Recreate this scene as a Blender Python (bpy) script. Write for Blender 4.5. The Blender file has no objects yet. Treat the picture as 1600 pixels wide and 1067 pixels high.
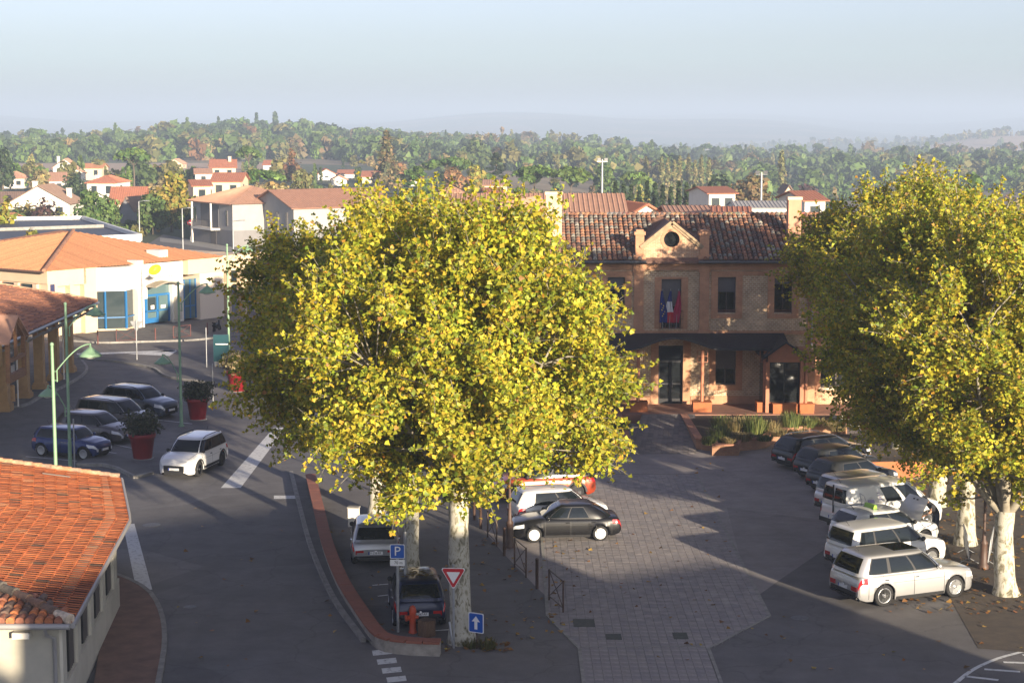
import bpy, math, random
import numpy as np
from mathutils import Vector, Matrix

random.seed(7)
RNG = np.random.default_rng(11)
SC = bpy.context.scene
COL = SC.collection
PI = math.pi
rad = math.radians

# ------------------------------------------------------------------ camera
CAM_H = 16.0
FPX = 2800.0                       # focal length in pixels of a 1600 px wide frame
PITCH = math.atan(348.0 / FPX)
cam_d = bpy.data.cameras.new('camera')
cam_d.sensor_width = 36.0
cam_d.lens = 36.0 * FPX / 1600.0
cam_d.clip_start = 0.5
cam_d.clip_end = 60000.0
cam = bpy.data.objects.new('camera', cam_d)
COL.objects.link(cam)
cam.location = (0, 0, CAM_H)
cam.rotation_euler = (PI / 2 - PITCH, 0, 0)
SC.camera = cam

# ------------------------------------------------------------------ sky and sun
SUN_EL = rad(9.5)
SUN_AZ = rad(150.0)                # clockwise from +Y: to the right and behind the camera
w = bpy.data.worlds.new('World')
SC.world = w
w.use_nodes = True
wn = w.node_tree.nodes
bg = wn['Background']
sky = wn.new('ShaderNodeTexSky')
sky.sky_type = 'NISHITA'
sky.sun_disc = False
sky.sun_elevation = SUN_EL
sky.sun_rotation = SUN_AZ
sky.altitude = 150
sky.air_density = 0.8
sky.dust_density = 1.2
sky.ozone_density = 3.0
hsv = wn.new('ShaderNodeHueSaturation')      # thin high haze: the whole sky a little paler
hsv.inputs['Saturation'].default_value = 0.58
hsv.inputs['Hue'].default_value = 0.535
w.node_tree.links.new(sky.outputs[0], hsv.inputs['Color'])
w.node_tree.links.new(hsv.outputs[0], bg.inputs[0])
bg.inputs[1].default_value = 0.080
sun_d = bpy.data.lights.new('sun', 'SUN')
sun_d.energy = 5.0
sun_d.angle = rad(0.55)
sun_d.color = (1.0, 0.84, 0.63)
sun = bpy.data.objects.new('sun', sun_d)
COL.objects.link(sun)
SUN_VEC = Vector((math.sin(SUN_AZ) * math.cos(SUN_EL), math.cos(SUN_AZ) * math.cos(SUN_EL), math.sin(SUN_EL)))
sun.rotation_euler = (-SUN_VEC).to_track_quat('-Z', 'Y').to_euler()
sun.location = SUN_VEC * 200

SC.view_settings.view_transform = 'Standard'
SC.view_settings.look = 'None'
SC.view_settings.gamma = 1.0
SC.view_settings.use_curve_mapping = False
SC.view_settings.exposure = 1.52
SC.render.engine = 'CYCLES'
SC.cycles.use_denoising = True
SC.cycles.max_bounces = 8
SC.cycles.diffuse_bounces = 3
SC.cycles.glossy_bounces = 3
SC.cycles.transmission_bounces = 4
SC.cycles.transparent_max_bounces = 8
SC.cycles.volume_bounces = 1

# ------------------------------------------------------------------ helpers
CP, SP = math.cos(PITCH), math.sin(PITCH)

def ray(px, py):
    a = 533.5 - py
    return (px - 800.0, FPX * CP + a * SP, -FPX * SP + a * CP)

def G(px, py, z=0.0):
    d = ray(px, py)
    t = (z - CAM_H) / d[2]
    return Vector((d[0] * t, d[1] * t, z))

def AT(px, py, Y):
    d = ray(px, py)
    t = Y / d[1]
    return Vector((d[0] * t, Y, CAM_H + d[2] * t))

def sstep(a, b, x):
    t = min(1.0, max(0.0, (x - a) / (b - a)))
    return t * t * (3 - 2 * t)

def lerp(a, b, t):
    return a + (b - a) * t

def interp(pts, x):
    if x <= pts[0][0]:
        return pts[0][1]
    for (x0, y0), (x1, y1) in zip(pts, pts[1:]):
        if x <= x1:
            return y0 + (y1 - y0) * (x - x0) / max(1e-9, x1 - x0)
    return pts[-1][1]

def tag(o, label=None, cat=None, group=None, kind=None):
    if label: o['label'] = label
    if cat: o['category'] = cat
    if group: o['group'] = group
    if kind: o['kind'] = kind
    return o

def empty(name, loc=(0, 0, 0), rz=0.0, label=None, cat=None, group=None):
    o = bpy.data.objects.new(name, None)
    COL.objects.link(o)
    o.location = loc
    o.rotation_euler = (0, 0, rz)
    o.empty_display_size = 0.2
    return tag(o, label, cat, group)

def link(name, me, parent=None, loc=None, rot=None):
    o = bpy.data.objects.new(name, me)
    COL.objects.link(o)
    if parent is not None:
        o.parent = parent
    if loc is not None: o.location = loc
    if rot is not None: o.rotation_euler = rot
    return o

def copy_tree(o, parent=None):
    c = o.copy()
    COL.objects.link(c)
    c.parent = parent
    for ch in list(o.children):
        copy_tree(ch, c)
    return c

class MB:
    """collects shapes; build() links them as one mesh object"""
    def __init__(s, M=None):
        s.v = []; s.f = []; s.m = []; s.sm = []; s.c = []; s.M = M; s.col = (1, 1, 1); s.hascol = False

    def setcol(s, c):
        s.col = c; s.hascol = True

    def add(s, vs, fs, m=0, smooth=False):
        b = len(s.v)
        if s.M is not None:
            vs = [tuple(s.M @ Vector(p)) for p in vs]
        s.v.extend(tuple(p) for p in vs)
        s.c.extend([s.col] * len(vs))
        for f in fs:
            s.f.append([i + b for i in f]); s.m.append(m); s.sm.append(smooth)

    def box(s, x0, x1, y0, y1, z0, z1, m=0):
        s.add([(x0, y0, z0), (x1, y0, z0), (x1, y1, z0), (x0, y1, z0), (x0, y0, z1), (x1, y0, z1), (x1, y1, z1), (x0, y1, z1)],
              [(0, 3, 2, 1), (4, 5, 6, 7), (0, 1, 5, 4), (1, 2, 6, 5), (2, 3, 7, 6), (3, 0, 4, 7)], m)

    def quad(s, a, b, c, d, m=0, smooth=False):
        s.add([a, b, c, d], [(0, 1, 2, 3)], m, smooth)

    def poly(s, pts, m=0):
        s.add(pts, [list(range(len(pts)))], m)

    def prism(s, pts, z0, z1, m=0):
        """pts counter-clockwise in XY"""
        n = len(pts)
        vs = [(p[0], p[1], z0) for p in pts] + [(p[0], p[1], z1) for p in pts]
        fs = [list(range(n - 1, -1, -1)), list(range(n, 2 * n))]
        fs += [(i, (i + 1) % n, n + (i + 1) % n, n + i) for i in range(n)]
        s.add(vs, fs, m)

    def extrude_y(s, pts, y0, y1, m=0):
        """pts (x,z) outline, extruded along y"""
        n = len(pts)
        vs = [(p[0], y0, p[1]) for p in pts] + [(p[0], y1, p[1]) for p in pts]
        fs = [list(range(n)), list(range(2 * n - 1, n - 1, -1))]
        fs += [(i, n + i, n + (i + 1) % n, (i + 1) % n) for i in range(n)]
        s.add(vs, fs, m)

    def tube(s, pts, rs, n=8, m=0, caps=True, smooth=True):
        pts = [Vector(p) for p in pts]
        if not hasattr(rs, '__len__'): rs = [rs] * len(pts)
        vs = []; fs = []
        up = Vector((0, 0, 1))
        ref = None
        for i, p in enumerate(pts):
            d = (pts[min(i + 1, len(pts) - 1)] - pts[max(i - 1, 0)])
            if d.length < 1e-9: d = Vector((0, 0, 1))
            d.normalize()
            if ref is None:
                ref = Vector((1, 0, 0)) if abs(d.x) < 0.8 else Vector((0, 1, 0))
            a = (ref - d * ref.dot(d)).normalized()
            ref = a
            b = d.cross(a)
            for k in range(n):
                t = 2 * PI * k / n
                q = p + (a * math.cos(t) + b * math.sin(t)) * rs[i]
                vs.append(tuple(q))
        for i in range(len(pts) - 1):
            for k in range(n):
                fs.append((i * n + k, i * n + (k + 1) % n, (i + 1) * n + (k + 1) % n, (i + 1) * n + k))
        s.add(vs, fs, m, smooth)
        if caps:
            s.add(vs[:n], [list(range(n - 1, -1, -1))], m)
            s.add(vs[-n:], [list(range(n))], m)

    def bar(s, a, b, wd, ht, m=0):
        """a square bar from a to b"""
        a = Vector(a); b = Vector(b)
        d = (b - a).normalized()
        sd = d.cross(Vector((0, 0, 1)))
        if sd.length < 1e-4: sd = Vector((1, 0, 0))
        sd.normalize()
        u = sd.cross(d)
        vs = []
        for p in (a, b):
            for (i, j) in ((-1, -1), (1, -1), (1, 1), (-1, 1)):
                vs.append(tuple(p + sd * (i * wd / 2) + u * (j * ht / 2)))
        s.add(vs, [(3, 2, 1, 0), (4, 5, 6, 7), (0, 1, 5, 4), (1, 2, 6, 5), (2, 3, 7, 6), (3, 0, 4, 7)], m)

    def lathe(s, prof, n=16, c=(0, 0, 0), m=0, smooth=True, axis='z'):
        vs = []; fs = []
        for (r, z) in prof:
            for k in range(n):
                t = 2 * PI * k / n
                if axis == 'z':
                    vs.append((c[0] + r * math.cos(t), c[1] + r * math.sin(t), c[2] + z))
                else:      # axis y
                    vs.append((c[0] + r * math.cos(t), c[1] + z, c[2] - r * math.sin(t)))
        for i in range(len(prof) - 1):
            for k in range(n):
                fs.append((i * n + k, i * n + (k + 1) % n, (i + 1) * n + (k + 1) % n, (i + 1) * n + k))
        s.add(vs, fs, m, smooth)

    def grid(s, P, nu, nv, m=0, smooth=True, flip=False):
        vs = [tuple(P(i / nu, j / nv)) for i in range(nu + 1) for j in range(nv + 1)]
        fs = []
        for i in range(nu):
            for j in range(nv):
                q = (i * (nv + 1) + j, (i + 1) * (nv + 1) + j, (i + 1) * (nv + 1) + j + 1, i * (nv + 1) + j + 1)
                fs.append(q[::-1] if flip else q)
        s.add(vs, fs, m, smooth)

    def mesh(s, name, mats):
        me = bpy.data.meshes.new(name)
        me.from_pydata(s.v, [], s.f)
        if not isinstance(mats, (list, tuple)): mats = [mats]
        for mt in mats: me.materials.append(mt)
        if len(mats) > 1:
            me.polygons.foreach_set('material_index', s.m)
        me.polygons.foreach_set('use_smooth', s.sm)
        if s.hascol:
            a = me.color_attributes.new('Col', 'FLOAT_COLOR', 'POINT')
            arr = np.ones((len(s.v), 4), np.float32)
            arr[:, :3] = np.array(s.c, np.float32)
            a.data.foreach_set('color', arr.ravel())
        me.update()
        return me

    def build(s, name, mats, parent=None, loc=None, rot=None):
        return link(name, s.mesh(name, mats), parent, loc, rot)

def npmesh(name, V, F, mat, cols=None, smooth=False):
    """V (n,3) array, F (m,k) array of equal-sized faces, cols (n,3)"""
    me = bpy.data.meshes.new(name)
    V = np.asarray(V, np.float32); F = np.asarray(F, np.int32)
    nf, k = F.shape
    me.vertices.add(len(V)); me.vertices.foreach_set('co', V.ravel())
    me.loops.add(nf * k); me.loops.foreach_set('vertex_index', F.ravel())
    me.polygons.add(nf)
    me.polygons.foreach_set('loop_start', np.arange(0, nf * k, k, dtype=np.int32))
    if smooth:
        me.polygons.foreach_set('use_smooth', np.ones(nf, bool))
    me.update(calc_edges=True)
    if cols is not None:
        a = me.color_attributes.new('Col', 'FLOAT_COLOR', 'POINT')
        arr = np.ones((len(V), 4), np.float32); arr[:, :3] = cols
        a.data.foreach_set('color', arr.ravel())
    for mt in (mat if isinstance(mat, (list, tuple)) else [mat]): me.materials.append(mt)
    me.validate()
    return me

def text_mesh(txt, size, mat, extrude=0.002):
    cu = bpy.data.curves.new('txt', 'FONT')
    cu.body = txt; cu.size = size; cu.extrude = extrude; cu.resolution_u = 3
    cu.align_x = 'CENTER'; cu.align_y = 'CENTER'
    ob = bpy.data.objects.new('txt', cu)
    COL.objects.link(ob)
    bpy.context.view_layer.update()
    me = bpy.data.meshes.new_from_object(ob.evaluated_get(bpy.context.evaluated_depsgraph_get()))
    bpy.data.objects.remove(ob)
    me.materials.clear(); me.materials.append(mat)
    return me

# ------------------------------------------------------------------ materials
MATS = {}
def mat(name, col=(0.5, 0.5, 0.5), rough=0.75, metal=0.0, var=0.0, scale=4.0, col2=None, bump=0.0, bscale=None, spec=0.5,
        vcol=False, coat=0.0, rnd=0.0, detail=4.0, emit=None, stretch=None):
    if name in MATS: return MATS[name]
    m = bpy.data.materials.new(name)
    m.use_nodes = True
    nt = m.node_tree; n = nt.nodes; L = nt.links
    p = n['Principled BSDF']
    p.inputs['Roughness'].default_value = rough
    p.inputs['Metallic'].default_value = metal
    p.inputs['Specular IOR Level'].default_value = spec
    if coat: p.inputs['Coat Weight'].default_value = coat; p.inputs['Coat Roughness'].default_value = 0.04
    base = None
    if vcol:
        at = n.new('ShaderNodeVertexColor'); at.layer_name = 'Col'; base = at.outputs[0]
    tc = None
    if var or col2 or bump:
        tc = n.new('ShaderNodeTexCoord')
        src = tc.outputs['Object']
        if stretch:
            mp = n.new('ShaderNodeMapping'); mp.inputs['Scale'].default_value = stretch
            L.new(src, mp.inputs[0]); src = mp.outputs[0]
        nz = n.new('ShaderNodeTexNoise'); nz.inputs['Scale'].default_value = scale; nz.inputs['Detail'].default_value = detail
        nz.inputs['Roughness'].default_value = 0.62
        L.new(src, nz.inputs['Vector'])
        if var or col2:
            cr = n.new('ShaderNodeValToRGB')
            cr.color_ramp.elements[0].position = 0.3; cr.color_ramp.elements[1].position = 0.7
            if vcol:
                cr.color_ramp.elements[0].color = (1 - var,) * 3 + (1,); cr.color_ramp.elements[1].color = (1 + var,) * 3 + (1,)
            else:
                c2 = col2 or tuple(c * (1 + var) for c in col)
                c1 = tuple(c * (1 - var) for c in col) if not col2 else col
                cr.color_ramp.elements[0].color = tuple(c1) + (1,); cr.color_ramp.elements[1].color = tuple(c2) + (1,)
            L.new(nz.outputs[0], cr.inputs[0])
            if vcol:
                mx = n.new('ShaderNodeMix'); mx.data_type = 'RGBA'; mx.blend_type = 'MULTIPLY'; mx.inputs[0].default_value = 1.0
                L.new(base, mx.inputs[6]); L.new(cr.outputs[0], mx.inputs[7]); base = mx.outputs[2]
            else:
                base = cr.outputs[0]
        if bump:
            nb = n.new('ShaderNodeTexNoise'); nb.inputs['Scale'].default_value = bscale or scale * 4; nb.inputs['Detail'].default_value = 3
            L.new(src, nb.inputs['Vector'])
            bp = n.new('ShaderNodeBump'); bp.inputs['Strength'].default_value = bump; bp.inputs['Distance'].default_value = 0.02
            L.new(nb.outputs[0], bp.inputs['Height']); L.new(bp.outputs[0], p.inputs['Normal'])
    if base is not None and rnd:
        oi = n.new('ShaderNodeObjectInfo')
        hs = n.new('ShaderNodeHueSaturation')
        mr = n.new('ShaderNodeMapRange'); mr.inputs[3].default_value = 1 - rnd; mr.inputs[4].default_value = 1 + rnd
        L.new(oi.outputs['Random'], mr.inputs[0]); L.new(mr.outputs[0], hs.inputs['Value'])
        L.new(base, hs.inputs['Color']); base = hs.outputs[0]
    if base is not None:
        L.new(base, p.inputs['Base Color'])
    else:
        p.inputs['Base Color'].default_value = tuple(col) + (1,)
    if emit:
        p.inputs['Emission Color'].default_value = tuple(emit[:3]) + (1,); p.inputs['Emission Strength'].default_value = emit[3]
    MATS[name] = m
    return m

def leaf_mat(name, transl=0.35, rough=0.55, rnd=0.0, hue=0.0):
    m = bpy.data.materials.new(name); m.use_nodes = True
    nt = m.node_tree; n = nt.nodes; L = nt.links
    p = n['Principled BSDF']; p.inputs['Roughness'].default_value = rough; p.inputs['Specular IOR Level'].default_value = 0.3
    at = n.new('ShaderNodeVertexColor'); at.layer_name = 'Col'; base = at.outputs[0]
    if rnd:
        oi = n.new('ShaderNodeObjectInfo'); hs = n.new('ShaderNodeHueSaturation')
        mr = n.new('ShaderNodeMapRange'); mr.inputs[3].default_value = 1 - rnd; mr.inputs[4].default_value = 1 + rnd
        L.new(oi.outputs['Random'], mr.inputs[0]); L.new(mr.outputs[0], hs.inputs['Value'])
        mu = n.new('ShaderNodeMath'); mu.operation = 'MULTIPLY'; mu.inputs[1].default_value = 7.31
        fr = n.new('ShaderNodeMath'); fr.operation = 'FRACT'
        m2 = n.new('ShaderNodeMapRange'); m2.inputs[3].default_value = 0.5 - hue; m2.inputs[4].default_value = 0.5 + hue
        L.new(oi.outputs['Random'], mu.inputs[0]); L.new(mu.outputs[0], fr.inputs[0]); L.new(fr.outputs[0], m2.inputs[0])
        L.new(m2.outputs[0], hs.inputs['Hue'])
        L.new(base, hs.inputs['Color']); base = hs.outputs[0]
    L.new(base, p.inputs['Base Color'])
    tr = n.new('ShaderNodeBsdfTranslucent'); L.new(base, tr.inputs[0])
    mx = n.new('ShaderNodeMixShader'); mx.inputs[0].default_value = transl
    L.new(p.outputs[0], mx.inputs[1]); L.new(tr.outputs[0], mx.inputs[2])
    L.new(mx.outputs[0], n['Material Output'].inputs[0])
    MATS[name] = m
    return m

def brick_mat(name, c1, c2, mortar, sx=0.25, sz=0.07, mort=0.012, axis='x', rough=0.85, var=0.25, bump=0.3, band=None):
    """running-bond brick on a wall; axis is the horizontal direction of the wall"""
    m = bpy.data.materials.new(name); m.use_nodes = True
    nt = m.node_tree; n = nt.nodes; L = nt.links
    p = n['Principled BSDF']; p.inputs['Roughness'].default_value = rough
    tc = n.new('ShaderNodeTexCoord'); sp = n.new('ShaderNodeSeparateXYZ'); cb = n.new('ShaderNodeCombineXYZ')
    L.new(tc.outputs['Object'], sp.inputs[0])
    ad = n.new('ShaderNodeMath'); ad.operation = 'ADD'
    L.new(sp.outputs[0], ad.inputs[0]); L.new(sp.outputs[1], ad.inputs[1])
    L.new(ad.outputs[0], cb.inputs[0]); L.new(sp.outputs[2], cb.inputs[1])
    br = n.new('ShaderNodeTexBrick')
    br.inputs['Scale'].default_value = 1.0; br.inputs['Brick Width'].default_value = sx; br.inputs['Row Height'].default_value = sz
    br.inputs['Mortar Size'].default_value = mort; br.inputs['Mortar Smooth'].default_value = 0.3; br.inputs['Bias'].default_value = 0.0
    br.inputs['Color1'].default_value = c1 + (1,); br.inputs['Color2'].default_value = c2 + (1,); br.inputs['Mortar'].default_value = mortar + (1,)
    L.new(cb.outputs[0], br.inputs['Vector'])
    nz = n.new('ShaderNodeTexNoise'); nz.inputs['Scale'].default_value = 1.3; nz.inputs['Detail'].default_value = 6
    nz.inputs['Roughness'].default_value = 0.7
    L.new(tc.outputs['Object'], nz.inputs['Vector'])
    cr = n.new('ShaderNodeMapRange'); cr.inputs[1].default_value = 0.3; cr.inputs[2].default_value = 0.7
    cr.inputs[3].default_value = 1 - var; cr.inputs[4].default_value = 1 + var
    L.new(nz.outputs[0], cr.inputs[0])
    mx = n.new('ShaderNodeMix'); mx.data_type = 'RGBA'; mx.blend_type = 'MULTIPLY'; mx.inputs[0].default_value = 1.0
    L.new(br.outputs[0], mx.inputs[6]); L.new(cr.outputs[0], mx.inputs[7])
    L.new(mx.outputs[2], p.inputs['Base Color'])
    bp = n.new('ShaderNodeBump'); bp.inputs['Strength'].default_value = bump; bp.inputs['Distance'].default_value = 0.015; bp.invert = True
    L.new(br.outputs['Fac'], bp.inputs['Height']); L.new(bp.outputs[0], p.inputs['Normal'])
    MATS[name] = m
    return m

def asphalt_mat(name, c1, c2, crack=0.5):
    m = bpy.data.materials.new(name); m.use_nodes = True
    nt = m.node_tree; n = nt.nodes; L = nt.links
    p = n['Principled BSDF']; p.inputs['Roughness'].default_value = 0.82; p.inputs['Specular IOR Level'].default_value = 0.35
    tc = n.new('ShaderNodeTexCoord'); src = tc.outputs['Object']
    def noise(sc, det, rough=.6):
        z = n.new('ShaderNodeTexNoise'); z.inputs['Scale'].default_value = sc; z.inputs['Detail'].default_value = det; z.inputs['Roughness'].default_value = rough
        L.new(src, z.inputs['Vector']); return z.outputs[0]
    def rng(x, a, b, lo, hi):
        r = n.new('ShaderNodeMapRange'); r.inputs[1].default_value = a; r.inputs[2].default_value = b; r.inputs[3].default_value = lo; r.inputs[4].default_value = hi
        L.new(x, r.inputs[0]); return r.outputs[0]
    def mul(a, b):
        q = n.new('ShaderNodeMath'); q.operation = 'MULTIPLY'; L.new(a, q.inputs[0]); L.new(b, q.inputs[1]); return q.outputs[0]
    big = rng(noise(.09, 4), .35, .65, 0, 1)
    mx = n.new('ShaderNodeMix'); mx.data_type = 'RGBA'; mx.inputs[6].default_value = c1 + (1,); mx.inputs[7].default_value = c2 + (1,); L.new(big, mx.inputs[0])
    v = mul(rng(noise(.7, 8, .7), .3, .7, .78, 1.2), rng(noise(30, 2), .3, .7, .88, 1.12))
    # resurfaced strips
    vo = n.new('ShaderNodeTexVoronoi'); vo.inputs['Scale'].default_value = .11; L.new(src, vo.inputs['Vector'])
    sc_ = n.new('ShaderNodeSeparateColor'); L.new(vo.outputs['Color'], sc_.inputs[0]); v = mul(v, rng(sc_.outputs[0], 0, 1, .86, 1.1))
    # fine cracks
    ve = n.new('ShaderNodeTexVoronoi'); ve.feature = 'DISTANCE_TO_EDGE'; ve.inputs['Scale'].default_value = .23
    wv = n.new('ShaderNodeVectorMath'); wv.operation = 'ADD'
    nz = n.new('ShaderNodeTexNoise'); nz.inputs['Scale'].default_value = .8; nz.inputs['Detail'].default_value = 6; L.new(src, nz.inputs['Vector'])
    ms = n.new('ShaderNodeVectorMath'); ms.operation = 'SCALE'; ms.inputs['Scale'].default_value = 1.6; L.new(nz.outputs['Color'], ms.inputs[0])
    L.new(src, wv.inputs[0]); L.new(ms.outputs[0], wv.inputs[1]); L.new(wv.outputs[0], ve.inputs['Vector'])
    v = mul(v, rng(ve.outputs['Distance'], .0, .012, 1 - crack, 1))
    m2 = n.new('ShaderNodeMix'); m2.data_type = 'RGBA'; m2.blend_type = 'MULTIPLY'; m2.inputs[0].default_value = 1
    L.new(mx.outputs[2], m2.inputs[6]); L.new(v, m2.inputs[7]); L.new(m2.outputs[2], p.inputs['Base Color'])
    nb = noise(70, 2); bp = n.new('ShaderNodeBump'); bp.inputs['Strength'].default_value = .25; bp.inputs['Distance'].default_value = .01
    L.new(nb, bp.inputs['Height']); L.new(bp.outputs[0], p.inputs['Normal'])
    MATS[name] = m
asphalt_mat('asphalt', (0.128, 0.126, 0.129), (0.160, 0.150, 0.145), 0.22)
asphalt_mat('plaza', (0.31, 0.275, 0.26), (0.26, 0.24, 0.232), 0.15)
mat('asphalt_old', (0.085, 0.078, 0.072), 0.9, var=0.25, scale=0.5, bump=0.25, bscale=60, detail=9)
mat('paver', (0.15, 0.14, 0.14), 0.85, vcol=True, var=0.2, scale=3, bump=0.3, bscale=30)
mat('kerb', (0.26, 0.25, 0.23), 0.9, var=0.25, scale=3)
mat('pavement', (0.12, 0.115, 0.11), 0.9, var=0.25, scale=1.0, bump=0.2, bscale=40)
mat('pavement_red', (0.20, 0.12, 0.09), 0.9, var=0.25, scale=1.5, bump=0.2, bscale=40)
mat('road_paint', (0.62, 0.63, 0.62), 0.8, col2=(0.22, 0.22, 0.22), scale=6, detail=8)
MATS['road_paint'].node_tree.nodes['Color Ramp'].color_ramp.elements[0].position = 0.52
MATS['road_paint'].node_tree.nodes['Color Ramp'].color_ramp.elements[1].position = 0.72
mat('earth', (0.062, 0.052, 0.045), 0.95, col2=(0.10, 0.078, 0.058), scale=2.0, bump=0.4, bscale=14)
mat('black', (0.012, 0.012, 0.013), 0.5)
mat('black_gloss', (0.01, 0.01, 0.012), 0.12)
mat('glass_dark', (0.012, 0.016, 0.02), 0.06, spec=0.8)
mat('glass_mid', (0.03, 0.04, 0.045), 0.06, spec=0.9)
mat('steel', (0.32, 0.33, 0.34), 0.4, metal=0.7, var=0.15, scale=6)
mat('white_paint', (0.78, 0.78, 0.76), 0.45)
mat('galv', (0.33, 0.34, 0.35), 0.5, metal=0.4, var=0.15, scale=5)
# ------------------------------------------------------------------ terrain
def gauss(x): return math.exp(-x * x)

def terr(X, Y):
    if Y < 120: return 0.0
    a = X / Y
    z = -13.0 * sstep(170, 650, Y) * sstep(-0.06, 0.15, a)
    z += -3.0 * sstep(250, 900, Y) * (1 - sstep(-0.06, 0.15, a))
    z += 7.0 * gauss((Y - 1150) / 220) * gauss((a + 0.15) / 0.06)
    z += -42.0 * sstep(1350, 2100, Y)
    z += 34.0 * gauss((Y - 2050) / 260) * sstep(-0.13, -0.06, a) * (1 - 0.75 * sstep(0.0, 0.09, a))
    z += 44.0 * gauss((Y - 2600) / 380) * sstep(0.15, 0.275, a)
    z += 26.0 * gauss((Y - 3300) / 420) * sstep(0.02, 0.2, a)
    f = sstep(4300, 7800, Y)
    z += f * (66 + 26 * math.sin(a * 17 + 0.8) + 15 * math.sin(a * 41 + 2.0) + 16 * math.sin(Y / 820.0 + a * 9)) * (0.72 + 0.28 * sstep(-0.2, 0.15, a))
    return z

def build_terrain():
    angs = [-0.36 + 0.72 * i / 130 for i in range(131)]
    k = 60
    angs += [0.36 + (2 * PI - 0.72) * (i + 1) / (k + 1) for i in range(k)]
    radii = [25, 60, 100, 130, 160, 190] + [220 * (11800 / 220.0) ** (i / 84.0) for i in range(85)]
    V = [(0, 0, -0.03)]; F = []
    n = len(angs)
    for r in radii:
        for t in angs:
            X = r * math.sin(t); Y = r * math.cos(t)
            V.append((X, Y, terr(X, Y) - 0.03))
    for k in range(n):
        F.append((0, 1 + (k + 1) % n, 1 + k))
    for i in range(len(radii) - 1):
        for k in range(n):
            a = 1 + i * n + k; b = 1 + i * n + (k + 1) % n
            F.append((a, b, b + n, a + n))
    me = bpy.data.meshes.new('ground')
    me.from_pydata(V, [], F)
    me.polygons.foreach_set('use_smooth', [True] * len(F))
    m = bpy.data.materials.new('terrain'); m.use_nodes = True
    nt = m.node_tree; nn = nt.nodes; L = nt.links
    p = nn['Principled BSDF']; p.inputs['Roughness'].default_value = 0.95
    tc = nn.new('ShaderNodeTexCoord')
    vo = nn.new('ShaderNodeTexVoronoi'); vo.inputs['Scale'].default_value = 0.0045
    L.new(tc.outputs['Object'], vo.inputs['Vector'])
    cr = nn.new('ShaderNodeValToRGB'); cr.color_ramp.interpolation = 'CONSTANT'
    els = cr.color_ramp.elements
    pal = [(0.0, (0.05, 0.07, 0.025)), (0.28, (0.20, 0.15, 0.085)), (0.45, (0.075, 0.095, 0.03)), (0.6, (0.17, 0.125, 0.085)), (0.8, (0.04, 0.058, 0.022))]
    els[0].position = 0; els[0].color = pal[0][1] + (1,)
    els[1].position = pal[1][0]; els[1].color = pal[1][1] + (1,)
    for q, c in pal[2:]:
        e = els.new(q); e.color = c + (1,)
    sx = nn.new('ShaderNodeSeparateColor'); L.new(vo.outputs['Color'], sx.inputs[0]); L.new(sx.outputs[0], cr.inputs[0])
    nz = nn.new('ShaderNodeTexNoise'); nz.inputs['Scale'].default_value = 0.06; nz.inputs['Detail'].default_value = 10
    L.new(tc.outputs['Object'], nz.inputs['Vector'])
    mr = nn.new('ShaderNodeMapRange'); mr.inputs[1].default_value = 0.3; mr.inputs[2].default_value = 0.7; mr.inputs[3].default_value = 0.65; mr.inputs[4].default_value = 1.3
    L.new(nz.outputs[0], mr.inputs[0])
    mx = nn.new('ShaderNodeMix'); mx.data_type = 'RGBA'; mx.blend_type = 'MULTIPLY'; mx.inputs[0].default_value = 1
    L.new(cr.outputs[0], mx.inputs[6]); L.new(mr.outputs[0], mx.inputs[7]); L.new(mx.outputs[2], p.inputs['Base Color'])
    me.materials.append(m)
    return tag(link('ground', me), kind='structure')

build_terrain()

def sheet(name, pts, z, m, kind='structure', parent=None):
    mb = MB(); mb.poly([(p[0], p[1], z) for p in pts])
    o = mb.build(name, MATS[m], parent)
    if kind: o['kind'] = kind
    return o

def strip(line, wd, side=0.0):
    """left/right offset outlines of a polyline, returns ccw polygon"""
    pts = [Vector((p[0], p[1])) for p in line]
    Lf = []; Rt = []
    for i, p in enumerate(pts):
        d = pts[min(i + 1, len(pts) - 1)] - pts[max(i - 1, 0)]
        d.normalize()
        nrm = Vector((-d.y, d.x))
        Lf.append(p + nrm * (wd * (0.5 + side))); Rt.append(p - nrm * (wd * (0.5 - side)))
    return Lf, Rt

def ribbon(mb, line, wd, z0, z1, m=0, side=0.0):
    Lf, Rt = strip(line, wd, side)
    for i in range(len(line) - 1):
        mb.prism([Rt[i], Rt[i + 1], Lf[i + 1], Lf[i]], z0, z1, m)

def flat_ribbon(mb, line, wd, z, m=0, side=0.0):
    Lf, Rt = strip(line, wd, side)
    for i in range(len(line) - 1):
        mb.quad((Rt[i].x, Rt[i].y, z), (Rt[i + 1].x, Rt[i + 1].y, z), (Lf[i + 1].x, Lf[i + 1].y, z), (Lf[i].x, Lf[i].y, z), m)

def smooth_line(pts, n=6):
    """Catmull-Rom through 2-D points"""
    P = [Vector((p[0], p[1])) for p in pts]
    P = [P[0] * 2 - P[1]] + P + [P[-1] * 2 - P[-2]]
    out = []
    for i in range(1, len(P) - 2):
        for k in range(n):
            t = k / n
            a, b, c, d = P[i - 1], P[i], P[i + 1], P[i + 2]
            out.append(0.5 * ((2 * b) + (c - a) * t + (2 * a - 5 * b + 4 * c - d) * t * t + (3 * b - a - 3 * c + d) * t ** 3))
    out.append(P[-2])
    return out

sheet('road', [(-75, -50), (70, -50), (70, 118), (26, 120), (-4, 128), (-12, 165), (-36, 172), (-75, 150)], 0.0, 'asphalt')

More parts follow.
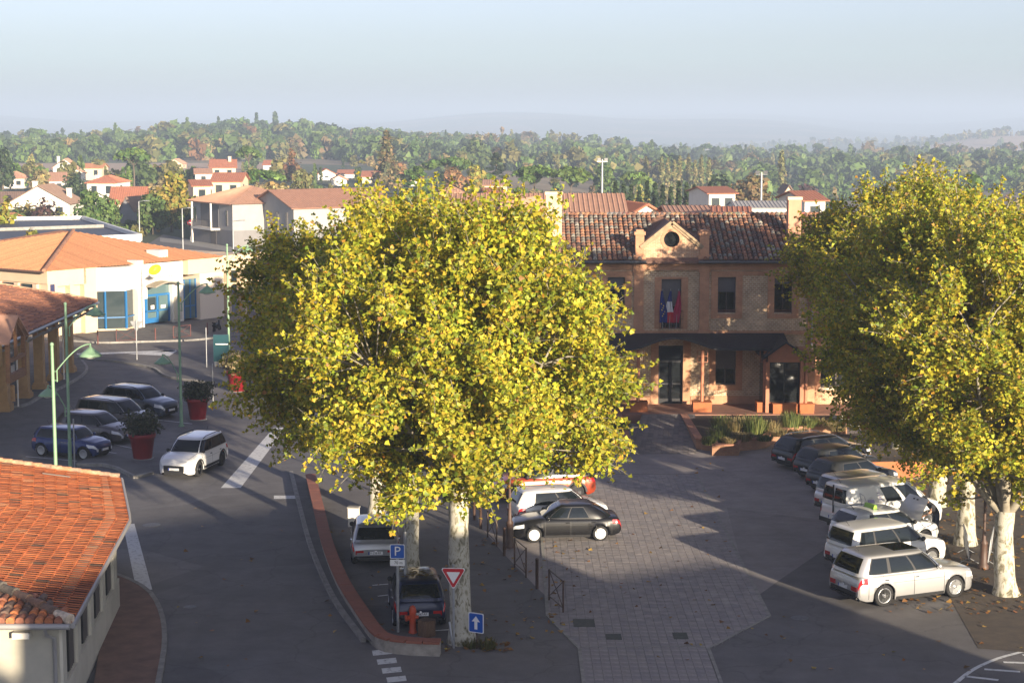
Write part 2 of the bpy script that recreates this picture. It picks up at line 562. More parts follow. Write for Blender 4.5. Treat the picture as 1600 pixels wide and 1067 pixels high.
# square in front of the town hall
FACY = 97.0           # plane of the town hall front
plz = [G(925, 1000), G(1092, 998), G(1215, 908), G(1300, 850), Vector((15.5, 70)), Vector((16.5, 84)), Vector((20, 95.5)), Vector((-3, 95.5)),
       G(752, 735), G(735, 775), G(750, 822), G(788, 866), G(838, 917), G(880, 957)]
sheet('plaza_paving', [(p[0], p[1]) for p in plz], 0.004, 'plaza')

def build_pavers():
    PW, PL, J = 0.272, 0.405, 0.010
    pal = [(0.27, 0.245, 0.239), (0.259, 0.237, 0.234), (0.281, 0.255, 0.246), (0.241, 0.224, 0.224), (0.292, 0.266, 0.255)]
    mb0 = MB(); mb0.poly([(2.05, 48.0, 0.006), (5.95, 48.0, 0.006), (5.95, 53.2, 0.006), (8.3, 56.6, 0.006), (8.3, 80.0, 0.006), (1.2, 80.0, 0.006), (1.2, 56.6, 0.006), (2.05, 53.4, 0.006)])
    base = tag(mb0.build('paver_strip', mat('paver_joint', (0.185, 0.165, 0.152), 0.95, var=0.3, scale=6)), kind='structure')
    protos = []
    for c in pal:
        mb = MB(); mb.setcol(c)
        mb.box(-PW / 2 + J / 2, PW / 2 - J / 2, -PL / 2 + J / 2, PL / 2 - J / 2, 0.0, 0.016)
        protos.append(mb.mesh('paver', MATS['paver']))
    rest = MB()
    cnt = 0
    rows = int((80 - 48.2) / PL)
    for j in range(rows):
        y = 48.4 + j * PL
        def bnd(yy):
            if yy < 53.0: return 2.1, 5.9
            return interp([(53, 2.05), (56.6, 1.2)], yy), interp([(53, 5.95), (56.6, 8.3)], yy)
        y0, y1 = y - PL / 2 + J / 2, y + PL / 2 - J / 2
        (l0, r0), (l1, r1) = bnd(y0), bnd(y1)
        i0 = math.floor((min(l0, l1) - 4.0) / PW); i1 = math.ceil((max(r0, r1) - 4.0) / PW)
        for i in range(i0, i1):
            x = 4.0 + (i + 0.5) * PW; xa, xb = x - PW / 2 + J / 2, x + PW / 2 - J / 2
            q = [(max(xa, l0), y0), (min(xb, r0), y0), (min(xb, r1), y1), (max(xa, l1), y1)]
            whole = q[0][0] == xa and q[3][0] == xa and q[1][0] == xb and q[2][0] == xb
            if q[1][0] - q[0][0] < .03 and q[2][0] - q[3][0] < .03: continue
            if not whole:
                q[1] = (max(q[1][0], q[0][0] + .004), y0); q[2] = (max(q[2][0], q[3][0] + .004), y1)
            k = random.choices(range(5), (3, 3, 2, 2, 1))[0]
            zz = 0.006 + random.uniform(0, 0.003)
            if cnt < 280 and whole:
                o = link('paver', protos[k], base, (x, y, zz), (random.uniform(-.006, .006), random.uniform(-.006, .006), 0)); cnt += 1
            else:
                rest.setcol(pal[k])
                rest.prism(q, 0.004, zz + 0.016)
    o = rest.build('far_pavers', MATS['paver'], base); o['kind'] = 'stuff'
    for line in ([(2.05, 48.0), (2.05, 53.0), (1.15, 56.6), (1.15, 80.0)], [(5.98, 48.0), (5.98, 53.0), (8.35, 56.6), (8.35, 80.0)], [(2.1, 53.15), (5.9, 53.15)]):
        mb = MB(); ribbon(mb, [Vector(p) for p in line], .11, 0.0, .027); mb.build('edging', MATS['kerb'], base)
    # drain covers let into the strip
    for (a, b) in (((895, 968), (930, 980)), ((946, 991), (972, 1000)), ((1050, 989), (1076, 999))):
        p = G(*a); q = G(*b)
        mb = MB(); mb.box(p.x, q.x, q.y, p.y, 0.0, 0.03)
        mb.build('drain_cover', mat('cover', (0.06, 0.065, 0.05), 0.7, var=0.3, scale=8), base)
build_pavers()

# painted markings (each lies on the asphalt)
def marking(polys, label=None):
    mb = MB()
    for pl in polys:
        mb.poly([(p.x, p.y, 0.004) for p in pl])
    return tag(mb.build('road_marking', MATS['road_paint']), kind='structure')

marking([[G(345, 762), G(376, 762), G(447, 668), G(428, 668)]])
marking([[G(213, 921), G(238, 921), G(210, 818), G(192, 818)]])
marking([[G(428, 779), G(462, 779), G(462, 774), G(428, 774)]])
for k in range(4):
    x, y = 583 + 7.5 * k, 1024 + 14 * k
    marking([[G(x, y), G(x + 30, y - 3), G(x + 28, y - 11), G(x - 2, y - 8)]])
marking([[G(120, 555), G(272, 549), G(276, 547), G(120, 552)]])
marking([[G(200, 553), G(265, 556), G(277, 548), G(262, 547), G(240, 550)]])
# curved hatched bay line at the lower right
cl = smooth_line([G(1490, 1069), G(1520, 1046), G(1560, 1028), G(1612, 1014)])
mb = MB(); flat_ribbon(mb, cl, 0.14, 0.004); tag(mb.build('road_marking', MATS['road_paint']), kind='structure')
for k in range(4):
    a = G(1508 + 30 * k, 1056 - 11 * k); b = G(1560 + 34 * k, 1062 - 13 * k)
    mb = MB(); flat_ribbon(mb, [a, b], 0.16, 0.004); tag(mb.build('road_marking', MATS['road_paint']), kind='structure')
# parking bay lines
for (a, b) in (((40, 713), (120, 720)), ((178, 694), (206, 700)), ((130, 700), (182, 708)), ((165, 672), (215, 680)), ((240, 655), (300, 662)), ((582, 914), (607, 912)), ((590, 931), (607, 929)), ((676, 985), (706, 983))):
    mb = MB(); flat_ribbon(mb, [G(*a), G(*b)], 0.09, 0.004); tag(mb.build('road_marking', MATS['road_paint']), kind='structure')
# manhole lids
for (px, py, r) in ((237, 820, 0.36), (297, 948, 0.22), (610, 940, 0.2), (1250, 965, 0.3)):
    c = G(px, py); mb = MB()
    mb.lathe([(r, 0.002), (r, 0.006), (r * 0.9, 0.009), (0.001, 0.009)], 20, (c.x, c.y, 0)); tag(mb.build('manhole_lid', mat('lid', (0.13, 0.13, 0.13), 0.6, var=0.3, scale=9)), kind='structure')

# pavements with kerbs ------------------------------------------------
def pavement(name, outer, inner, m, h=0.12, kerb=True):
    """outer: kerb line; inner: back line (same direction); builds slab + kerb stones"""
    mb = MB()
    n = max(len(outer), len(inner))
    def resample(l, n):
        P = [Vector((p[0], p[1])) for p in l]
        d = [0]
        for a, b in zip(P, P[1:]): d.append(d[-1] + (b - a).length)
        out = []
        for i in range(n):
            t = d[-1] * i / (n - 1)
            for k in range(len(d) - 1):
                if t <= d[k + 1] + 1e-9:
                    out.append(P[k].lerp(P[k + 1], (t - d[k]) / max(1e-9, d[k + 1] - d[k]))); break
        return out
    n = 24
    A = resample(outer, n); B = resample(inner, n)
    for i in range(n - 1):
        mb.quad((A[i].x, A[i].y, h), (A[i + 1].x, A[i + 1].y, h), (B[i + 1].x, B[i + 1].y, h), (B[i].x, B[i].y, h))
        mb.quad((B[i].x, B[i].y, h), (B[i + 1].x, B[i + 1].y, h), (B[i + 1].x, B[i + 1].y, 0), (B[i].x, B[i].y, 0))
    o = tag(mb.build(name, MATS[m]), kind='structure')
    if kerb:
        k = 0
        seg = resample(outer, max(6, int(sum((Vector((b[0], b[1])) - Vector((a[0], a[1]))).length for a, b in zip(outer, outer[1:])) / 1.0)))
        for a, b in zip(seg, seg[1:]):
            d = (b - a)
            mb = MB(); gp = d.normalized() * 0.006
            ribbon(mb, [a + gp, b - gp], 0.16, -0.02, h + 0.012)
            mb.build('kerb_stone', MATS['kerb'], o)
    return o

# beside the curved red wall on the left of the parking bays
wall_line = smooth_line([G(485, 740, .45), G(498, 793, .45), G(511, 845, .45), G(534, 902, .45), G(566, 953, .45), G(590, 985, .45), G(606, 994, .45)], 5)
outer = smooth_line([G(455, 740), G(470, 800), G(487, 860), G(520, 935), G(560, 992), G(568, 1003)], 5)
pavement('pavement', outer, wall_line, 'pavement')
# corner by the near house
pavement('pavement', smooth_line([G(150, 890), G(195, 906), G(233, 928), G(253, 965), G(257, 1010), G(248, 1067), G(240, 1110)], 5),
         [G(140, 900), G(150, 930), G(160, 975), G(155, 1020), G(148, 1067), G(140, 1110)], 'pavement_red')
# lower edge of the market hall floor
pavement('pavement', smooth_line([G(-60, 640), G(30, 637), G(62, 622), G(110, 600), G(136, 580), G(128, 565)], 4), [Vector((-40, 95)), Vector((-36, 100)), Vector((-36, 112)), Vector((-33, 115))], 'pavement')
# traffic island line beyond the left car park
pavement('pavement', smooth_line([G(110, 560), G(190, 567), G(240, 577), G(262, 590), G(330, 600), G(400, 610)], 4),
         smooth_line([G(110, 556), G(190, 563), G(243, 571), G(268, 583), G(330, 592), G(400, 602)], 4), 'pavement')
# post office forecourt
pavement('pavement', [G(60, 530), G(160, 537), G(300, 533), G(420, 520)], [G(60, 515), G(160, 519), G(300, 505), G(420, 490)], 'pavement')
# small pavement corner by the white car
pavement('pavement', [G(120, 728), G(172, 728), G(212, 748), G(238, 741)], [G(140, 716), G(180, 714), G(205, 722), G(238, 738)], 'pavement')
# strip under the plane trees on the right of the square
sheet('tree_verge', [(14.2, 53), (24, 50), (30, 84), (24, 93), (16.2, 90), (16.0, 80), (15.6, 68)], 0.008, 'earth')
# dark asphalt path between the trees and the square on the left

# open fields beyond the houses at far left
def field(pts, z, m):
    mb = MB(); n = 14
    A, B, C_, D = [Vector((p[0], p[1])) for p in pts]
    def f(u, v):
        q = A.lerp(B, u).lerp(D.lerp(C_, u), v); return (q.x, q.y, terr(q.x, q.y) + z)
    mb.grid(f, n, n); tag(mb.build('field', m), kind='structure')
fm = mat('stubble', (0.44, 0.31, 0.22), 0.95, col2=(0.38, 0.28, 0.19), scale=.05, detail=6)
field([(-160, 520), (-60, 520), (-90, 740), (-215, 740)], .3, fm)
field([(-330, 2420), (400, 2420), (880, 2560), (420, 2560)][0:0] or [(410, 2330), (800, 2330), (880, 2600), (470, 2600)], .6, fm)
# ------------------------------------------------------------------ plane trees
def bark_mat():
    m = bpy.data.materials.new('plane_bark'); m.use_nodes = True
    nt = m.node_tree; n = nt.nodes; L = nt.links
    p = n['Principled BSDF']; p.inputs['Roughness'].default_value = 0.85
    tc = n.new('ShaderNodeTexCoord')
    mp = n.new('ShaderNodeMapping'); mp.inputs['Scale'].default_value = (1, 1, 0.55); L.new(tc.outputs['Object'], mp.inputs[0])
    nz = n.new('ShaderNodeTexNoise'); nz.inputs['Scale'].default_value = 4.2; nz.inputs['Detail'].default_value = 5; nz.inputs['Roughness'].default_value = 0.6
    nz.inputs['Distortion'].default_value = 0.6
    L.new(mp.outputs[0], nz.inputs['Vector'])
    cr = n.new('ShaderNodeValToRGB'); cr.color_ramp.interpolation = 'EASE'
    e = cr.color_ramp.elements
    e[0].position = 0.36; e[0].color = (0.11, 0.10, 0.06, 1); e[1].position = 0.43; e[1].color = (0.27, 0.25, 0.185, 1)
    a = e.new(0.48); a.color = (0.42, 0.395, 0.32, 1)
    a = e.new(0.56); a.color = (0.46, 0.44, 0.37, 1)
    a = e.new(0.60); a.color = (0.27, 0.25, 0.18, 1)
    a = e.new(0.67); a.color = (0.15, 0.13, 0.085, 1)
    L.new(nz.outputs[0], cr.inputs[0]); L.new(cr.outputs[0], p.inputs['Base Color'])
    bp = n.new('ShaderNodeBump'); bp.inputs['Strength'].default_value = 0.5; bp.inputs['Distance'].default_value = 0.03
    L.new(nz.outputs[0], bp.inputs['Height']); L.new(bp.outputs[0], p.inputs['Normal'])
    MATS['plane_bark'] = m
bark_mat()
mat('branch_bark', (0.20, 0.175, 0.13), 0.9, col2=(0.32, 0.29, 0.23), scale=3)
leaf_mat('plane_leaf', 0.36, 0.5)

def leaf_mesh(name, C, N, S, cols, mt):
    """C centres (n,3), N normals (n,3), S sizes (n,), cols (n,3): five-lobed leaves folded on the midrib"""
    n = len(C)
    t = RNG.normal(size=(n, 3))
    N = N / (np.linalg.norm(N, axis=1, keepdims=True) + 1e-9)
    A = np.cross(N, t); A /= (np.linalg.norm(A, axis=1, keepdims=True) + 1e-9)
    B = np.cross(N, A)
    # (along midrib, across, lift)
    out = [(-0.45, 0, 0), (0.62, 0, 0.03), (-0.20, 0.52, .13), (0.16, 0.26, .05), (-0.20, -0.52, .13), (0.16, -0.26, .05)]
    V = np.zeros((n, 6, 3), np.float32)
    for k, (a, b, c) in enumerate(out):
        V[:, k] = C + (A * a + B * b + N * c) * S[:, None]
    base = (np.arange(n) * 6)[:, None]
    F = np.concatenate([base + np.array([[0, 1, 3, 2]]), base + np.array([[0, 4, 5, 1]])], 0)
    return npmesh(name, V.reshape(-1, 3), F, mt, np.repeat(cols, 6, axis=0))

def pick_cols(n, pal, wts, jit=0.14):
    idx = RNG.choice(len(pal), n, p=np.array(wts) / sum(wts))
    c = np.array(pal)[idx]
    return np.clip(c * (1 + RNG.normal(0, jit, (n, 1))) * (1 + RNG.normal(0, 0.06, (n, 3))), 0.004, 0.9)

# leaf colours of autumn planes, linear
P_YG = [(0.48, 0.41, 0.036), (0.33, 0.34, 0.028), (0.56, 0.44, 0.042), (0.17, 0.215, 0.022), (0.53, 0.29, 0.04), (0.37, 0.19, 0.05)]
W_LEFT = [5, 6, 1.4, 3.8, 0.35, 0.2]
W_RIGHT = [5, 6, 1.5, 3.8, 0.35, 0.2]

def plane_tree_meshes(seed, H, R, zc0, nclump, nleaf, wts, trunk_r=0.36, low=.60):
    """returns trunk, branch and crown meshes of one plane tree; origin at the trunk foot"""
    rr = random.Random(seed)
    global RNG
    RNG = np.random.default_rng(seed)
    # crown: a core and a ring of uneven lobes, leaf clumps gathered on their shells
    ph = [rr.uniform(0, 6.28) for _ in range(6)]
    hc = H - zc0
    lobes = [(Vector((0, 0, zc0 + hc * .54)), R * .60, hc * .38), (Vector((rr.uniform(-.5, .5), rr.uniform(-.5, .5), zc0 + hc * .80)), R * .42, hc * .20)]
    for (frac, nL, rad_, zz) in ((low, 6, .44 if low > .5 else .36, .30 if low > .5 else .22), (.57, 7, .42, .52), (.36, 4, .36, .74)):
        o_ = rr.uniform(0, 6.28)
        for k in range(nL):
            az = o_ + 2 * PI * k / nL + rr.uniform(-.25, .25)
            q = R * frac * rr.uniform(.85, 1.12)
            rl_ = R * rad_ * rr.uniform(.78, 1.15)
            lobes.append((Vector((math.cos(az) * q, math.sin(az) * q, zc0 + hc * (zz + rr.uniform(-.08, .08)))), rl_, rl_ * rr.uniform(.85, 1.15)))
    clumps = []
    tries = 0
    wl = [r_ * r_ for _, r_, _ in lobes]; wl[0] *= .5
    while len(clumps) < nclump and tries < nclump * 60:
        tries += 1
        lc, lr, lz = rr.choices(lobes, wl)[0]
        d = Vector((rr.gauss(0, 1), rr.gauss(0, 1), rr.gauss(0.1, 1))).normalized()
        q = rr.uniform(.45, 1.0) ** .6
        c = lc + Vector((d.x * lr * q, d.y * lr * q, d.z * lz * q))
        c.z = min(max(c.z, zc0 - .3), H - .45)
        rad_c = rr.uniform(0.38, 0.85)
        if any((c - d2).length < 0.56 * (rad_c + e2) * 0.9 for d2, e2, _ in clumps): continue
        clumps.append((c, rad_c, q))
    # trunk and limbs
    tb = MB()
    fork = zc0 + rr.uniform(-0.5, 0.3)
    kx, ky = rr.uniform(-.15, .15), rr.uniform(-.15, .15)
    tp = []
    trs = []
    for i in range(9):
        t = i / 8
        z = fork * t
        tp.append((kx * math.sin(t * 2.3) * 1.2, ky * math.sin(t * 2), z - (0.1 if i == 0 else 0)))
        fl = 1 + 0.42 * math.exp(-t * 14)
        bul = 1 + 0.16 * math.exp(-((t - 0.92) / 0.12) ** 2) + 0.05 * math.sin(t * 9 + ph[4])
        trs.append(trunk_r * (1 - 0.22 * t) * fl * bul)
    tb.tube(tp, trs, 14)
    top = Vector(tp[-1])
    limbs = []
    nl = rr.randint(6, 8)
    bb = MB()
    for k in range(nl):
        az = 2 * PI * k / nl + rr.uniform(-.35, .35)
        inc = rr.uniform(0.25, 0.85) if k else 0.08
        L_ = (H - fork) * rr.uniform(0.58, 0.74)
        pts = [top - Vector((0, 0, 0.25))]
        d = Vector((math.cos(az) * math.sin(inc), math.sin(az) * math.sin(inc), math.cos(inc)))
        p = pts[0].copy()
        for s_ in range(7):
            d2 = (d + Vector((rr.uniform(-.16, .16), rr.uniform(-.16, .16), 0.10))).normalized()
            p = p + d2 * (L_ / 7)
            d = d2
            pts.append(p.copy())
        rs = [lerp(trunk_r * 0.46, 0.025, (i / 7) ** 0.75) for i in range(8)]
        bb.tube(pts, rs, 7, caps=False)
        limbs.append((pts, rs))
    # secondary branches reach into the clumps
    for (c, rc, q) in clumps:
        best = None
        for pts, rs in limbs:
            for i in range(1, len(pts)):
                dd = (pts[i] - c).length + (0.8 if pts[i].z > c.z + 0.3 else 0)
                if best is None or dd < best[0]: best = (dd, pts[i], rs[i])
        if best[0] < 0.4 or best[0] > 3.2: continue
        a = best[1]
        mid = a.lerp(c, 0.5) + Vector((rr.uniform(-.2, .2), rr.uniform(-.2, .2), rr.uniform(-.05, .3)))
        bb.tube([a, mid, c + Vector((0, 0, rc * 0.2))], [min(best[2] * 0.8, 0.06), 0.032, 0.010], 4, caps=False)
        for _ in range(2):
            e = c + Vector((rr.gauss(0, 1), rr.gauss(0, 1), rr.gauss(0.2, 0.8))).normalized() * rc * 0.9
            bb.tube([c.lerp(mid, 0.3), e], [0.016, 0.006], 3, caps=False)
    # leaves
    C = []; N = []; W = []; S = []
    tot = sum(rc ** 2 for _, rc, _ in clumps)
    for (c, rc, q) in clumps:
        n = max(12, int(nleaf * rc ** 2 / tot))
        d = RNG.normal(size=(n, 3)); d /= np.linalg.norm(d, axis=1, keepdims=True)
        rq = rc * (RNG.random(n) ** 0.42) * 1.02
        sc = np.array([1.0, 1.0, 0.85])
        P = np.array(c) + d * rq[:, None] * sc
        # drooping sprays at the rim
        C.append(P)
        outw = np.array([c.x, c.y, 0.35 * (c.z - (zc0 + H) / 2)]); outw = outw / (np.linalg.norm(outw) + 1e-6)
        N.append(d * 0.5 + RNG.normal(size=(n, 3)) * 0.65 + np.array([0, 0, 0.28]) + outw * 0.4)
        tone = RNG.normal(0, 0.12)
        ww = np.array(wts, float)
        yel = max(0.25, 1 + RNG.normal(0.0, 0.45))
        ww[2] *= yel * 1.1; ww[0] *= yel; ww[3] *= 1.6 - min(1.4, yel * 0.6)
        cc = pick_cols(n, P_YG, ww) * (1 + tone)
        W.append(cc)
        S.append(RNG.uniform(0.09, 0.185, n))
    # leafy shoots that break the outline
    for (c, rc, q) in clumps:
        if math.hypot(c.x, c.y) < R * .45 and c.z < H * .72: continue
        for _ in range(rr.randint(2, 4)):
            o_ = Vector((c.x * .9, c.y * .9, (c.z - (zc0 + H) * .5) * 1.1)); o_ = o_ / (o_.length + 1e-6)
            dv = (o_ + Vector((rr.gauss(0, .5), rr.gauss(0, .5), rr.gauss(.35, .45)))).normalized()
            L2 = rr.uniform(.55, 1.25); m_ = int(24 * L2)
            t_ = RNG.random(m_)
            P2 = np.array(c) + np.outer(rc * .6 + t_ * L2, np.array(dv)) + RNG.normal(size=(m_, 3)) * (.16 * (1.15 - t_))[:, None]
            C.append(P2); N.append(RNG.normal(size=(m_, 3)) + np.array(dv) * .4 + np.array([0, 0, .2])); W.append(pick_cols(m_, P_YG, wts)); S.append(RNG.uniform(.09, .17, m_))
            bb.tube([c, c + dv * (rc * .6 + L2)], [.014, .004], 3, caps=False)
    # stray sprays outside the clumps
    n = nleaf // 22
    k = RNG.integers(0, len(clumps), n)
    cc = np.array([[c.x, c.y, c.z] for c, _, _ in clumps])[k]; rcs = np.array([r for _, r, _ in clumps])[k]
    d = RNG.normal(size=(n, 3)); d /= np.linalg.norm(d, axis=1, keepdims=True)
    C.append(cc + d * (rcs * RNG.uniform(1.0, 1.45, n))[:, None]); N.append(d + RNG.normal(size=(n, 3)) * 0.6 + np.array([0, 0, .4]))
    W.append(pick_cols(n, P_YG, wts)); S.append(RNG.uniform(0.09, 0.18, n))
    crown = leaf_mesh('crown', np.concatenate(C), np.concatenate(N), np.concatenate(S), np.concatenate(W), MATS['plane_leaf'])
    return tb.mesh('trunk', MATS['plane_bark']), bb.mesh('branches', MATS['branch_bark']), crown

def place_plane(meshes, loc, rz, sc, label, group=None):
    t = empty('plane_tree', loc, rz, label, 'tree', group)
    t.scale = sc if hasattr(sc, '__len__') else (sc, sc, sc)
    link('trunk', meshes[0], t); link('branches', meshes[1], t); link('crown', meshes[2], t)
    return t

PT_A = plane_tree_meshes(101, 13.9, 5.4, 5.05, 350, 78000, W_LEFT, 0.36)
PT_B = plane_tree_meshes(202, 13.8, 5.4, 4.6, 330, 70000, W_LEFT, 0.27)
PT_C = plane_tree_meshes(303, 14.2, 5.7, 3.3, 370, 76000, W_RIGHT, 0.36, .34)
PT_D = plane_tree_meshes(404, 14.4, 5.8, 3.1, 370, 76000, W_RIGHT, 0.38, .34)
place_plane(PT_A, G(722, 1003), 2.3, (.98, .98, .965), 'tall yellow-green plane tree with thick mottled trunk behind the give way sign')
place_plane(PT_B, G(642, 889), 2.1, (1.02, 1.02, .96), 'plane tree with slimmer pale trunk between the silver hatchback and the asphalt path')
place_plane(PT_B, G(588, 806), 4.4, (1.12, 1.12, .93), 'plane tree whose trunk foot shows just above the silver hatchback roof')
RX = [G(1572, 928), G(1508, 850), G(1462, 790)]
place_plane(PT_D, RX[0], 0.4, (.98, .98, .90), 'right-hand plane tree whose white trunk stands beside the silver off-road car')
place_plane(PT_C, RX[1], 2.0, (1, 1, .91), 'plane tree behind the crowd barriers in the right row')
place_plane(PT_D, RX[2], 3.9, (.98, .98, .93), 'plane tree in front of the raised car bonnet in the right row')
place_plane(PT_D, (19.0, 86.5, 0), 1.3, (1.06, 1.06, .92), 'darker plane tree nearest the town hall porch')
# ------------------------------------------------------------------ town hall
brick_mat('galet_wall', (0.54, 0.375, 0.225), (0.40, 0.25, 0.145), (0.60, 0.49, 0.34), 0.22, 0.11, 0.022, var=0.32, bump=0.7)
brick_mat('brick_trim', (0.50, 0.255, 0.14), (0.43, 0.21, 0.115), (0.47, 0.30, 0.19), 0.28, 0.065, 0.008, var=0.2, bump=0.35)
brick_mat('brick_pediment', (0.50, 0.28, 0.155), (0.41, 0.21, 0.12), (0.55, 0.42, 0.29), 0.26, 0.075, 0.014, var=0.25, bump=0.5)
mat('corten', (0.42, 0.13, 0.035), 0.7, col2=(0.30, 0.085, 0.025), scale=2.5, detail=6)
mat('terra_paint', (0.40, 0.16, 0.085), 0.6, var=0.12, scale=3)
mat('terrace', (0.26, 0.13, 0.09), 0.85, var=0.2, scale=2)
mat('slate', (0.028, 0.028, 0.034), 0.6, var=0.35, scale=5)
mat('gutter_grey', (0.10, 0.10, 0.10), 0.5, metal=0.3)
mat('cream_render', (0.66, 0.48, 0.34), 0.85, var=0.1, scale=2)
mat('tile_v', (0.4, 0.2, 0.1), 0.85, vcol=True, var=0.25, scale=9, detail=6)
mat('stone_cap', (0.31, 0.225, 0.14), 0.9, var=0.3, scale=4)
mat('pale_stone', (0.60, 0.52, 0.40), 0.85, var=0.15, scale=3)

def wall_quads(mb, x0, x1, z0, z1, yf, th, openings, m=0):
    """wall facing -y with its front at yf; openings (xa, xb, za, zb) get reveals"""
    xs = sorted(set([x0, x1] + [v for o in openings for v in o[:2] if x0 < v < x1]))
    zs = sorted(set([z0, z1] + [v for o in openings for v in o[2:] if z0 < v < z1]))
    def inside(x, z):
        return any(a < x < b and c < z < d for a, b, c, d in openings)
    for i in range(len(xs) - 1):
        for j in range(len(zs) - 1):
            if inside((xs[i] + xs[i + 1]) / 2, (zs[j] + zs[j + 1]) / 2): continue
            a, b, c, d = xs[i], xs[i + 1], zs[j], zs[j + 1]
            mb.quad((a, yf, c), (b, yf, c), (b, yf, d), (a, yf, d), m)
            mb.quad((b, yf + th, c), (a, yf + th, c), (a, yf + th, d), (b, yf + th, d), m)
    for a, b, c, d in openings:
        mb.quad((a, yf, c), (a, yf, d), (a, yf + th, d), (a, yf + th, c), m)
        mb.quad((b, yf, d), (b, yf, c), (b, yf + th, c), (b, yf + th, d), m)
        mb.quad((a, yf, c), (a, yf + th, c), (b, yf + th, c), (b, yf, c), m)
        mb.quad((a, yf, d), (b, yf, d), (b, yf + th, d), (a, yf + th, d), m)
    # ends and top
    mb.quad((x0, yf, z0), (x0, yf, z1), (x0, yf + th, z1), (x0, yf + th, z0), m)
    mb.quad((x1, yf, z1), (x1, yf, z0), (x1, yf + th, z0), (x1, yf + th, z1), m)

TILE_PAL = [(0.264, 0.126, 0.076), (0.194, 0.102, 0.071), (0.317, 0.165, 0.097), (0.167, 0.145, 0.122), (0.29, 0.272, 0.224), (0.123, 0.087, 0.076), (0.37, 0.175, 0.092), (0.22, 0.194, 0.158)]
def canal_tiles(mb, P0, along, up, ncol, nrow, gauge_x, gauge_y, r, pal, wts, clip=None, rnd=random):
    """rows of half-round cover tiles on a slope: P0 lower left corner, unit vectors along the eave and up the slope"""
    nrm = along.cross(up).normalized()
    for i in range(ncol):
        colbias = rnd.gauss(0, 0.10)
        wob = rnd.uniform(-0.012, 0.012)
        for j in range(nrow):
            o = P0 + along * (gauge_x * (i + 0.5) + wob + rnd.uniform(-.008, .008)) + up * (gauge_y * j)
            if clip and not clip(o): continue
            c = rnd.choices(pal, wts)[0]
            k = max(0.55, 1 + colbias + rnd.gauss(0, 0.12))
            mb.setcol((c[0] * k, c[1] * k, c[2] * k))
            vs = []
            rr = r * rnd.uniform(0.95, 1.05)
            for (t, lift, rs) in ((-0.02, 0.055, 1.08), (1.08, 0.012, 0.88)):
                for q in range(5):
                    a = PI * q / 4
                    p = o + up * (gauge_y * t) + along * (-math.cos(a) * rr * rs) + nrm * (math.sin(a) * rr * rs * 0.85 + lift)
                    vs.append(tuple(p))
            mb.add(vs, [(q, q + 1, q + 6, q + 5) for q in range(4)] + [(4, 3, 2, 1, 0)], 0, False)

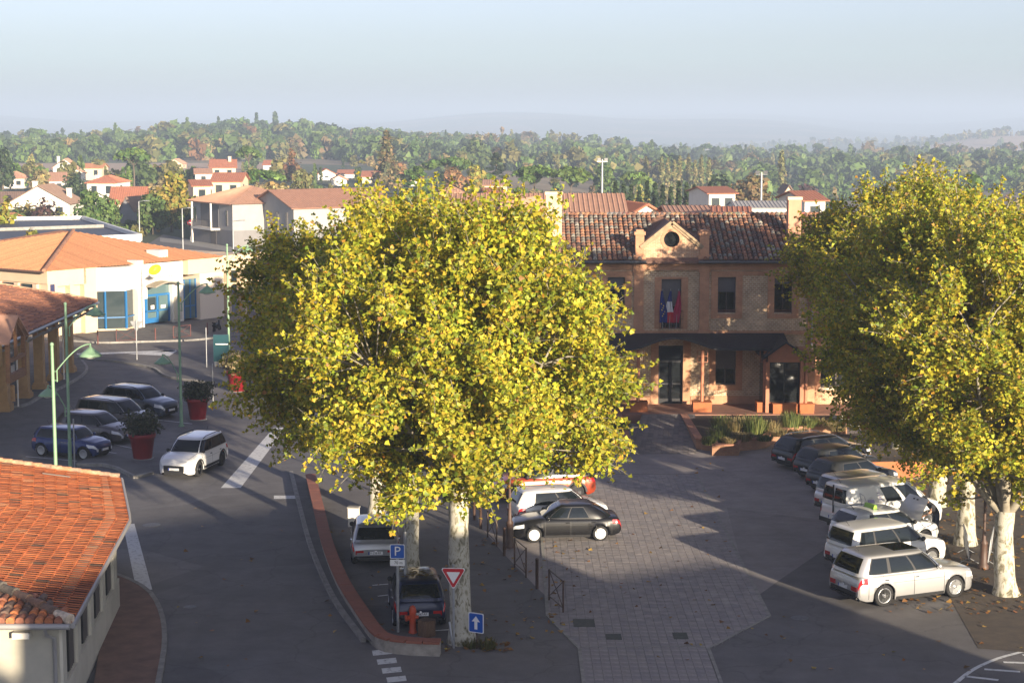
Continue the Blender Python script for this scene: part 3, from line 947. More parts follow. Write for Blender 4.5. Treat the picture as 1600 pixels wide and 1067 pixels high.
def build_town_hall():
    X0, X1 = -2.6, 20.0
    XC = AT(1048, 500, FACY).x
    Y0 = FACY
    DEP = 10.4
    ZT = 0.5                      # terrace level
    EAVE = 8.35
    RIDGE = 10.55
    th = empty('town_hall', (XC, Y0 + DEP / 2, 0), 0, 'two-storey brick town hall with round attic window, tiled roof and dark entrance canopy', 'building')
    off = Vector((-XC, -(Y0 + DEP / 2), 0))
    M = Matrix.Translation(off)
    def fx(px): return AT(px, 500, Y0).x
    def fz(py, Y=None): return AT(1000, py, Y or Y0).z
    ups = []                      # upper windows
    zs0, zs1 = fz(489), fz(433)
    wins = [(fx(949), fx(976)), (fx(1121), fx(1149)), (fx(1209), fx(1237)), (fx(861), fx(888)), (fx(775), fx(802)), (fx(1296), fx(1324))]
    for a, b in wins: ups.append((a, b, zs0, zs1))
    fr = (fx(1033), fx(1064), fz(514), fz(436))
    door = (fx(1029.5), fx(1068), ZT, fz(540))
    lows = [(fx(1119), fx(1151), fz(601), fz(547)), (fx(946), fx(975), fz(601), fz(547)), (fx(1284), fx(1334), fz(605), fz(547)), (fx(860), fx(888), fz(601), fz(547)), (fx(775), fx(803), fz(601), fz(547))]
    mb = MB(M)
    wall_quads(mb, X0, X1, 0, EAVE, Y0, 0.42, ups + [fr, door] + lows)
    mb.quad((X0, Y0 + .42, 0), (X0, Y0 + .42, EAVE), (X0, Y0 + DEP, EAVE), (X0, Y0 + DEP, 0))
    mb.quad((X1, Y0 + .42, EAVE), (X1, Y0 + .42, 0), (X1, Y0 + DEP, 0), (X1, Y0 + DEP, EAVE))
    mb.quad((X1, Y0 + DEP, 0), (X0, Y0 + DEP, 0), (X0, Y0 + DEP, EAVE), (X1, Y0 + DEP, EAVE))
    for x in (X0, X1):
        mb.poly([(x, Y0, EAVE), (x, Y0 + DEP, EAVE), (x, Y0 + DEP / 2, RIDGE - 0.05)])
    wall = mb.build('wall', MATS['galet_wall'], th)
    # dark rooms behind the glass
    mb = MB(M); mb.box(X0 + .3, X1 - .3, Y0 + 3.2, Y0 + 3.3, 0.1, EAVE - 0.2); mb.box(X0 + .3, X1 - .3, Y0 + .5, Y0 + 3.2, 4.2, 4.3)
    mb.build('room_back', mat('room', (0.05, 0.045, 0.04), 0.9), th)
    # brick surrounds, pilasters and bands, all standing proud of the wall
    def trim(name, boxes, m='brick_trim', parent=None):
        mb = MB(M)
        for b in boxes: mb.box(*b)
        return mb.build(name, MATS[m], parent or th)
    for (a, b, c, d) in ups + [fr]:
        s = 0.36
        trim('window_surround', [(a - s, a, Y0 - 0.05, Y0 + 0.002, c - (0.3 if c != fr[2] else 0), d + 0.12), (b, b + s, Y0 - 0.05, Y0 + 0.002, c - (0.3 if c != fr[2] else 0), d + 0.12), (a, b, Y0 - 0.048, Y0 + 0.002, d, d + 0.117)] +
             ([(a, b, Y0 - 0.048, Y0 + 0.002, c - 0.297, c - 0.05)] if c != fr[2] else []))
    for (a, b, c, d) in lows[:2] + lows[3:]:
        s = 0.34
        trim('window_surround', [(a - s, a, Y0 - 0.045, Y0 + .002, c - .3, d + .3), (b, b + s, Y0 - 0.045, Y0 + .002, c - .3, d + .3), (a, b, Y0 - .043, Y0 + .002, c - .297, c), (a, b, Y0 - .043, Y0 + .002, d, d + .297)])
    a, b, c, d = door
    trim('door_surround', [(a - .42, a, Y0 - .05, Y0 + .002, c, d + .3), (b, b + .42, Y0 - .05, Y0 + .002, c, d + .3)])
    # pilasters of the centre bay
    for px0, px1 in ((990, 1005), (1092, 1107)):
        x0, x1 = fx(px0), fx(px1)
        trim('pilaster', [(x0, x1, Y0 - .12, Y0 + .002, fz(515), EAVE - 0.55), (x0 - .08, x1 + .08, Y0 - .16, Y0 + .002, fz(515) - .22, fz(515)), (x0 - .05, x1 + .05, Y0 - .15, Y0 + .002, EAVE - .62, EAVE - .5)])
    # right corner pilaster and the lit base wall beside the porch
    x0, x1 = fx(1262), fx(1283)
    trim('pilaster', [(x0, x1, Y0 - .14, Y0 + .002, ZT, EAVE - .55)])
    trim('frieze', [(X0 - .02, fx(988), Y0 - .08, Y0 + .002, EAVE - .5, EAVE - .02), (fx(988), fx(1110), Y0 - .14, Y0 + .002, EAVE - .5, EAVE + .06), (fx(1110), X1 + .02, Y0 - .08, Y0 + .002, EAVE - .5, EAVE - .02)])
    trim('architrave', [(X0 - .02, fx(988) - .01, Y0 - .062, Y0 + .002, EAVE - .78, EAVE - .56), (fx(1110) + .01, X1 + .02, Y0 - .062, Y0 + .002, EAVE - .78, EAVE - .56)])
    trim('string_course', [(X0 - .03, X1 + .03, Y0 - .1, Y0 + .002, fz(522), fz(517))])
    trim('plinth', [(X0 - .03, a - .45, Y0 - .06, Y0 + .002, 0.02, ZT + .45), (b + .45, fx(1262), Y0 - .06, Y0 + .002, .02, ZT + .45)])
    trim('dado', [(fx(1283), X1 + .03, Y0 - .06, Y0 + .002, ZT - .3, lows[2][2] - .12)], 'brick_pediment')
    trim('window_sill', [(fx(1281), fx(1338), Y0 - .16, Y0 + .1, lows[2][2] - .12, lows[2][2] - .005)], 'pale_stone')
    # windows: frame, two panes, blind, guard rail
    mat('win_frame', (0.055, 0.04, 0.035), 0.5)
    mat('blind', (0.11, 0.105, 0.11), 0.8)
    mat('glass_win', (0.012, 0.014, 0.016), 0.05, spec=0.7)
    def window(a, b, c, d, blind=0.0, rail=False, name='window'):
        y = Y0 + 0.2
        mb = MB(M); f = 0.07
        mb.box(a, a + f, y, y + .07, c, d); mb.box(b - f, b, y, y + .07, c, d); mb.box(a + f, b - f, y, y + .07, d - f, d); mb.box(a + f, b - f, y, y + .07, c, c + f)
        mb.box((a + b) / 2 - .04, (a + b) / 2 + .04, y - .005, y + .07, c + f, d - f)
        o = mb.build(name, MATS['win_frame'], th)
        for (p, q) in ((a + f, (a + b) / 2 - .04), ((a + b) / 2 + .04, b - f)):
            mb = MB(M); mb.box(p, q, y + .03, y + .04, c + f, d - f); mb.build('pane', MATS['glass_win'], o)
        if blind:
            mb = MB(M); mb.box(a + .02, b - .02, y - .05, y - .03, d - (d - c) * blind, d - .01); mb.build('blind', MATS['blind'], o)
        if rail:
            mb = MB(M); mb.tube([(a, Y0 + .08, c + .14), (b, Y0 + .08, c + .14)], .02, 6); mb.tube([(a, Y0 + .08, c + .04), (b, Y0 + .08, c + .04)], .015, 6)
            mb.build('guard_rail', mat('rail_brown', (0.22, 0.10, 0.07), 0.6), o)
        return o
    for k, (a, b, c, d) in enumerate(ups): window(a, b, c, d, (0.36, 0.42, 0.2, 0.3, 0.3, 0.3)[k], True)
    for k, (a, b, c, d) in enumerate(lows): window(a, b, c, d, 0.55 if k == 0 else 0.2)
    o = window(*fr, blind=0.55, name='french_window')
    a, b, c, d = fr
    mb = MB(M)
    for z in (c + .08, c + .55, c + 1.02): mb.tube([(a - .1, Y0 - .1, z), (b + .1, Y0 - .1, z)], .02, 6)
    for i in range(9):
        x = lerp(a - .1, b + .1, i / 8); mb.tube([(x, Y0 - .1, c), (x, Y0 - .1, c + 1.02)], .012, 5)
    mb.build('balcony_rail', MATS['rail_brown'], th)
    # main door
    a, b, c, d = door
    y = Y0 + .16
    mb = MB(M); zt = d - 0.95
    for (p, q) in ((a, a + .09), (b - .09, b), ((a + b) / 2 - .06, (a + b) / 2 + .06)): mb.box(p, q, y, y + .09, c, zt)
    mb.box(a, b, y - .003, y + .09, zt, zt + .12); mb.box(a, a + .09, y, y + .09, zt + .12, d); mb.box(b - .09, b, y, y + .09, zt + .12, d); mb.box(a + .09, b - .09, y, y + .09, d - .09, d)
    for (p, q) in ((a + .09, (a + b) / 2 - .06), ((a + b) / 2 + .06, b - .09)): mb.box(p, q, y + .005, y + .085, c, c + .28); mb.box(p, q, y + .005, y + .085, c + 1.05, c + 1.13)
    o = mb.build('door', mat('door_dark', (0.02, 0.02, 0.024), 0.4), th)
    for (p, q, z0, z1) in ((a + .09, (a + b) / 2 - .06, c + .28, zt), ((a + b) / 2 + .06, b - .09, c + .28, zt), (a + .09, b - .09, zt + .12, d - .09)):
        mb = MB(M); mb.box(p, q, y + .04, y + .05, z0, z1); mb.build('pane', MATS['glass_win'], o)
    mb = MB(M); mb.tube([((a + b) / 2 + .1, y - .06, c + .9), ((a + b) / 2 + .1, y - .06, c + 1.25)], .018, 6); mb.build('handle', MATS['steel'], o)
    # roof ---------------------------------------------------------
    along = Vector((1, 0, 0))
    ov = 0.5
    e0 = Vector((X0 - .4, Y0 - ov, EAVE + 0.02)); rz = RIDGE
    upv = Vector((0, Y0 + DEP / 2 - e0.y, rz - e0.z)); SL = upv.length; upv.normalize()
    mb = MB(M)
    e1x = X1 + .4
    yb = Y0 + DEP + ov
    mb.quad((e0.x, e0.y, e0.z), (e1x, e0.y, e0.z), (e1x, Y0 + DEP / 2, rz), (e0.x, Y0 + DEP / 2, rz))
    mb.quad((e1x, yb, e0.z), (e0.x, yb, e0.z), (e0.x, Y0 + DEP / 2, rz), (e1x, Y0 + DEP / 2, rz))
    mb.box(e0.x, e1x, e0.y - .02, e0.y + .06, e0.z - .14, e0.z - .004)
    mb.quad((e0.x, e0.y, e0.z - .1), (e0.x, Y0, e0.z - .1), (e1x, Y0, e0.z - .1), (e1x, e0.y, e0.z - .1))
    roof = mb.build('roof', mat('roof_under', (0.16, 0.09, 0.065), 0.9, var=0.3, scale=8), th)
    tl = MB(M)
    gx, gy = 0.272, 0.37
    pd0, pd1 = fx(1002) , fx(1096)
    chims = [(fx(853), fx(880)), (fx(1232), fx(1254))]
    def clip(o):
        if fx(990) - .1 < o.x < fx(1108) + .1 and o.y < Y0 + 0.9 and not (o.y < Y0 - .05 and (o.x < fx(1005) or o.x > fx(1093))): return False
        if pd0 < o.x < pd1:
            hp = fz(345) - abs(o.x - XC) * 0.55
            if o.z < hp - .05: return False
        return True
    wt = [4, 4, 3, 2.5, 2.0, 2.5, 1.2, 2]
    canal_tiles(tl, e0 + Vector((0, 0, 0.03)), along, upv, int((e1x - e0.x) / gx), int(SL / gy) + 1, gx, gy, 0.108, TILE_PAL, wt, clip)
    o = tl.build('roof_tiles', MATS['tile_v'], roof); o['kind'] = 'stuff'
    # ridge tiles
    tl = MB(M)
    n = int((e1x - e0.x) / 0.42)
    for i in range(n):
        c = random.choice(TILE_PAL[:3] + TILE_PAL[6:]); tl.setcol(tuple(v * random.uniform(.9, 1.4) for v in c))
        x = e0.x + i * .42
        tl.tube([(x, Y0 + DEP / 2, rz + .02), (x + .44, Y0 + DEP / 2, rz + .04)], [.13, .115], 8, smooth=False)
    o = tl.build('ridge_tiles', MATS['tile_v'], roof); o['kind'] = 'stuff'
    mb = MB(M)
    gp = [(e0.x, fx(1008)), (fx(1089), e1x)]
    for (a, b) in gp:
        mb.tube([(a, e0.y - .09, e0.z - .05), (b, e0.y - .09, e0.z - .05)], .085, 8)
    mb.build('gutter', MATS['gutter_grey'], roof)
    # downpipe at the right
    mb = MB(M); x = fx(1268); mb.tube([(x, Y0 - .25, EAVE - .2), (x, Y0 - .22, ZT)], .05, 8); mb.build('downpipe', mat('pipe', (0.45, 0.44, 0.42), 0.5), th)
    # pediment with round window
    zb = EAVE - .02
    apex = fz(345)
    w2 = (pd1 - pd0) / 2 - .12
    zsh = fz(383)
    mb = MB(M)
    cx, cz, cr = XC, fz(374), 0.43
    yF, yK = Y0 - .10, Y0 + .35
    outl = [(XC - w2, zb), (XC + w2, zb), (XC + w2, zsh), (XC, apex - .12), (XC - w2, zsh)]
    # ring-cut gable: connect the outline to the circle
    N = 40
    def outline_pt(t):
        per = outl + [outl[0]]
        ds = [math.hypot(per[i + 1][0] - per[i][0], per[i + 1][1] - per[i][1]) for i in range(5)]
        s_ = t * sum(ds)
        for i in range(5):
            if s_ <= ds[i] + 1e-9:
                u = s_ / ds[i]; return (lerp(per[i][0], per[i + 1][0], u), lerp(per[i][1], per[i + 1][1], u))
            s_ -= ds[i]
        return per[0]
    def ray_out(a):
        dx, dz = math.cos(a), math.sin(a)
        best = 99
        for i in range(5):
            x1, z1 = outl[i]; x2, z2 = outl[(i + 1) % 5]
            ex, ez = x2 - x1, z2 - z1
            den = dx * ez - dz * ex
            if abs(den) < 1e-9: continue
            t = ((x1 - cx) * ez - (z1 - cz) * ex) / den
            u = ((x1 - cx) * dz - (z1 - cz) * dx) / den
            if t > 0 and -1e-6 <= u <= 1 + 1e-6: best = min(best, t)
        return (cx + dx * best, cz + dz * best)
    angs = sorted(set([2 * PI * k / N for k in range(N)] + [math.atan2(z - cz, x - cx) % (2 * PI) for x, z in outl]))
    n = len(angs)
    for i in range(n):
        a, b = angs[i], angs[(i + 1) % n]
        pa, pb = ray_out(a), ray_out(b)
        ca, cb2 = (cx + cr * math.cos(a), cz + cr * math.sin(a)), (cx + cr * math.cos(b), cz + cr * math.sin(b))
        mb.quad((ca[0], yF, ca[1]), (pa[0], yF, pa[1]), (pb[0], yF, pb[1]), (cb2[0], yF, cb2[1]))
        mb.quad((ca[0], yF, ca[1]), (cb2[0], yF, cb2[1]), (cb2[0], yK, cb2[1]), (ca[0], yK, ca[1]))
        mb.quad((pa[0], yF, pa[1]), (pa[0], yK, pa[1]), (pb[0], yK, pb[1]), (pb[0], yF, pb[1]))
    ped = mb.build('pediment', MATS['brick_pediment'], th)
    # saddle roof running back from the pediment
    mb = MB(M)
    for sgn in (-1, 1):
        mb.quad((XC, yK - .02, apex - .13), (XC, Y0 + 5.2, apex - .13), (XC + sgn * w2, Y0 + 5.2, zsh - .01), (XC + sgn * w2, yK - .02, zsh - .01))
        mb.quad((XC + sgn * w2, yK, zb), (XC + sgn * w2, yK, zsh - .01), (XC + sgn * w2, Y0 + 4.5, zsh - .01), (XC + sgn * w2, Y0 + 4.5, zb))
    mb.build('dormer_roof', MATS['roof_under'], th)
    mb = MB(M)
    t_ = [(XC + cr * 1.0 * math.cos(a), yF - .05, cz + cr * 1.0 * math.sin(a)) for a in [2 * PI * k / 28 for k in range(29)]]
    for i in range(28):
        a0, a1 = 2 * PI * i / 28, 2 * PI * (i + 1) / 28
        def rp(a, r, y): return (cx + r * math.cos(a), y, cz + r * math.sin(a))
        mb.quad(rp(a0, cr, yF - .03), rp(a0, cr + .16, yF - .03), rp(a1, cr + .16, yF - .03), rp(a1, cr, yF - .03))
        mb.quad(rp(a0, cr + .16, yF - .03), rp(a0, cr + .16, yF + .01), rp(a1, cr + .16, yF + .01), rp(a1, cr + .16, yF - .03))
    mb.build('round_window_surround', MATS['brick_trim'], ped)
    mb = MB(M); mb.poly([rp(2 * PI * k / 28, cr + .01, yF + .3) for k in range(28)]); mb.build('round_pane', MATS['glass_win'], ped)
    # raking cornice
    mb = MB(M)
    for sgn in (-1, 1):
        d = Vector((sgn * w2, 0, zsh - apex + .12)).normalized()
        nrm = Vector((-d.z * sgn, 0, d.x * sgn)); nrm = nrm if nrm.z > 0 else -nrm
        a = Vector((XC, 0, apex - .10)); b = Vector((XC + sgn * (w2 + .16), 0, zsh - .14))
        for (y0, y1, t0, t1) in ((yF - .14, Y0 + .55, .0, .12), (yF - .08, yF - .001, -.13, -.002)):
            vs = []
            for p in (a, b):
                for (yy, tt) in ((y0, t0), (y1, t0), (y1, t1), (y0, t1)):
                    q = p + nrm * tt; vs.append((q.x, yy, q.z))
            mb.add(vs, [(0, 1, 2, 3), (7, 6, 5, 4), (0, 4, 5, 1), (1, 5, 6, 2), (2, 6, 7, 3), (3, 7, 4, 0)])
    mb.build('raking_cornice', MATS['stone_cap'], ped)
    trim('attic_band', [(XC - w2 - .1, XC + w2 + .1, yF - .1, yF + .02, zb - .06, zb + .08)], 'stone_cap')
    for (p0, p1) in ((991, 1006), (1091, 1107)):
        a, b = fx(p0), fx(p1)
        trim('attic_pillar', [(a + .03, b - .03, Y0 - .16, Y0 + .5, zb + .35, fz(367)), (a - .06, b + .06, Y0 - .24, Y0 + .58, zb + .1, zb + .35), (a - .04, b + .04, Y0 - .22, Y0 + .55, fz(367), fz(362)), (a + .06, b - .06, Y0 - .1, Y0 + .45, fz(362), fz(359))], 'brick_trim' if p0 == 991 else 'brick_trim')
    # chimneys
    for k, (a, b) in enumerate(chims):
        y0 = Y0 + 2.0
        s_ = (y0 + 2) / (Y0)
        a2, b2 = AT(853 if k == 0 else 1232, 340, y0).x, AT(878 if k == 0 else 1252, 340, y0).x
        ztop = AT(866, 300 if k == 0 else 308, y0).z
        zlo = EAVE + .8
        mb = MB(M); mb.box(a2, b2, y0, y0 + .75, zlo, ztop - .1)
        c = mb.build('chimney', mat('chimney_a', (0.60, 0.41, 0.29), 0.85, var=0.12, scale=2) if k == 0 else mat('chimney_b', (0.52, 0.27, 0.17), 0.85, var=0.12, scale=2), th)
        mb = MB(M); mb.box(a2 - .05, b2 + .05, y0 - .05, y0 + .8, ztop - .16, ztop); mb.build('cap', MATS['cream_render'], c)
    # canopy -------------------------------------------------------
    yc = Y0 - 2.7
    zw = fz(520); zf = AT(1000, 545, yc).z
    cxL, cxR = fx(842), AT(1236, 545, yc).x
    lift = AT(1048, 527, yc).z - zf
    hw = 2.6
    def czf(x):
        u = abs(x - XC) / hw
        if u >= 1: return zf
        return zf + lift * (0.5 + 0.5 * math.cos(PI * u))
    mb = MB(M)
    nx = 80
    xsn = [lerp(cxL, cxR, i / nx) for i in range(nx + 1)]
    for a, b in zip(xsn, xsn[1:]):
        za, zb2 = czf(a), czf(b)
        mb.quad((a, yc, za), (b, yc, zb2), (b, Y0 - .1, zw), (a, Y0 - .1, zw))
        mb.quad((b, yc, zb2 - .10), (a, yc, za - .10), (a, Y0 - .1, zw - .12), (b, Y0 - .1, zw - .12))
        mb.quad((a, yc, za - .10), (b, yc, zb2 - .10), (b, yc, zb2), (a, yc, za))
    can = mb.build('canopy', MATS['slate'], th)
    # slate courses as real laps
    mb = MB(M)
    for j in range(1, 9):
        t = j / 9
        for a, b in zip(xsn, xsn[1:]):
            def pt(x, tt, h): return (x, lerp(yc, Y0 - .1, tt), lerp(czf(x), zw, tt) + h)
            mb.quad(pt(a, t - .11, .012), pt(b, t - .11, .012), pt(b, t, .004), pt(a, t, .004))
    o = mb.build('slates', MATS['slate'], can); o['kind'] = 'stuff'
    # columns on corten tubs
    cols = [AT(997, 600, Y0 - 2.4), AT(1097, 600, Y0 - 2.4), AT(1195, 600, Y0 - 2.4), AT(1259, 600, Y0 - 2.9)]
    colY = [Y0 - 2.4] * 3 + [Y0 - 2.9]
    for k, c in enumerate(cols):
        mb = MB(M); y = colY[k]
        mb.tube([(c.x, y, ZT), (c.x, y, zf - .1)], .095, 10)
        o = mb.build('column', MATS['terra_paint'], th)
        mb = MB(M)
        for sx in (-.28, 0, .28):
            if abs(sx) > 0: mb.bar((c.x + sx, y, zf - .75), (c.x + sx, y, zf - .12), .035, .035)
        for zz in (zf - .75, zf - .43, zf - .13): mb.bar((c.x - .28, y + .001, zz), (c.x + .28, y + .001, zz), .03, .03)
        mb.build('bracket', MATS['terra_paint'], o)
    for (p0, p1, yy) in ((984, 1012, 2.75), (1083, 1112, 2.75), (1183, 1207, 2.75), (1208, 1246, 3.3), (1250, 1272, 3.3)):
        a, b = AT(p0, 640, Y0 - yy).x, AT(p1, 640, Y0 - yy).x
        mb = MB(M); mb.box(a, b, Y0 - yy, Y0 - yy + .85, ZT - .25, ZT + .48); mb.box(a - .02, b + .02, Y0 - yy - .02, Y0 - yy + .87, ZT + .48, ZT + .52)
        mb.build('tub', MATS['corten'], th)
    # gabled porch
    yp = Y0 - 3.0
    pa, pb = AT(1200, 565, yp).x, AT(1254, 565, yp).x
    pc = (pa + pb) / 2
    zg, zg2, zap = AT(1226, 566, yp).z, AT(1226, 552, yp).z, AT(1226, 533, yp).z
    mb = MB(M)
    mb.extrude_y([(pa, zg), (pb, zg), (pb, zg2), (pc, zap - .12), (pa, zg2)], yp, yp + .12)
    por = mb.build('porch_gable', MATS['terra_paint'], th)
    mb = MB(M)
    for sgn in (-1, 1):
        e = pc + sgn * ((pb - pa) / 2 + .28); ze = zg2 - .22
        mb.add([(pc, yp - .2, zap), (e, yp - .2, ze), (e, Y0 - .1, ze), (pc, Y0 - .1, zap), (pc, yp - .2, zap - .1), (e, yp - .2, ze - .1), (e, Y0 - .1, ze - .1), (pc, Y0 - .1, zap - .1)],
               [(0, 1, 2, 3), (7, 6, 5, 4), (0, 4, 5, 1), (1, 5, 6, 2), (2, 6, 7, 3), (3, 7, 4, 0)])
    mb.build('porch_roof', MATS['slate'], por)
    for x in (pa, pb):
        mb = MB(M); mb.box(x - .09 if x == pa else x - .1, x + .1 if x == pa else x + .09, yp + .02, yp + .2, ZT, zg - .001); mb.build('porch_post', MATS['terra_paint'], por)
    mb = MB(M); y = yp + .25
    for x in (pa + .12, pc - .03, pb - .18): mb.box(x, x + .06, y, y + .06, ZT, zg)
    mb.box(pa + .1, pb - .1, y + .001, y + .059, ZT + .02, ZT + .1); mb.box(pa + .1, pb - .1, y + .001, y + .059, zg - .08, zg - .01)
    o = mb.build('porch_glazing', MATS['door_dark'], por)
    for (p, q) in ((pa + .18, pc - .03), (pc + .03, pb - .18)):
        mb = MB(M); mb.box(p, q, y + .02, y + .03, ZT + .1, zg - .08); mb.build('pane', MATS['glass_win'], o)
    for x in (pa, pb):
        mb = MB(M); mb.box(x - .02, x + .02, yp + .2, Y0, ZT, zg2 - .2); mb.build('side_pane', MATS['glass_win'], por)
    mb = MB(M); mb.box(pb + .1, fx(1262) + .05, yp + .6, Y0, ZT, zg2); mb.build('porch_wall', MATS['brick_trim'], por)
    # terrace slab
    mb = MB(M); mb.box(fx(880), X1 + 4, Y0 - 3.5, Y0 - .02, 0.01, ZT)
    mb.build('terrace', MATS['terrace'], th)
    return th, XC, ZT
TH, TH_XC, TH_ZT = build_town_hall()

# flags on the balcony ----------------------------------------------------
mat('flag_blue', (0.015, 0.03, 0.19), 0.8); mat('flag_white', (0.72, 0.72, 0.72), 0.8); mat('flag_red', (0.50, 0.012, 0.03), 0.8)
mat('flag_magenta', (0.40, 0.015, 0.07), 0.8); mat('flag_star', (0.75, 0.55, 0.05), 0.7)
def flag(name, label, px, lean, mats, kind):
    y = FACY - 0.38
    b = AT(px, 514, y)
    e = empty(name, (b.x, y, b.z), 0, label, 'flag', 'flags on the balcony')
    H = 1.75
    mb = MB(); mb.tube([(0, 0, 0), (lean, -.28, H + .45)], .018, 6); mb.build('pole', MATS['galv'], e)
    def P(u, v, dy=0):      # u across the hanging cloth, v downward
        fold = 0.05 * math.sin(u * 9 + v * 2.5) + .03 * math.sin(u * 19)
        wd = 0.10 + 0.30 * min(1, v * 1.6)
        x = lean * (1 - v) + (u - .5) * wd + .05 * math.sin(v * 4 + px)
        return (x, -.26 * (1 - v) + fold - .06 + dy, H * (1 - v) + .35 - .3 * v * 0)
    nb = len(mats)
    for k in range(nb):
        mb = MB()
        if kind == 'v':     # bands follow one another down the cloth since it hangs limp
            mb.grid(lambda u, v: P(u, lerp(k / nb, (k + 1) / nb, v)), 10, 8)
        else:
            mb.grid(lambda u, v: P(lerp(k / nb, (k + 1) / nb, u), v), 8, 16)
        mb.build('cloth', MATS[mats[k]], e)
    if kind == 'stars':
        for k in range(7):
            p = P(0.25 + 0.5 * ((k * 37) % 10) / 10, 0.4 + 0.45 * k / 7, -.012)
            mb = MB(); s = .05
            mb.poly([(p[0] + s * (1 if q % 2 == 0 else .45) * math.sin(q * PI / 5), p[1], p[2] + s * (1 if q % 2 == 0 else .45) * math.cos(q * PI / 5)) for q in range(10)]); mb.build('star', MATS['flag_star'], e)
flag('flag', 'blue flag with gold stars hanging on the balcony, left of three', 1035, -.02, ['flag_blue'], 'stars')
flag('flag', 'blue, white and red flag hanging in the middle of the balcony', 1046, .02, ['flag_blue', 'flag_white', 'flag_red'], 'v')
flag('flag', 'magenta red flag hanging on the balcony, right of three', 1056, .10, ['flag_magenta'], 'p')

# ramp and planting beds in front -----------------------------------------
def build_front():
    Y0 = FACY
    mb = MB()
    a, b, c, d = G(985, 709), G(1088, 709), AT(1086, 640, Y0 - 3.5), AT(1003, 640, Y0 - 3.5)
    RT = TH_ZT + .004
    mb.poly([(a.x, a.y, .012), (b.x, b.y, .012), (c.x, c.y, RT), (d.x, d.y, RT)])
    mb.poly([(b.x, b.y, 0.01), (c.x, c.y, 0.01), (c.x, c.y, RT)]); mb.poly([(a.x, a.y, .01), (d.x, d.y, RT), (d.x, d.y, .01)])
    ramp = tag(mb.build('ramp', MATS['paver_joint']), kind='structure')
    pal = [(0.19, 0.165, 0.15), (0.165, 0.15, 0.145), (0.21, 0.185, 0.17), (0.145, 0.13, 0.125)]
    Lr = math.hypot(c.y - b.y, RT)
    ang = math.atan2(RT, c.y - b.y)
    nrow = 26; nc = 11
    protos = []
    for cc in pal:
        m2 = MB(); m2.setcol(cc); m2.box(-.145, .145, -.185, .185, 0, .014); protos.append(m2.mesh('paver', MATS['paver']))
    for j in range(nrow):
        t = (j + .5) / nrow
        xl, xr = lerp(a.x, d.x, t) + .1, lerp(b.x, c.x, t) - .1
        for i in range(nc):
            x = lerp(xl, xr, (i + .5) / nc)
            o = link('paver', random.choice(protos), ramp, (x, lerp(a.y, d.y, t), lerp(.012, RT, t) + .003), (ang, 0, 0))
            o.scale = ((xr - xl) / nc / .302, Lr / nrow / .385, 1)
    brick_mat('bed_brick', (0.40, 0.20, 0.11), (0.33, 0.155, 0.085), (0.36, 0.24, 0.16), 0.24, 0.075, 0.01, var=0.25)
    mat('bed_coping', (0.36, 0.17, 0.11), 0.85, var=0.2, scale=4)
    mat('soil', (0.035, 0.027, 0.022), 0.95, col2=(0.085, 0.055, 0.035), scale=2.5, bump=0.5, bscale=12)
    def bed(label, line, back, h):
        e = empty('planting_bed', (line[0][0], line[0][1], 0), 0, label, 'planting bed')
        M = Matrix.Translation((-line[0][0], -line[0][1], 0))
        mb = MB(M); ribbon(mb, line, .3, 0, h - .06); mb.build('wall', MATS['bed_brick'], e)
        # coping stones one by one
        d = 0
        P = [Vector((p[0], p[1])) for p in line]
        for p, q in zip(P, P[1:]):
            L = (q - p).length; n = max(1, round(L / .55))
            for k in range(n):
                u, v = p.lerp(q, k / n), p.lerp(q, (k + 1) / n)
                g = (v - u).normalized() * .006
                mb = MB(M); ribbon(mb, [u + g, v - g], .38, h - .06, h + random.uniform(0, .006)); mb.build('coping_stone', MATS['bed_coping'], e)
        mb = MB(M)
        pts = [(p[0], p[1], h - .1) for p in line] + [(p[0], p[1], h - .06) for p in back]
        mb.poly(pts); mb.build('soil', MATS['soil'], e)
        return e
    bz = .55
    lr = [AT(1090, 640, Y0 - 3.6), G(1092, 702), G(1114, 704), G(1116, 711), G(1150, 711), G(1152, 704), G(1178, 702)] + smooth_line([G(1192, 699), G(1215, 688), G(1250, 682), G(1290, 678), G(1322, 677)], 4)
    lr[0] = Vector((lr[1].x - .05, Y0 - 3.6))
    lr = [(p[0], p[1]) for p in lr]
    e1 = bed('raised brick bed of low shrubs to the right of the town hall ramp', lr, [(lr[-1][0], Y0 - 3.6)], bz)
    ll = [(G(980, 704).x, Y0 - 3.6), tuple(G(980, 704)[:2]), tuple(G(930, 704)[:2]), tuple(G(900, 702)[:2]), tuple(G(860, 698)[:2])]
    e2 = bed('raised brick bed to the left of the ramp, half hidden by leaves', ll, [(ll[-1][0], Y0 - 3.6)], bz)
    return lr, ll, bz
BED_R, BED_L, BED_Z = build_front()
# ------------------------------------------------------------------ background trees
leaf_mat('bg_leaf', 0.25, 0.6, rnd=0.22, hue=0.012)
leaf_mat('forest_leaf', 0.2, 0.65)
mat('bark', (0.11, 0.085, 0.06), 0.9, var=0.3, scale=5)

def cards(C, N, S, cols, name, mt):
    """irregular four-cornered leaf tufts"""
    n = len(C)
    t = RNG.normal(size=(n, 3)); N = N / (np.linalg.norm(N, axis=1, keepdims=True) + 1e-9)
    A = np.cross(N, t); A /= (np.linalg.norm(A, axis=1, keepdims=True) + 1e-9); B = np.cross(N, A)
    V = np.zeros((n, 4, 3), np.float32)
    j = RNG.uniform(0.55, 1.3, (n, 4))
    for k in range(4):
        a = 2 * PI * k / 4
        V[:, k] = C + (A * math.cos(a) + B * math.sin(a)) * (S * j[:, k] * 0.58)[:, None] + N * (S * RNG.uniform(-.12, .12, n))[:, None]
    F = (np.arange(n) * 4)[:, None] + np.arange(4)[None]
    return npmesh(name, V.reshape(-1, 3), F, mt, np.repeat(cols, 4, axis=0))

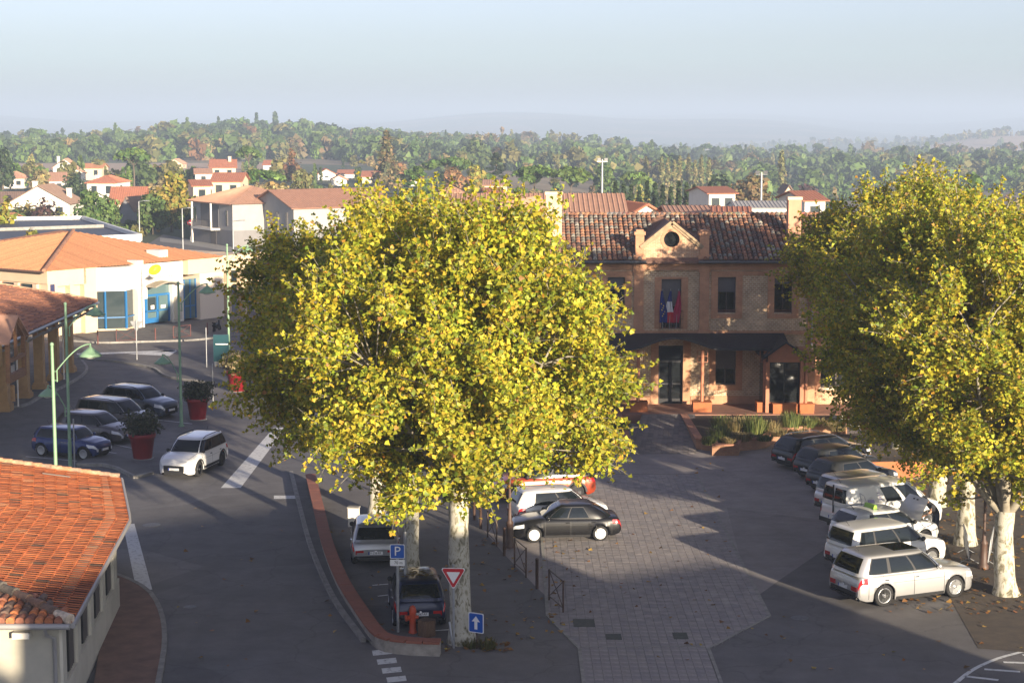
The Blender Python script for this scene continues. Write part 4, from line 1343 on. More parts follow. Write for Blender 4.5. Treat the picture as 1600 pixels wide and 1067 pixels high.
def crown_pts(kind, n, seed):
    """unit-height tree: returns tuft centres, normals, sizes in units where tree height = 1 and crown radius = 1 (x,y)"""
    r = np.random.default_rng(seed)
    C = []; Nn = []
    if kind == 'round':
        nb = 20
        for k in range(nb):
            az = r.uniform(0, 6.28); t = r.uniform(0.0, 1.0); q = r.uniform(.25, .72) * (1 - 0.55 * max(0, t - .5) * 2)
            q *= 1.0 - .25 * (t < .2)
            c = np.array([math.cos(az) * q, math.sin(az) * q, 0.16 + 0.68 * t]); rc = np.array([.40, .40, .17]) * r.uniform(.75, 1.15)
            d = r.normal(size=(n // nb, 3)); d /= np.linalg.norm(d, axis=1, keepdims=True)
            C.append(c + d * rc * (r.random((n // nb, 1)) ** .35)); Nn.append(d * [1, 1, 1] + [0, 0, .4])
    elif kind == 'umbrella':
        nb = 20
        for k in range(nb):
            az = r.uniform(0, 6.28); q = r.uniform(0, .82)
            c = np.array([math.cos(az) * q, math.sin(az) * q, 0.90 - 0.30 * q * q + r.uniform(-.03, .03)]); rc = np.array([.27, .27, .10]) * r.uniform(.75, 1.2)
            d = r.normal(size=(n // nb, 3)); d /= np.linalg.norm(d, axis=1, keepdims=True); d[:, 2] = np.where(d[:, 2] < -.3, -d[:, 2], d[:, 2])
            C.append(c + d * rc * (r.random((n // nb, 1)) ** .3)); Nn.append(d + [0, 0, .6])
    elif kind == 'poplar':
        t = r.random(n) ** 0.9; az = r.uniform(0, 6.28, n); q = np.sin(np.pi * np.clip(t * .92 + .08, 0, 1)) ** .6 * (.7 + .3 * np.sin(az * 3 + t * 14)) * r.uniform(.5, 1, n)
        C.append(np.stack([np.cos(az) * q, np.sin(az) * q, .06 + .94 * t], 1)); Nn.append(np.stack([np.cos(az), np.sin(az), np.full(n, .5)], 1))
    elif kind == 'conifer':
        t = r.random(n) ** 1.25; az = r.uniform(0, 6.28, n); tier = (np.floor(t * 11) / 11)
        q = (1 - tier) ** .85 * (.6 + .4 * np.sin(az * 4 + tier * 60)) * r.uniform(.45, 1.05, n)
        C.append(np.stack([np.cos(az) * q, np.sin(az) * q, .08 + .92 * t - .05 * q], 1)); Nn.append(np.stack([np.cos(az) * .5, np.sin(az) * .5, np.full(n, .8)], 1))
    elif kind == 'cedar':
        nb = 15
        for k in range(nb):
            t = k / nb; az = k * 2.4; q = (1 - t) ** .7 * .65
            c = np.array([math.cos(az) * q, math.sin(az) * q, .22 + .75 * t]); rc = np.array([.42 * (1.1 - t * .7), .42 * (1.1 - t * .7), .035])
            d = r.normal(size=(n // nb, 3)); d /= np.linalg.norm(d, axis=1, keepdims=True)
            C.append(c + d * rc * (r.random((n // nb, 1)) ** .4)); Nn.append(d * .5 + [0, 0, 1])
    elif kind == 'cypress':
        t = r.random(n); az = r.uniform(0, 6.28, n); q = np.sin(np.pi * np.clip(t * .9 + .1, 0, 1)) ** .5 * r.uniform(.6, 1, n)
        C.append(np.stack([np.cos(az) * q, np.sin(az) * q, .03 + .97 * t], 1)); Nn.append(np.stack([np.cos(az), np.sin(az), np.full(n, .6)], 1))
    elif kind == 'bush':
        d = r.normal(size=(n, 3)); d /= np.linalg.norm(d, axis=1, keepdims=True); d[:, 2] = abs(d[:, 2])
        az = np.arctan2(d[:, 1], d[:, 0]); bump = 1 + .15 * np.sin(az * 3 + 1) + .12 * np.sin(az * 5 + d[:, 2] * 6)
        C.append(d * (r.random((n, 1)) ** .3) * [1, 1, .92] * bump[:, None] + [0, 0, .04]); Nn.append(d + [0, 0, .3])
    return np.concatenate(C), np.concatenate(Nn)

PAL = {
    'green': [(0.098, 0.15, 0.039), (0.124, 0.176, 0.047), (0.072, 0.117, 0.033)],
    'dark': [(0.039, 0.065, 0.023), (0.058, 0.085, 0.029), (0.031, 0.052, 0.021)],
    'pine': [(0.091, 0.156, 0.033), (0.124, 0.189, 0.039), (0.065, 0.117, 0.026)],
    'olive': [(0.169, 0.163, 0.052), (0.13, 0.137, 0.039), (0.215, 0.189, 0.065)],
    'yellow': [(0.26, 0.247, 0.039), (0.182, 0.208, 0.039), (0.338, 0.26, 0.052)],
    'tan': [(0.312, 0.221, 0.091), (0.26, 0.202, 0.085), (0.221, 0.182, 0.078)],
    'rust': [(0.286, 0.143, 0.065), (0.221, 0.117, 0.052), (0.195, 0.143, 0.065)],
    'purple': [(0.098, 0.052, 0.052), (0.13, 0.065, 0.052), (0.065, 0.046, 0.039)],
    'conif': [(0.091, 0.098, 0.046), (0.169, 0.13, 0.065), (0.208, 0.137, 0.072)],
}
BGM = {}
def bg_meshes(kind, H, R, pal, n):
    k0 = (kind, round(H / R * 3), pal, n)
    if k0 in BGM: return BGM[k0]
    C, N = crown_pts(kind, n, len(BGM) + 5)
    n = len(C)
    base = 1.0
    C = C * [R, R, H]
    s = (R * R * H) ** (1 / 3) * (7.5 / n ** .5) * 0.72
    S = RNG.uniform(.6, 1.3, n) * s
    cols = pick_cols(n, PAL[pal], [1, 1, 1], .2)
    me = cards(C, N + RNG.normal(size=N.shape) * .45, S, cols, 'crown', MATS['bg_leaf'])
    tb = MB(); f = {'umbrella': .72, 'round': .4, 'cedar': .9, 'conifer': .9, 'poplar': .7, 'cypress': .5, 'bush': .3}[kind]
    tb.tube([(0, 0, -.3), (R * .02, 0, H * f * .5), (0, R * .03, H * f)], [H * .028, H * .02, H * .010], 7)
    if kind in ('umbrella', 'round'):
        for k in range(5):
            a = k * 1.26
            tb.tube([(0, 0, H * f * .8), (math.cos(a) * R * .45, math.sin(a) * R * .45, H * (f + .14))], [H * .013, H * .005], 5)
    tm = tb.mesh('trunk', MATS['bark'])
    BGM[k0] = (me, tm, H, R)
    return BGM[k0]

def bg_tree(kind, px, py_top, Y, wpx, pal, label, n=900, group=None, name=None):
    p = AT(px, py_top, Y)
    z0 = terr(p.x, Y)
    H = max(2.0, p.z - z0); R = wpx / 2 * Y / FPX
    me, tm, h0, r0 = bg_meshes(kind, H, R, pal, n)
    t = empty(name or {'umbrella': 'umbrella_pine', 'poplar': 'poplar_tree', 'conifer': 'conifer_tree', 'cedar': 'cedar_tree', 'cypress': 'cypress_tree', 'bush': 'shrub', 'round': 'tree'}[kind], (p.x, Y, z0 - .05), random.uniform(0, 6.28), label, 'shrub' if kind == 'bush' else 'tree', group)
    t.scale = (R / r0, R / r0, H / h0)
    link('trunk', tm, t); link('crown', me, t)
    return t

TREES = [
    ('umbrella', 208, 233, 430, 80, 'pine', 'broad umbrella pine standing above the red-roofed houses at far left', 1400),
    ('round', 266, 262, 255, 90, 'yellow', 'big yellow-green tree left of the grey houses', 2600),
    ('round', 238, 300, 250, 60, 'green', 'lower green tree in the shade of the big yellow-green one', 1200),
    ('round', 300, 305, 262, 50, 'dark', 'dark green tree against the grey house wall', 1200),
    ('round', 147, 294, 250, 86, 'green', 'dense round green tree behind the flat dark roof', 2400),
    ('bush', 115, 272, 380, 42, 'dark', 'dark bluish shrub between the pale houses at far left', 700),
    ('bush', 40, 318, 270, 60, 'olive', 'olive hedge shrub in front of the gabled house at far left', 800),
    ('bush', 70, 312, 262, 44, 'purple', 'reddish shrub in front of the gabled house veranda', 700),
    ('bush', 12, 322, 250, 60, 'green', 'green hedge bush at the left edge under the brown roof', 800),
    ('bush', 90, 330, 240, 50, 'yellow', 'yellow-green hedge bush above the flat dark roof', 700),
    ('round', 62, 262, 400, 44, 'tan', 'thin tan autumn tree behind the gabled house', 700),
    ('round', 44, 250, 470, 36, 'olive', 'olive tree left of the white house with pink roofs', 700),
    ('round', 2, 228, 420, 40, 'dark', 'dark green tree cut by the left edge of the picture', 900),
    ('cypress', 192, 262, 380, 12, 'pine', 'left one of two slim cypresses below the umbrella pine', 400),
    ('cypress', 201, 260, 382, 12, 'pine', 'right one of two slim cypresses below the umbrella pine', 400),
    ('umbrella', 388, 229, 480, 46, 'pine', 'small umbrella pine right of the distant red roof', 900),
    ('umbrella', 405, 266, 330, 104, 'pine', 'wide flat-topped pine just behind the grey houses', 1600),
    ('round', 455, 229, 470, 30, 'rust', 'rust-brown round tree above the wide flat-topped pine', 700),
    ('round', 470, 262, 360, 50, 'olive', 'olive tree behind the left plane crowns', 900),
    ('round', 430, 280, 300, 60, 'tan', 'tan shrubby tree beside the red-tiled grey house', 800),
    ('conifer', 604, 205, 420, 56, 'conif', 'tall brownish conifer rising over the plane trees', 1500),
    ('cedar', 652, 257, 330, 60, 'pine', 'layered cedar with flat branches right of the brownish conifer', 1200),
    ('umbrella', 705, 246, 420, 84, 'pine', 'umbrella pine with dark left side above the white house', 1400),
    ('round', 708, 260, 370, 50, 'rust', 'purplish brown tree in front of the umbrella pine', 900),
    ('round', 744, 255, 390, 42, 'yellow', 'pale green tree right of the purplish brown one', 900),
    ('cedar', 775, 236, 440, 44, 'dark', 'dark layered cedar right of the pale green tree', 900),
    ('umbrella', 835, 260, 350, 92, 'pine', 'left one of the merged umbrella pines behind the brick roof', 1600),
    ('umbrella', 892, 262, 345, 92, 'pine', 'right one of the merged umbrella pines behind the brick roof', 1600),
    ('round', 815, 288, 300, 50, 'green', 'green tree below the merged umbrella pines', 900),
    ('round', 945, 252, 430, 46, 'green', 'green tree behind the left floodlight mast', 900),
    ('umbrella', 990, 268, 400, 60, 'pine', 'low pine right of the left floodlight mast', 900),
    ('round', 745, 215, 700, 70, 'green', 'tall green tree in the wood behind the layered cedar', 900),
    ('poplar', 1010, 245, 560, 14, 'olive', 'single poplar standing left of the poplar row', 500),
    ('round', 1175, 270, 300, 84, 'tan', 'broad straw-coloured tree left of the right floodlight mast', 1800),
    ('round', 1128, 268, 360, 50, 'dark', 'dark pine left of the straw-coloured tree', 900),
    ('round', 1262, 282, 420, 50, 'purple', 'dark purple tree behind the white house with red roof', 900),
    ('poplar', 1222, 236, 520, 18, 'olive', 'tall poplar above the right chimney', 500),
    ('round', 1520, 258, 330, 56, 'pine', 'round green pine showing between the right plane crowns', 900),
    ('bush', 1125, 312, 250, 44, 'dark', 'dark shrub in front of the white house behind the roof', 600),
    ('round', 10, 300, 200, 40, 'yellow', 'yellow young tree above the orange hipped roof', 500),
    ('round', 52, 352, 172, 44, 'yellow', 'bright yellow young tree in front of the flat dark roof', 700),
]
ORD = ['first', 'second', 'third', 'fourth', 'fifth', 'sixth', 'seventh', 'eighth', 'ninth', 'tenth', 'eleventh', 'twelfth', 'thirteenth']
for t in TREES:
    bg_tree(*t)
for k, px in enumerate((1034, 1044, 1054, 1062, 1076, 1086, 1096, 1108)):
    bg_tree('poplar', px, 243 + (k % 3) * 4 - (6 if k == 4 else 0), 545 + k * 4, 13, 'olive', ORD[k] + ' slim poplar from the left in the close row behind the brick roof', 450, 'row of poplars behind the brick roof')
for k in range(13):
    px = 962 + k * 12.3
    bg_tree('conifer', px, 283 + (k % 4) * 3, 262 + (k % 2) * 3, 26, 'dark', ORD[k] + ' dark conifer from the left in the tall hedge behind the brick roof', 500, 'conifer hedge behind the brick roof')

# wooded belts and far woods: one mass -----------------------------------------
def build_woods(name, label, spots, n_card, seed, pal_w, hs=(7.5, 12)):
    r = np.random.default_rng(seed)
    protos = []
    for k in range(6):
        kind = ['round', 'round', 'round', 'umbrella', 'poplar', 'round'][k]
        C, N = crown_pts(kind, n_card, seed * 10 + k)
        protos.append((C, N))
    names = list(PAL)
    Cs = []; Ns = []; Ss = []; Cl = []
    def patch(X, Y, k):      # slow variation over the country: stands of one kind, clearings between
        return math.sin(X * .021 + k * 1.7 + .8 * math.sin(Y * .013 + k)) * math.sin(Y * .017 + k * 2.3 + .9 * math.sin(X * .011 - k))
    for (X, Y, sc) in spots:
        if patch(X, Y, 1) < -.45 and r.random() < .8: continue
        sc = sc * (1 + .22 * patch(X, Y, 4))
        k = r.integers(0, 6) if r.random() > .2 else 0
        C, N = protos[k]
        H = r.uniform(*hs) * sc; R = H * r.uniform(.34, .52) * (0.35 if k == 4 else 1.0)
        if k == 4: H *= 1.15
        a = r.uniform(0, 6.28); ca, sa = math.cos(a), math.sin(a)
        P = C * [R, R, H]
        P = np.stack([P[:, 0] * ca - P[:, 1] * sa, P[:, 0] * sa + P[:, 1] * ca, P[:, 2]], 1) + [X, Y, terr(X, Y) - H * .12]
        Cs.append(P); Ns.append(N / (np.linalg.norm(N, axis=1, keepdims=True) + 1e-6) + r.normal(size=N.shape) * .22)
        s = (R * R * H) ** (1 / 3) * (7.5 / len(C) ** .5) * .58
        Ss.append(r.uniform(.7, 1.3, len(C)) * s)
        ww = np.array(pal_w) * np.array([max(.08, 1 + 1.1 * patch(X, Y, 7 + q)) for q in range(len(names))]); ww /= ww.sum()
        pl = np.array(PAL[r.choice(names, p=ww)])
        c = pl[r.integers(0, 3, len(C))] * (1 + r.normal(0, .07, (len(C), 1))) * r.uniform(.8, 1.2)
        Cl.append(np.clip(c, .01, .6))
    me = cards(np.concatenate(Cs), np.concatenate(Ns), np.concatenate(Ss), np.concatenate(Cl), name, MATS['forest_leaf'])
    o = link(name, me)
    tag(o, label, 'wood', kind='stuff')
    return o

names = list(PAL)   # green dark pine olive yellow tan rust purple conif
def pw(**k):
    v = np.array([k.get(n, 0.0) for n in names]); return v / v.sum()

rs = random.Random(5)
sp = []
# near scatter between the houses
for _ in range(260):
    Y = rs.uniform(430, 760); a = rs.uniform(-.30, .31)
    px = 800 + a * FPX
    if px < 330 and 520 < Y < 700: continue
    sp.append((a * Y, Y, rs.uniform(.4, .7)))
build_woods('garden_trees', 'mixed garden trees and thickets between the far houses', sp, 190, 3, pw(green=5, dark=3, pine=3, olive=4, yellow=.8, tan=1.0, rust=.5, conif=.6))
sp = []
def belt(Y0, Y1, a0, a1, n, s0=.8, s1=1.15):
    for _ in range(n):
        Y = rs.uniform(Y0, Y1); a = rs.uniform(a0, a1)
        sp.append((a * Y, Y, rs.uniform(s0, s1)))
belt(760, 1250, -.32, -.06, 700)
belt(700, 1300, -.08, .08, 420)
belt(620, 1250, .05, .33, 760)
belt(1000, 1250, -.20, -.10, 160, 1.0, 1.4)
build_woods('woodland', 'wooded belt across the plain behind the town', sp, 130, 7, pw(green=6, dark=4, pine=4, olive=3, yellow=.0, tan=.12, rust=.06, conif=.5))
sp = []
belt(1850, 2300, -.14, .12, 700, .9, 1.3)
belt(2350, 2900, .12, .33, 650, .9, 1.3)
belt(1350, 1900, -.02, .33, 420, .9, 1.2)
belt(1300, 1900, -.33, -.05, 350, .9, 1.2)
belt(3100, 3700, -.05, .33, 450, 1, 1.4)
# keep open fields on the right-hand hill
sp = [s for s in sp if not (2350 < s[1] < 2520 and .17 < s[0] / s[1] < .33 and rs.random() < .85)]
build_woods('far_woodland', 'hazy woods on the far ridges', sp, 60, 9, pw(green=4, dark=4, olive=3, conif=2, tan=.6))

# hedges and shrubs that fill the gardens between the houses
def shrubs():
    r = np.random.default_rng(31); Cs = []; Ns = []; Ss = []; Cl = []
    C0, N0 = crown_pts('bush', 90, 55)
    rr = random.Random(9)
    for _ in range(330):
        Y = rr.uniform(205, 430); px = rr.uniform(-10, 1300)
        if 225 < px < 470 and Y < 262: continue        # the street by the grey houses
        if px > 470 and Y < 235: continue
        X = (px - 800) / FPX * Y
        R = rr.uniform(.9, 2.3); H = R * rr.uniform(.9, 1.5)
        P = C0 * [R, R, H] + [X, Y, terr(X, Y) - .1]
        Cs.append(P); Ns.append(N0 + r.normal(size=N0.shape) * .3); Ss.append(r.uniform(.7, 1.3, len(P)) * R * .42)
        pl = np.array(PAL[rr.choice(['green', 'dark', 'olive', 'pine', 'green', 'tan', 'yellow'])]); Cl.append(pl[r.integers(0, 3, len(P))] * (1 + r.normal(0, .1, (len(P), 1))))
    me = cards(np.concatenate(Cs), np.concatenate(Ns), np.concatenate(Ss), np.clip(np.concatenate(Cl), .01, .6), 'garden_shrubs', MATS['forest_leaf'])
    tag(link('garden_shrubs', me), 'hedges and shrubs filling the gardens between the far houses', 'shrubs', kind='stuff')
shrubs()
# ------------------------------------------------------------------ houses
mat('tile_pink', (0.44, 0.24, 0.16), 0.85, col2=(0.34, 0.19, 0.125), scale=1.6, detail=8)
mat('tile_red', (0.40, 0.15, 0.085), 0.85, col2=(0.31, 0.12, 0.07), scale=1.6, detail=8)
mat('tile_rose', (0.37, 0.19, 0.125), 0.85, col2=(0.28, 0.145, 0.10), scale=1.6, detail=8)
mat('tile_brown', (0.17, 0.11, 0.085), 0.85, col2=(0.23, 0.15, 0.11), scale=1.6, detail=8)
mat('tile_orange', (0.50, 0.225, 0.105), 0.85, col2=(0.42, 0.185, 0.09), scale=0.8, detail=8)
mat('wall_white', (0.72, 0.68, 0.60), 0.85, var=0.06, scale=1.0)
mat('wall_cream', (0.66, 0.52, 0.36), 0.85, var=0.06, scale=1.0)
mat('wall_grey', (0.33, 0.32, 0.31), 0.85, var=0.06, scale=1.0)
mat('wall_dgrey', (0.20, 0.195, 0.20), 0.85, var=0.06, scale=1.0)
mat('wall_slate', (0.19, 0.19, 0.20), 0.85, var=0.08, scale=1.0)
mat('shutter', (0.16, 0.14, 0.13), 0.6)
mat('solar', (0.03, 0.04, 0.07), 0.15)

def tile_ribs(mb, A, B, C, D, step=0.35, h=0.05):
    """ribs up a roof slope: A-B eave, D-C ridge (A under D)"""
    A, B, C, D = map(Vector, (A, B, C, D))
    n = max(2, int((B - A).length / step))
    nrm = (B - A).cross(D - A).normalized()
    for i in range(n):
        t0, t1 = (i + .15) / n, (i + .6) / n
        tm = (t0 + t1) / 2
        p0, p1 = A.lerp(B, t0), A.lerp(B, t1); q0, q1 = D.lerp(C, t0), D.lerp(C, t1)
        pm, qm = A.lerp(B, tm) + nrm * h, D.lerp(C, tm) + nrm * h
        mb.add([tuple(p0), tuple(pm), tuple(p1), tuple(q1), tuple(qm), tuple(q0)], [(0, 1, 4, 5), (1, 2, 3, 4)], 0, False)

def house(name, label, corner, ang, wd, dp, h, rh, wallm, roofm, kind='gable', wins=(), chim=None, ov=0.4, ribs=True, z0=None, door=None, side_wins=()):
    """corner: near-left corner; ang: direction of the front wall (local +x); front faces local -y.
    kind 'gable' has its ridge along x, 'gable_y' along y, 'hip' a hipped roof"""
    z = terr(corner[0], corner[1]) if z0 is None else z0
    e = empty(name, (corner[0], corner[1], z), ang, label, 'house')
    W = MATS[wallm]; R = MATS[roofm]
    mb = MB()
    mb.box(0, wd, 0, dp, -.5, h)
    if kind == 'gable':
        for x in (0.0, wd): mb.poly([(x, 0, h), (x, dp, h), (x, dp / 2, h + rh)])
    if kind == 'gable_y':
        for y in (0.0, dp): mb.poly([(0, y, h), (wd, y, h), (wd / 2, y, h + rh)])
    mb.build('wall', W, e)
    mb = MB(); o = ov; s = .12
    def slope(a, b, c, d):
        A, B, C, D = map(Vector, (a, b, c, d))
        n = (B - A).cross(D - A).normalized() * -s
        lo = [tuple(p + n) for p in (A, B, C, D)]
        mb.add([tuple(A), tuple(B), tuple(C), tuple(D)] + lo, [(0, 1, 2, 3), (7, 6, 5, 4), (0, 4, 5, 1), (1, 5, 6, 2), (2, 6, 7, 3), (3, 7, 4, 0)])
        if ribs: tile_ribs(mb, A, B, C, D)
    def tri(a, b, c):
        mb.poly([a, b, c])
        if ribs:
            A, B, C = map(Vector, (a, b, c)); L = (B - A).length; n = int(L / .35); nr = (B - A).cross(C - A).normalized() * .05
            foot = (C - A).dot((B - A).normalized()) / L
            for i in range(n):
                t = (i + .4) / n
                hh = t / foot if t < foot else (1 - t) / (1 - foot)
                up = (C - A.lerp(B, foot)) * hh
                p = A.lerp(B, t); dd = (B - A) / n * .22
                mb.add([tuple(p - dd), tuple(p + nr), tuple(p + dd), tuple(p + dd + up), tuple(p + nr + up), tuple(p - dd + up)], [(0, 1, 4, 5), (1, 2, 3, 4)])
    lift = h + s + .01
    if kind == 'gable':
        k = rh / (dp / 2); ez = lift - k * o
        slope((-o, -o, ez), (wd + o, -o, ez), (wd + o, dp / 2, lift + rh), (-o, dp / 2, lift + rh))
        slope((wd + o, dp + o, ez), (-o, dp + o, ez), (-o, dp / 2, lift + rh + .003), (wd + o, dp / 2, lift + rh + .003))
    elif kind == 'gable_y':
        k = rh / (wd / 2); ez = lift - k * o
        slope((-o, dp + o, ez), (-o, -o, ez), (wd / 2, -o, lift + rh), (wd / 2, dp + o, lift + rh))
        slope((wd + o, -o, ez), (wd + o, dp + o, ez), (wd / 2, dp + o, lift + rh + .003), (wd / 2, -o, lift + rh + .003))
    else:
        r = min(wd, dp) / 2
        ez = h + .02
        a, b, c, d = (-o, -o, ez), (wd + o, -o, ez), (wd + o, dp + o, ez), (-o, dp + o, ez)
        if wd >= dp: p, q = (r, dp / 2, h + rh), (wd - r, dp / 2, h + rh)
        else: p, q = (wd / 2, r, h + rh), (wd / 2, dp - r, h + rh)
        if wd >= dp:
            mb.poly([a, b, q, p]); mb.poly([c, d, p, q]); tri(b, c, q); tri(d, a, p)
            if ribs: tile_ribs(mb, a, b, q, p)
        else:
            mb.poly([b, c, q, p]); mb.poly([d, a, p, q]); tri(a, b, p); tri(c, d, q)
            if ribs: tile_ribs(mb, b, c, q, p); tile_ribs(mb, d, a, p, q)
        mb.poly([d, c, b, a])
        mb.box(-o, wd + o, -o - .03, -o - .004, ez - .12, ez + .02)
    ro = mb.build('roof', R, e)
    if chim:
        for (cx, cy, ch) in chim:
            mb = MB(); mb.box(cx - .35, cx + .35, cy - .3, cy + .3, h, h + rh + ch); mb.box(cx - .42, cx + .42, cy - .37, cy + .37, h + rh + ch, h + rh + ch + .12); mb.build('chimney', W, ro)
    for (x0, x1, z0_, z1_) in wins:
        mb = MB(); mb.box(x0 - .06, x1 + .06, -.05, .02, z0_ - .06, z1_ + .06); f = mb.build('window', MATS['shutter'], e)
        mb = MB(); mb.box(x0, x1, -.062, -.045, z0_, z1_); mb.build('pane', MATS['glass_mid'], f)
    for (y0, y1, z0_, z1_) in side_wins:
        mb = MB(); mb.box(wd - .02, wd + .05, y0 - .06, y1 + .06, z0_ - .06, z1_ + .06); f = mb.build('window', MATS['shutter'], e)
        mb = MB(); mb.box(wd + .045, wd + .062, y0, y1, z0_, z1_); mb.build('pane', MATS['glass_mid'], f)
    if door:
        mb = MB(); mb.box(door[0], door[1], -.04, .02, 0, door[2]); mb.build('door', MATS['shutter'], e)
    return e

def hpx(px0, py_base, Y):
    """ground corner of a far house seen at px0"""
    p = AT(px0, py_base, Y); return (p.x, Y)
def hz(py, Y): return AT(800, py, Y).z

def far_house(name, label, px0, px1, py_eave, py_ridge, Y, dp, wallm, roofm, kind='gable', ang=0.0, wins=2, chim=None, ov=.4):
    a, b = AT(px0, 300, Y), AT(px1, 300, Y)
    wd = (b.x - a.x) / math.cos(ang)
    z0 = terr(a.x, Y)
    h = hz(py_eave, Y) - z0
    rdg = hz(py_ridge, Y + (dp / 2 if kind == 'gable' else (0 if kind == 'gable_y' else dp / 2)))
    rh = max(.5, rdg - z0 - h)
    ws = []
    for k in range(wins):
        c = wd * (k + .5) / wins
        ws.append((c - .5, c + .5, max(.8, h - 2.0), h - .6))
    sw = [(dp * .3, dp * .3 + 1, max(.8, h - 2), h - .6)]
    return house(name, label, (a.x, Y), ang, wd, dp, h, rh, wallm, roofm, kind, ws, chim, ov, side_wins=sw)

far_house('house', 'wide pale house with brown gabled roof and white chimneys at far left', 12, 108, 318, 291, 275, 9, 'wall_white', 'tile_brown', 'gable_y', 0.0, 3, [(3.2, 4, .5), (8.2, 5, -.6)])
far_house('house', 'low pale house with brown roof cut by the left edge', -40, 30, 318, 301, 290, 9, 'wall_white', 'tile_brown', 'gable', 0.25, 2)
far_house('house', 'small white house with flat hipped roof at far left', 4, 37, 279, 268, 430, 8, 'wall_white', 'tile_pink', 'hip', 0.1, 2)
far_house('house', 'white house with stepped pink roofs on the far slope', 84, 120, 262, 249, 480, 9, 'wall_white', 'tile_pink', 'gable_y', 0.15, 2, [(1.2, 3, .6)])
far_house('house_wing', 'lower wing of the white stepped house on the far slope', 92, 132, 271, 262, 465, 6, 'wall_white', 'tile_pink', 'gable_y', 0.2, 2)
far_house('house', 'long low house with orange roof beside the stepped white one', 122, 160, 263, 256, 500, 8, 'wall_cream', 'tile_orange', 'gable', 0.0, 2)
far_house('house', 'white house with red hipped roof and tall white chimney', 136, 182, 286, 274, 345, 9, 'wall_white', 'tile_red', 'hip', -0.1, 2, [(1.5, 2, 0)])
far_house('house', 'pale house with a pink roof half hidden behind the dark shrub', 66, 100, 283, 270, 400, 9, 'wall_white', 'tile_pink', 'gable', 0.2, 2)
far_house('house', 'house with steep bright red-orange roof behind the grey gable', 172, 222, 318, 293, 292, 9, 'wall_cream', 'tile_red', 'gable', 0.1, 1)
far_house('house', 'dark grey gabled house in front of the bright red roof', 184, 210, 330, 309, 268, 9, 'wall_slate', 'tile_brown', 'gable_y', -0.25, 0, [(4.0, 1, .3)], .15)
far_house('house', 'cream house with red roof behind the pale hipped house', 331, 376, 284, 271, 300, 9, 'wall_cream', 'tile_red', 'gable', 0.0, 2)
far_house('house', 'far white house with red roof above the cream one', 330, 368, 262, 250, 430, 8, 'wall_cream', 'tile_red', 'gable', 0.15, 2, [(4.5, 3, .7)])
far_house('house', 'small red roof at the foot of the dark tree by the grey houses', 302, 328, 291, 282, 290, 7, 'wall_cream', 'tile_red', 'gable', 0.3, 1)
far_house('house', 'tiny white gable house among far trees, left of the red roof', 497, 524, 272, 265, 500, 8, 'wall_white', 'tile_red', 'gable_y', 0.2, 1)
far_house('house', 'tiny house with flat red roof among far trees', 528, 551, 272, 266, 520, 8, 'wall_white', 'tile_red', 'gable', 0.0, 1)
far_house('house', 'tiny white house between the trees left of the brownish conifer', 518, 542, 281, 275, 450, 6, 'wall_white', 'tile_pink', 'gable_y', 0.1, 1)
far_house('house', 'white house with pink hipped roof peeping over the left plane crown', 690, 721, 301, 289, 235, 8, 'wall_white', 'tile_pink', 'hip', 0.1, 1)
far_house('house', 'low house with dull pink roof among trees behind the long roof', 757, 792, 290, 282, 300, 8, 'wall_cream', 'tile_pink', 'gable', 0.0, 1)
far_house('house', 'small white house with red roof left of the long pink roof', 760, 784, 302, 297, 240, 6, 'wall_white', 'tile_red', 'gable', 0.1, 1)
far_house('house', 'white house with red roof and rooflight behind the brick roof', 1108, 1150, 303, 293, 235, 9, 'wall_white', 'tile_red', 'gable', 0.2, 2)
far_house('house', 'white two-storey house with bright red roof beside the right chimney', 1258, 1291, 314, 300, 190, 8, 'wall_white', 'tile_red', 'gable', 0.2, 1)
far_house('house', 'small brown-gabled house left of the white two-storey one', 1226, 1240, 300, 290, 320, 7, 'wall_cream', 'tile_brown', 'gable_y', 0.0, 1)
far_house('shed', 'long low white building behind the brick roof at right', 1150, 1236, 327, 324, 170, 7, 'wall_white', 'wall_grey', 'gable', 0.0, 4, None, .1)
far_house('house', 'orange roof corner at the left edge under the hedge', -30, 6, 345, 334, 215, 7, 'wall_cream', 'tile_orange', 'gable', 0.0, 0)
far_house('house', 'tiny pale house with red roof left of the big yellow-green tree top', 236, 262, 268, 260, 560, 8, 'wall_white', 'tile_red', 'gable', 0.1, 1)
far_house('house', 'tiny cream house with pink roof above the big yellow-green tree', 262, 286, 256, 249, 640, 8, 'wall_cream', 'tile_pink', 'gable_y', 0.0, 1)
far_house('house', 'small white house with pink roof right of the big yellow-green tree', 306, 330, 272, 264, 420, 8, 'wall_white', 'tile_pink', 'gable', 0.2, 1)
far_house('house', 'tiny red-roofed house above the wide flat-topped pine', 412, 436, 258, 251, 560, 8, 'wall_white', 'tile_red', 'gable', 0.0, 1)
far_house('house', 'small white house with red roof right of the wide flat-topped pine', 458, 486, 276, 268, 430, 8, 'wall_white', 'tile_red', 'gable_y', 0.15, 1)
far_house('house', 'tiny cream house half hidden by the brownish conifer', 566, 592, 276, 268, 470, 8, 'wall_cream', 'tile_red', 'gable', 0.0, 1)
far_house('house', 'tiny white house with pink roof right of the brownish conifer', 640, 664, 284, 276, 430, 8, 'wall_white', 'tile_pink', 'gable_y', 0.0, 1)
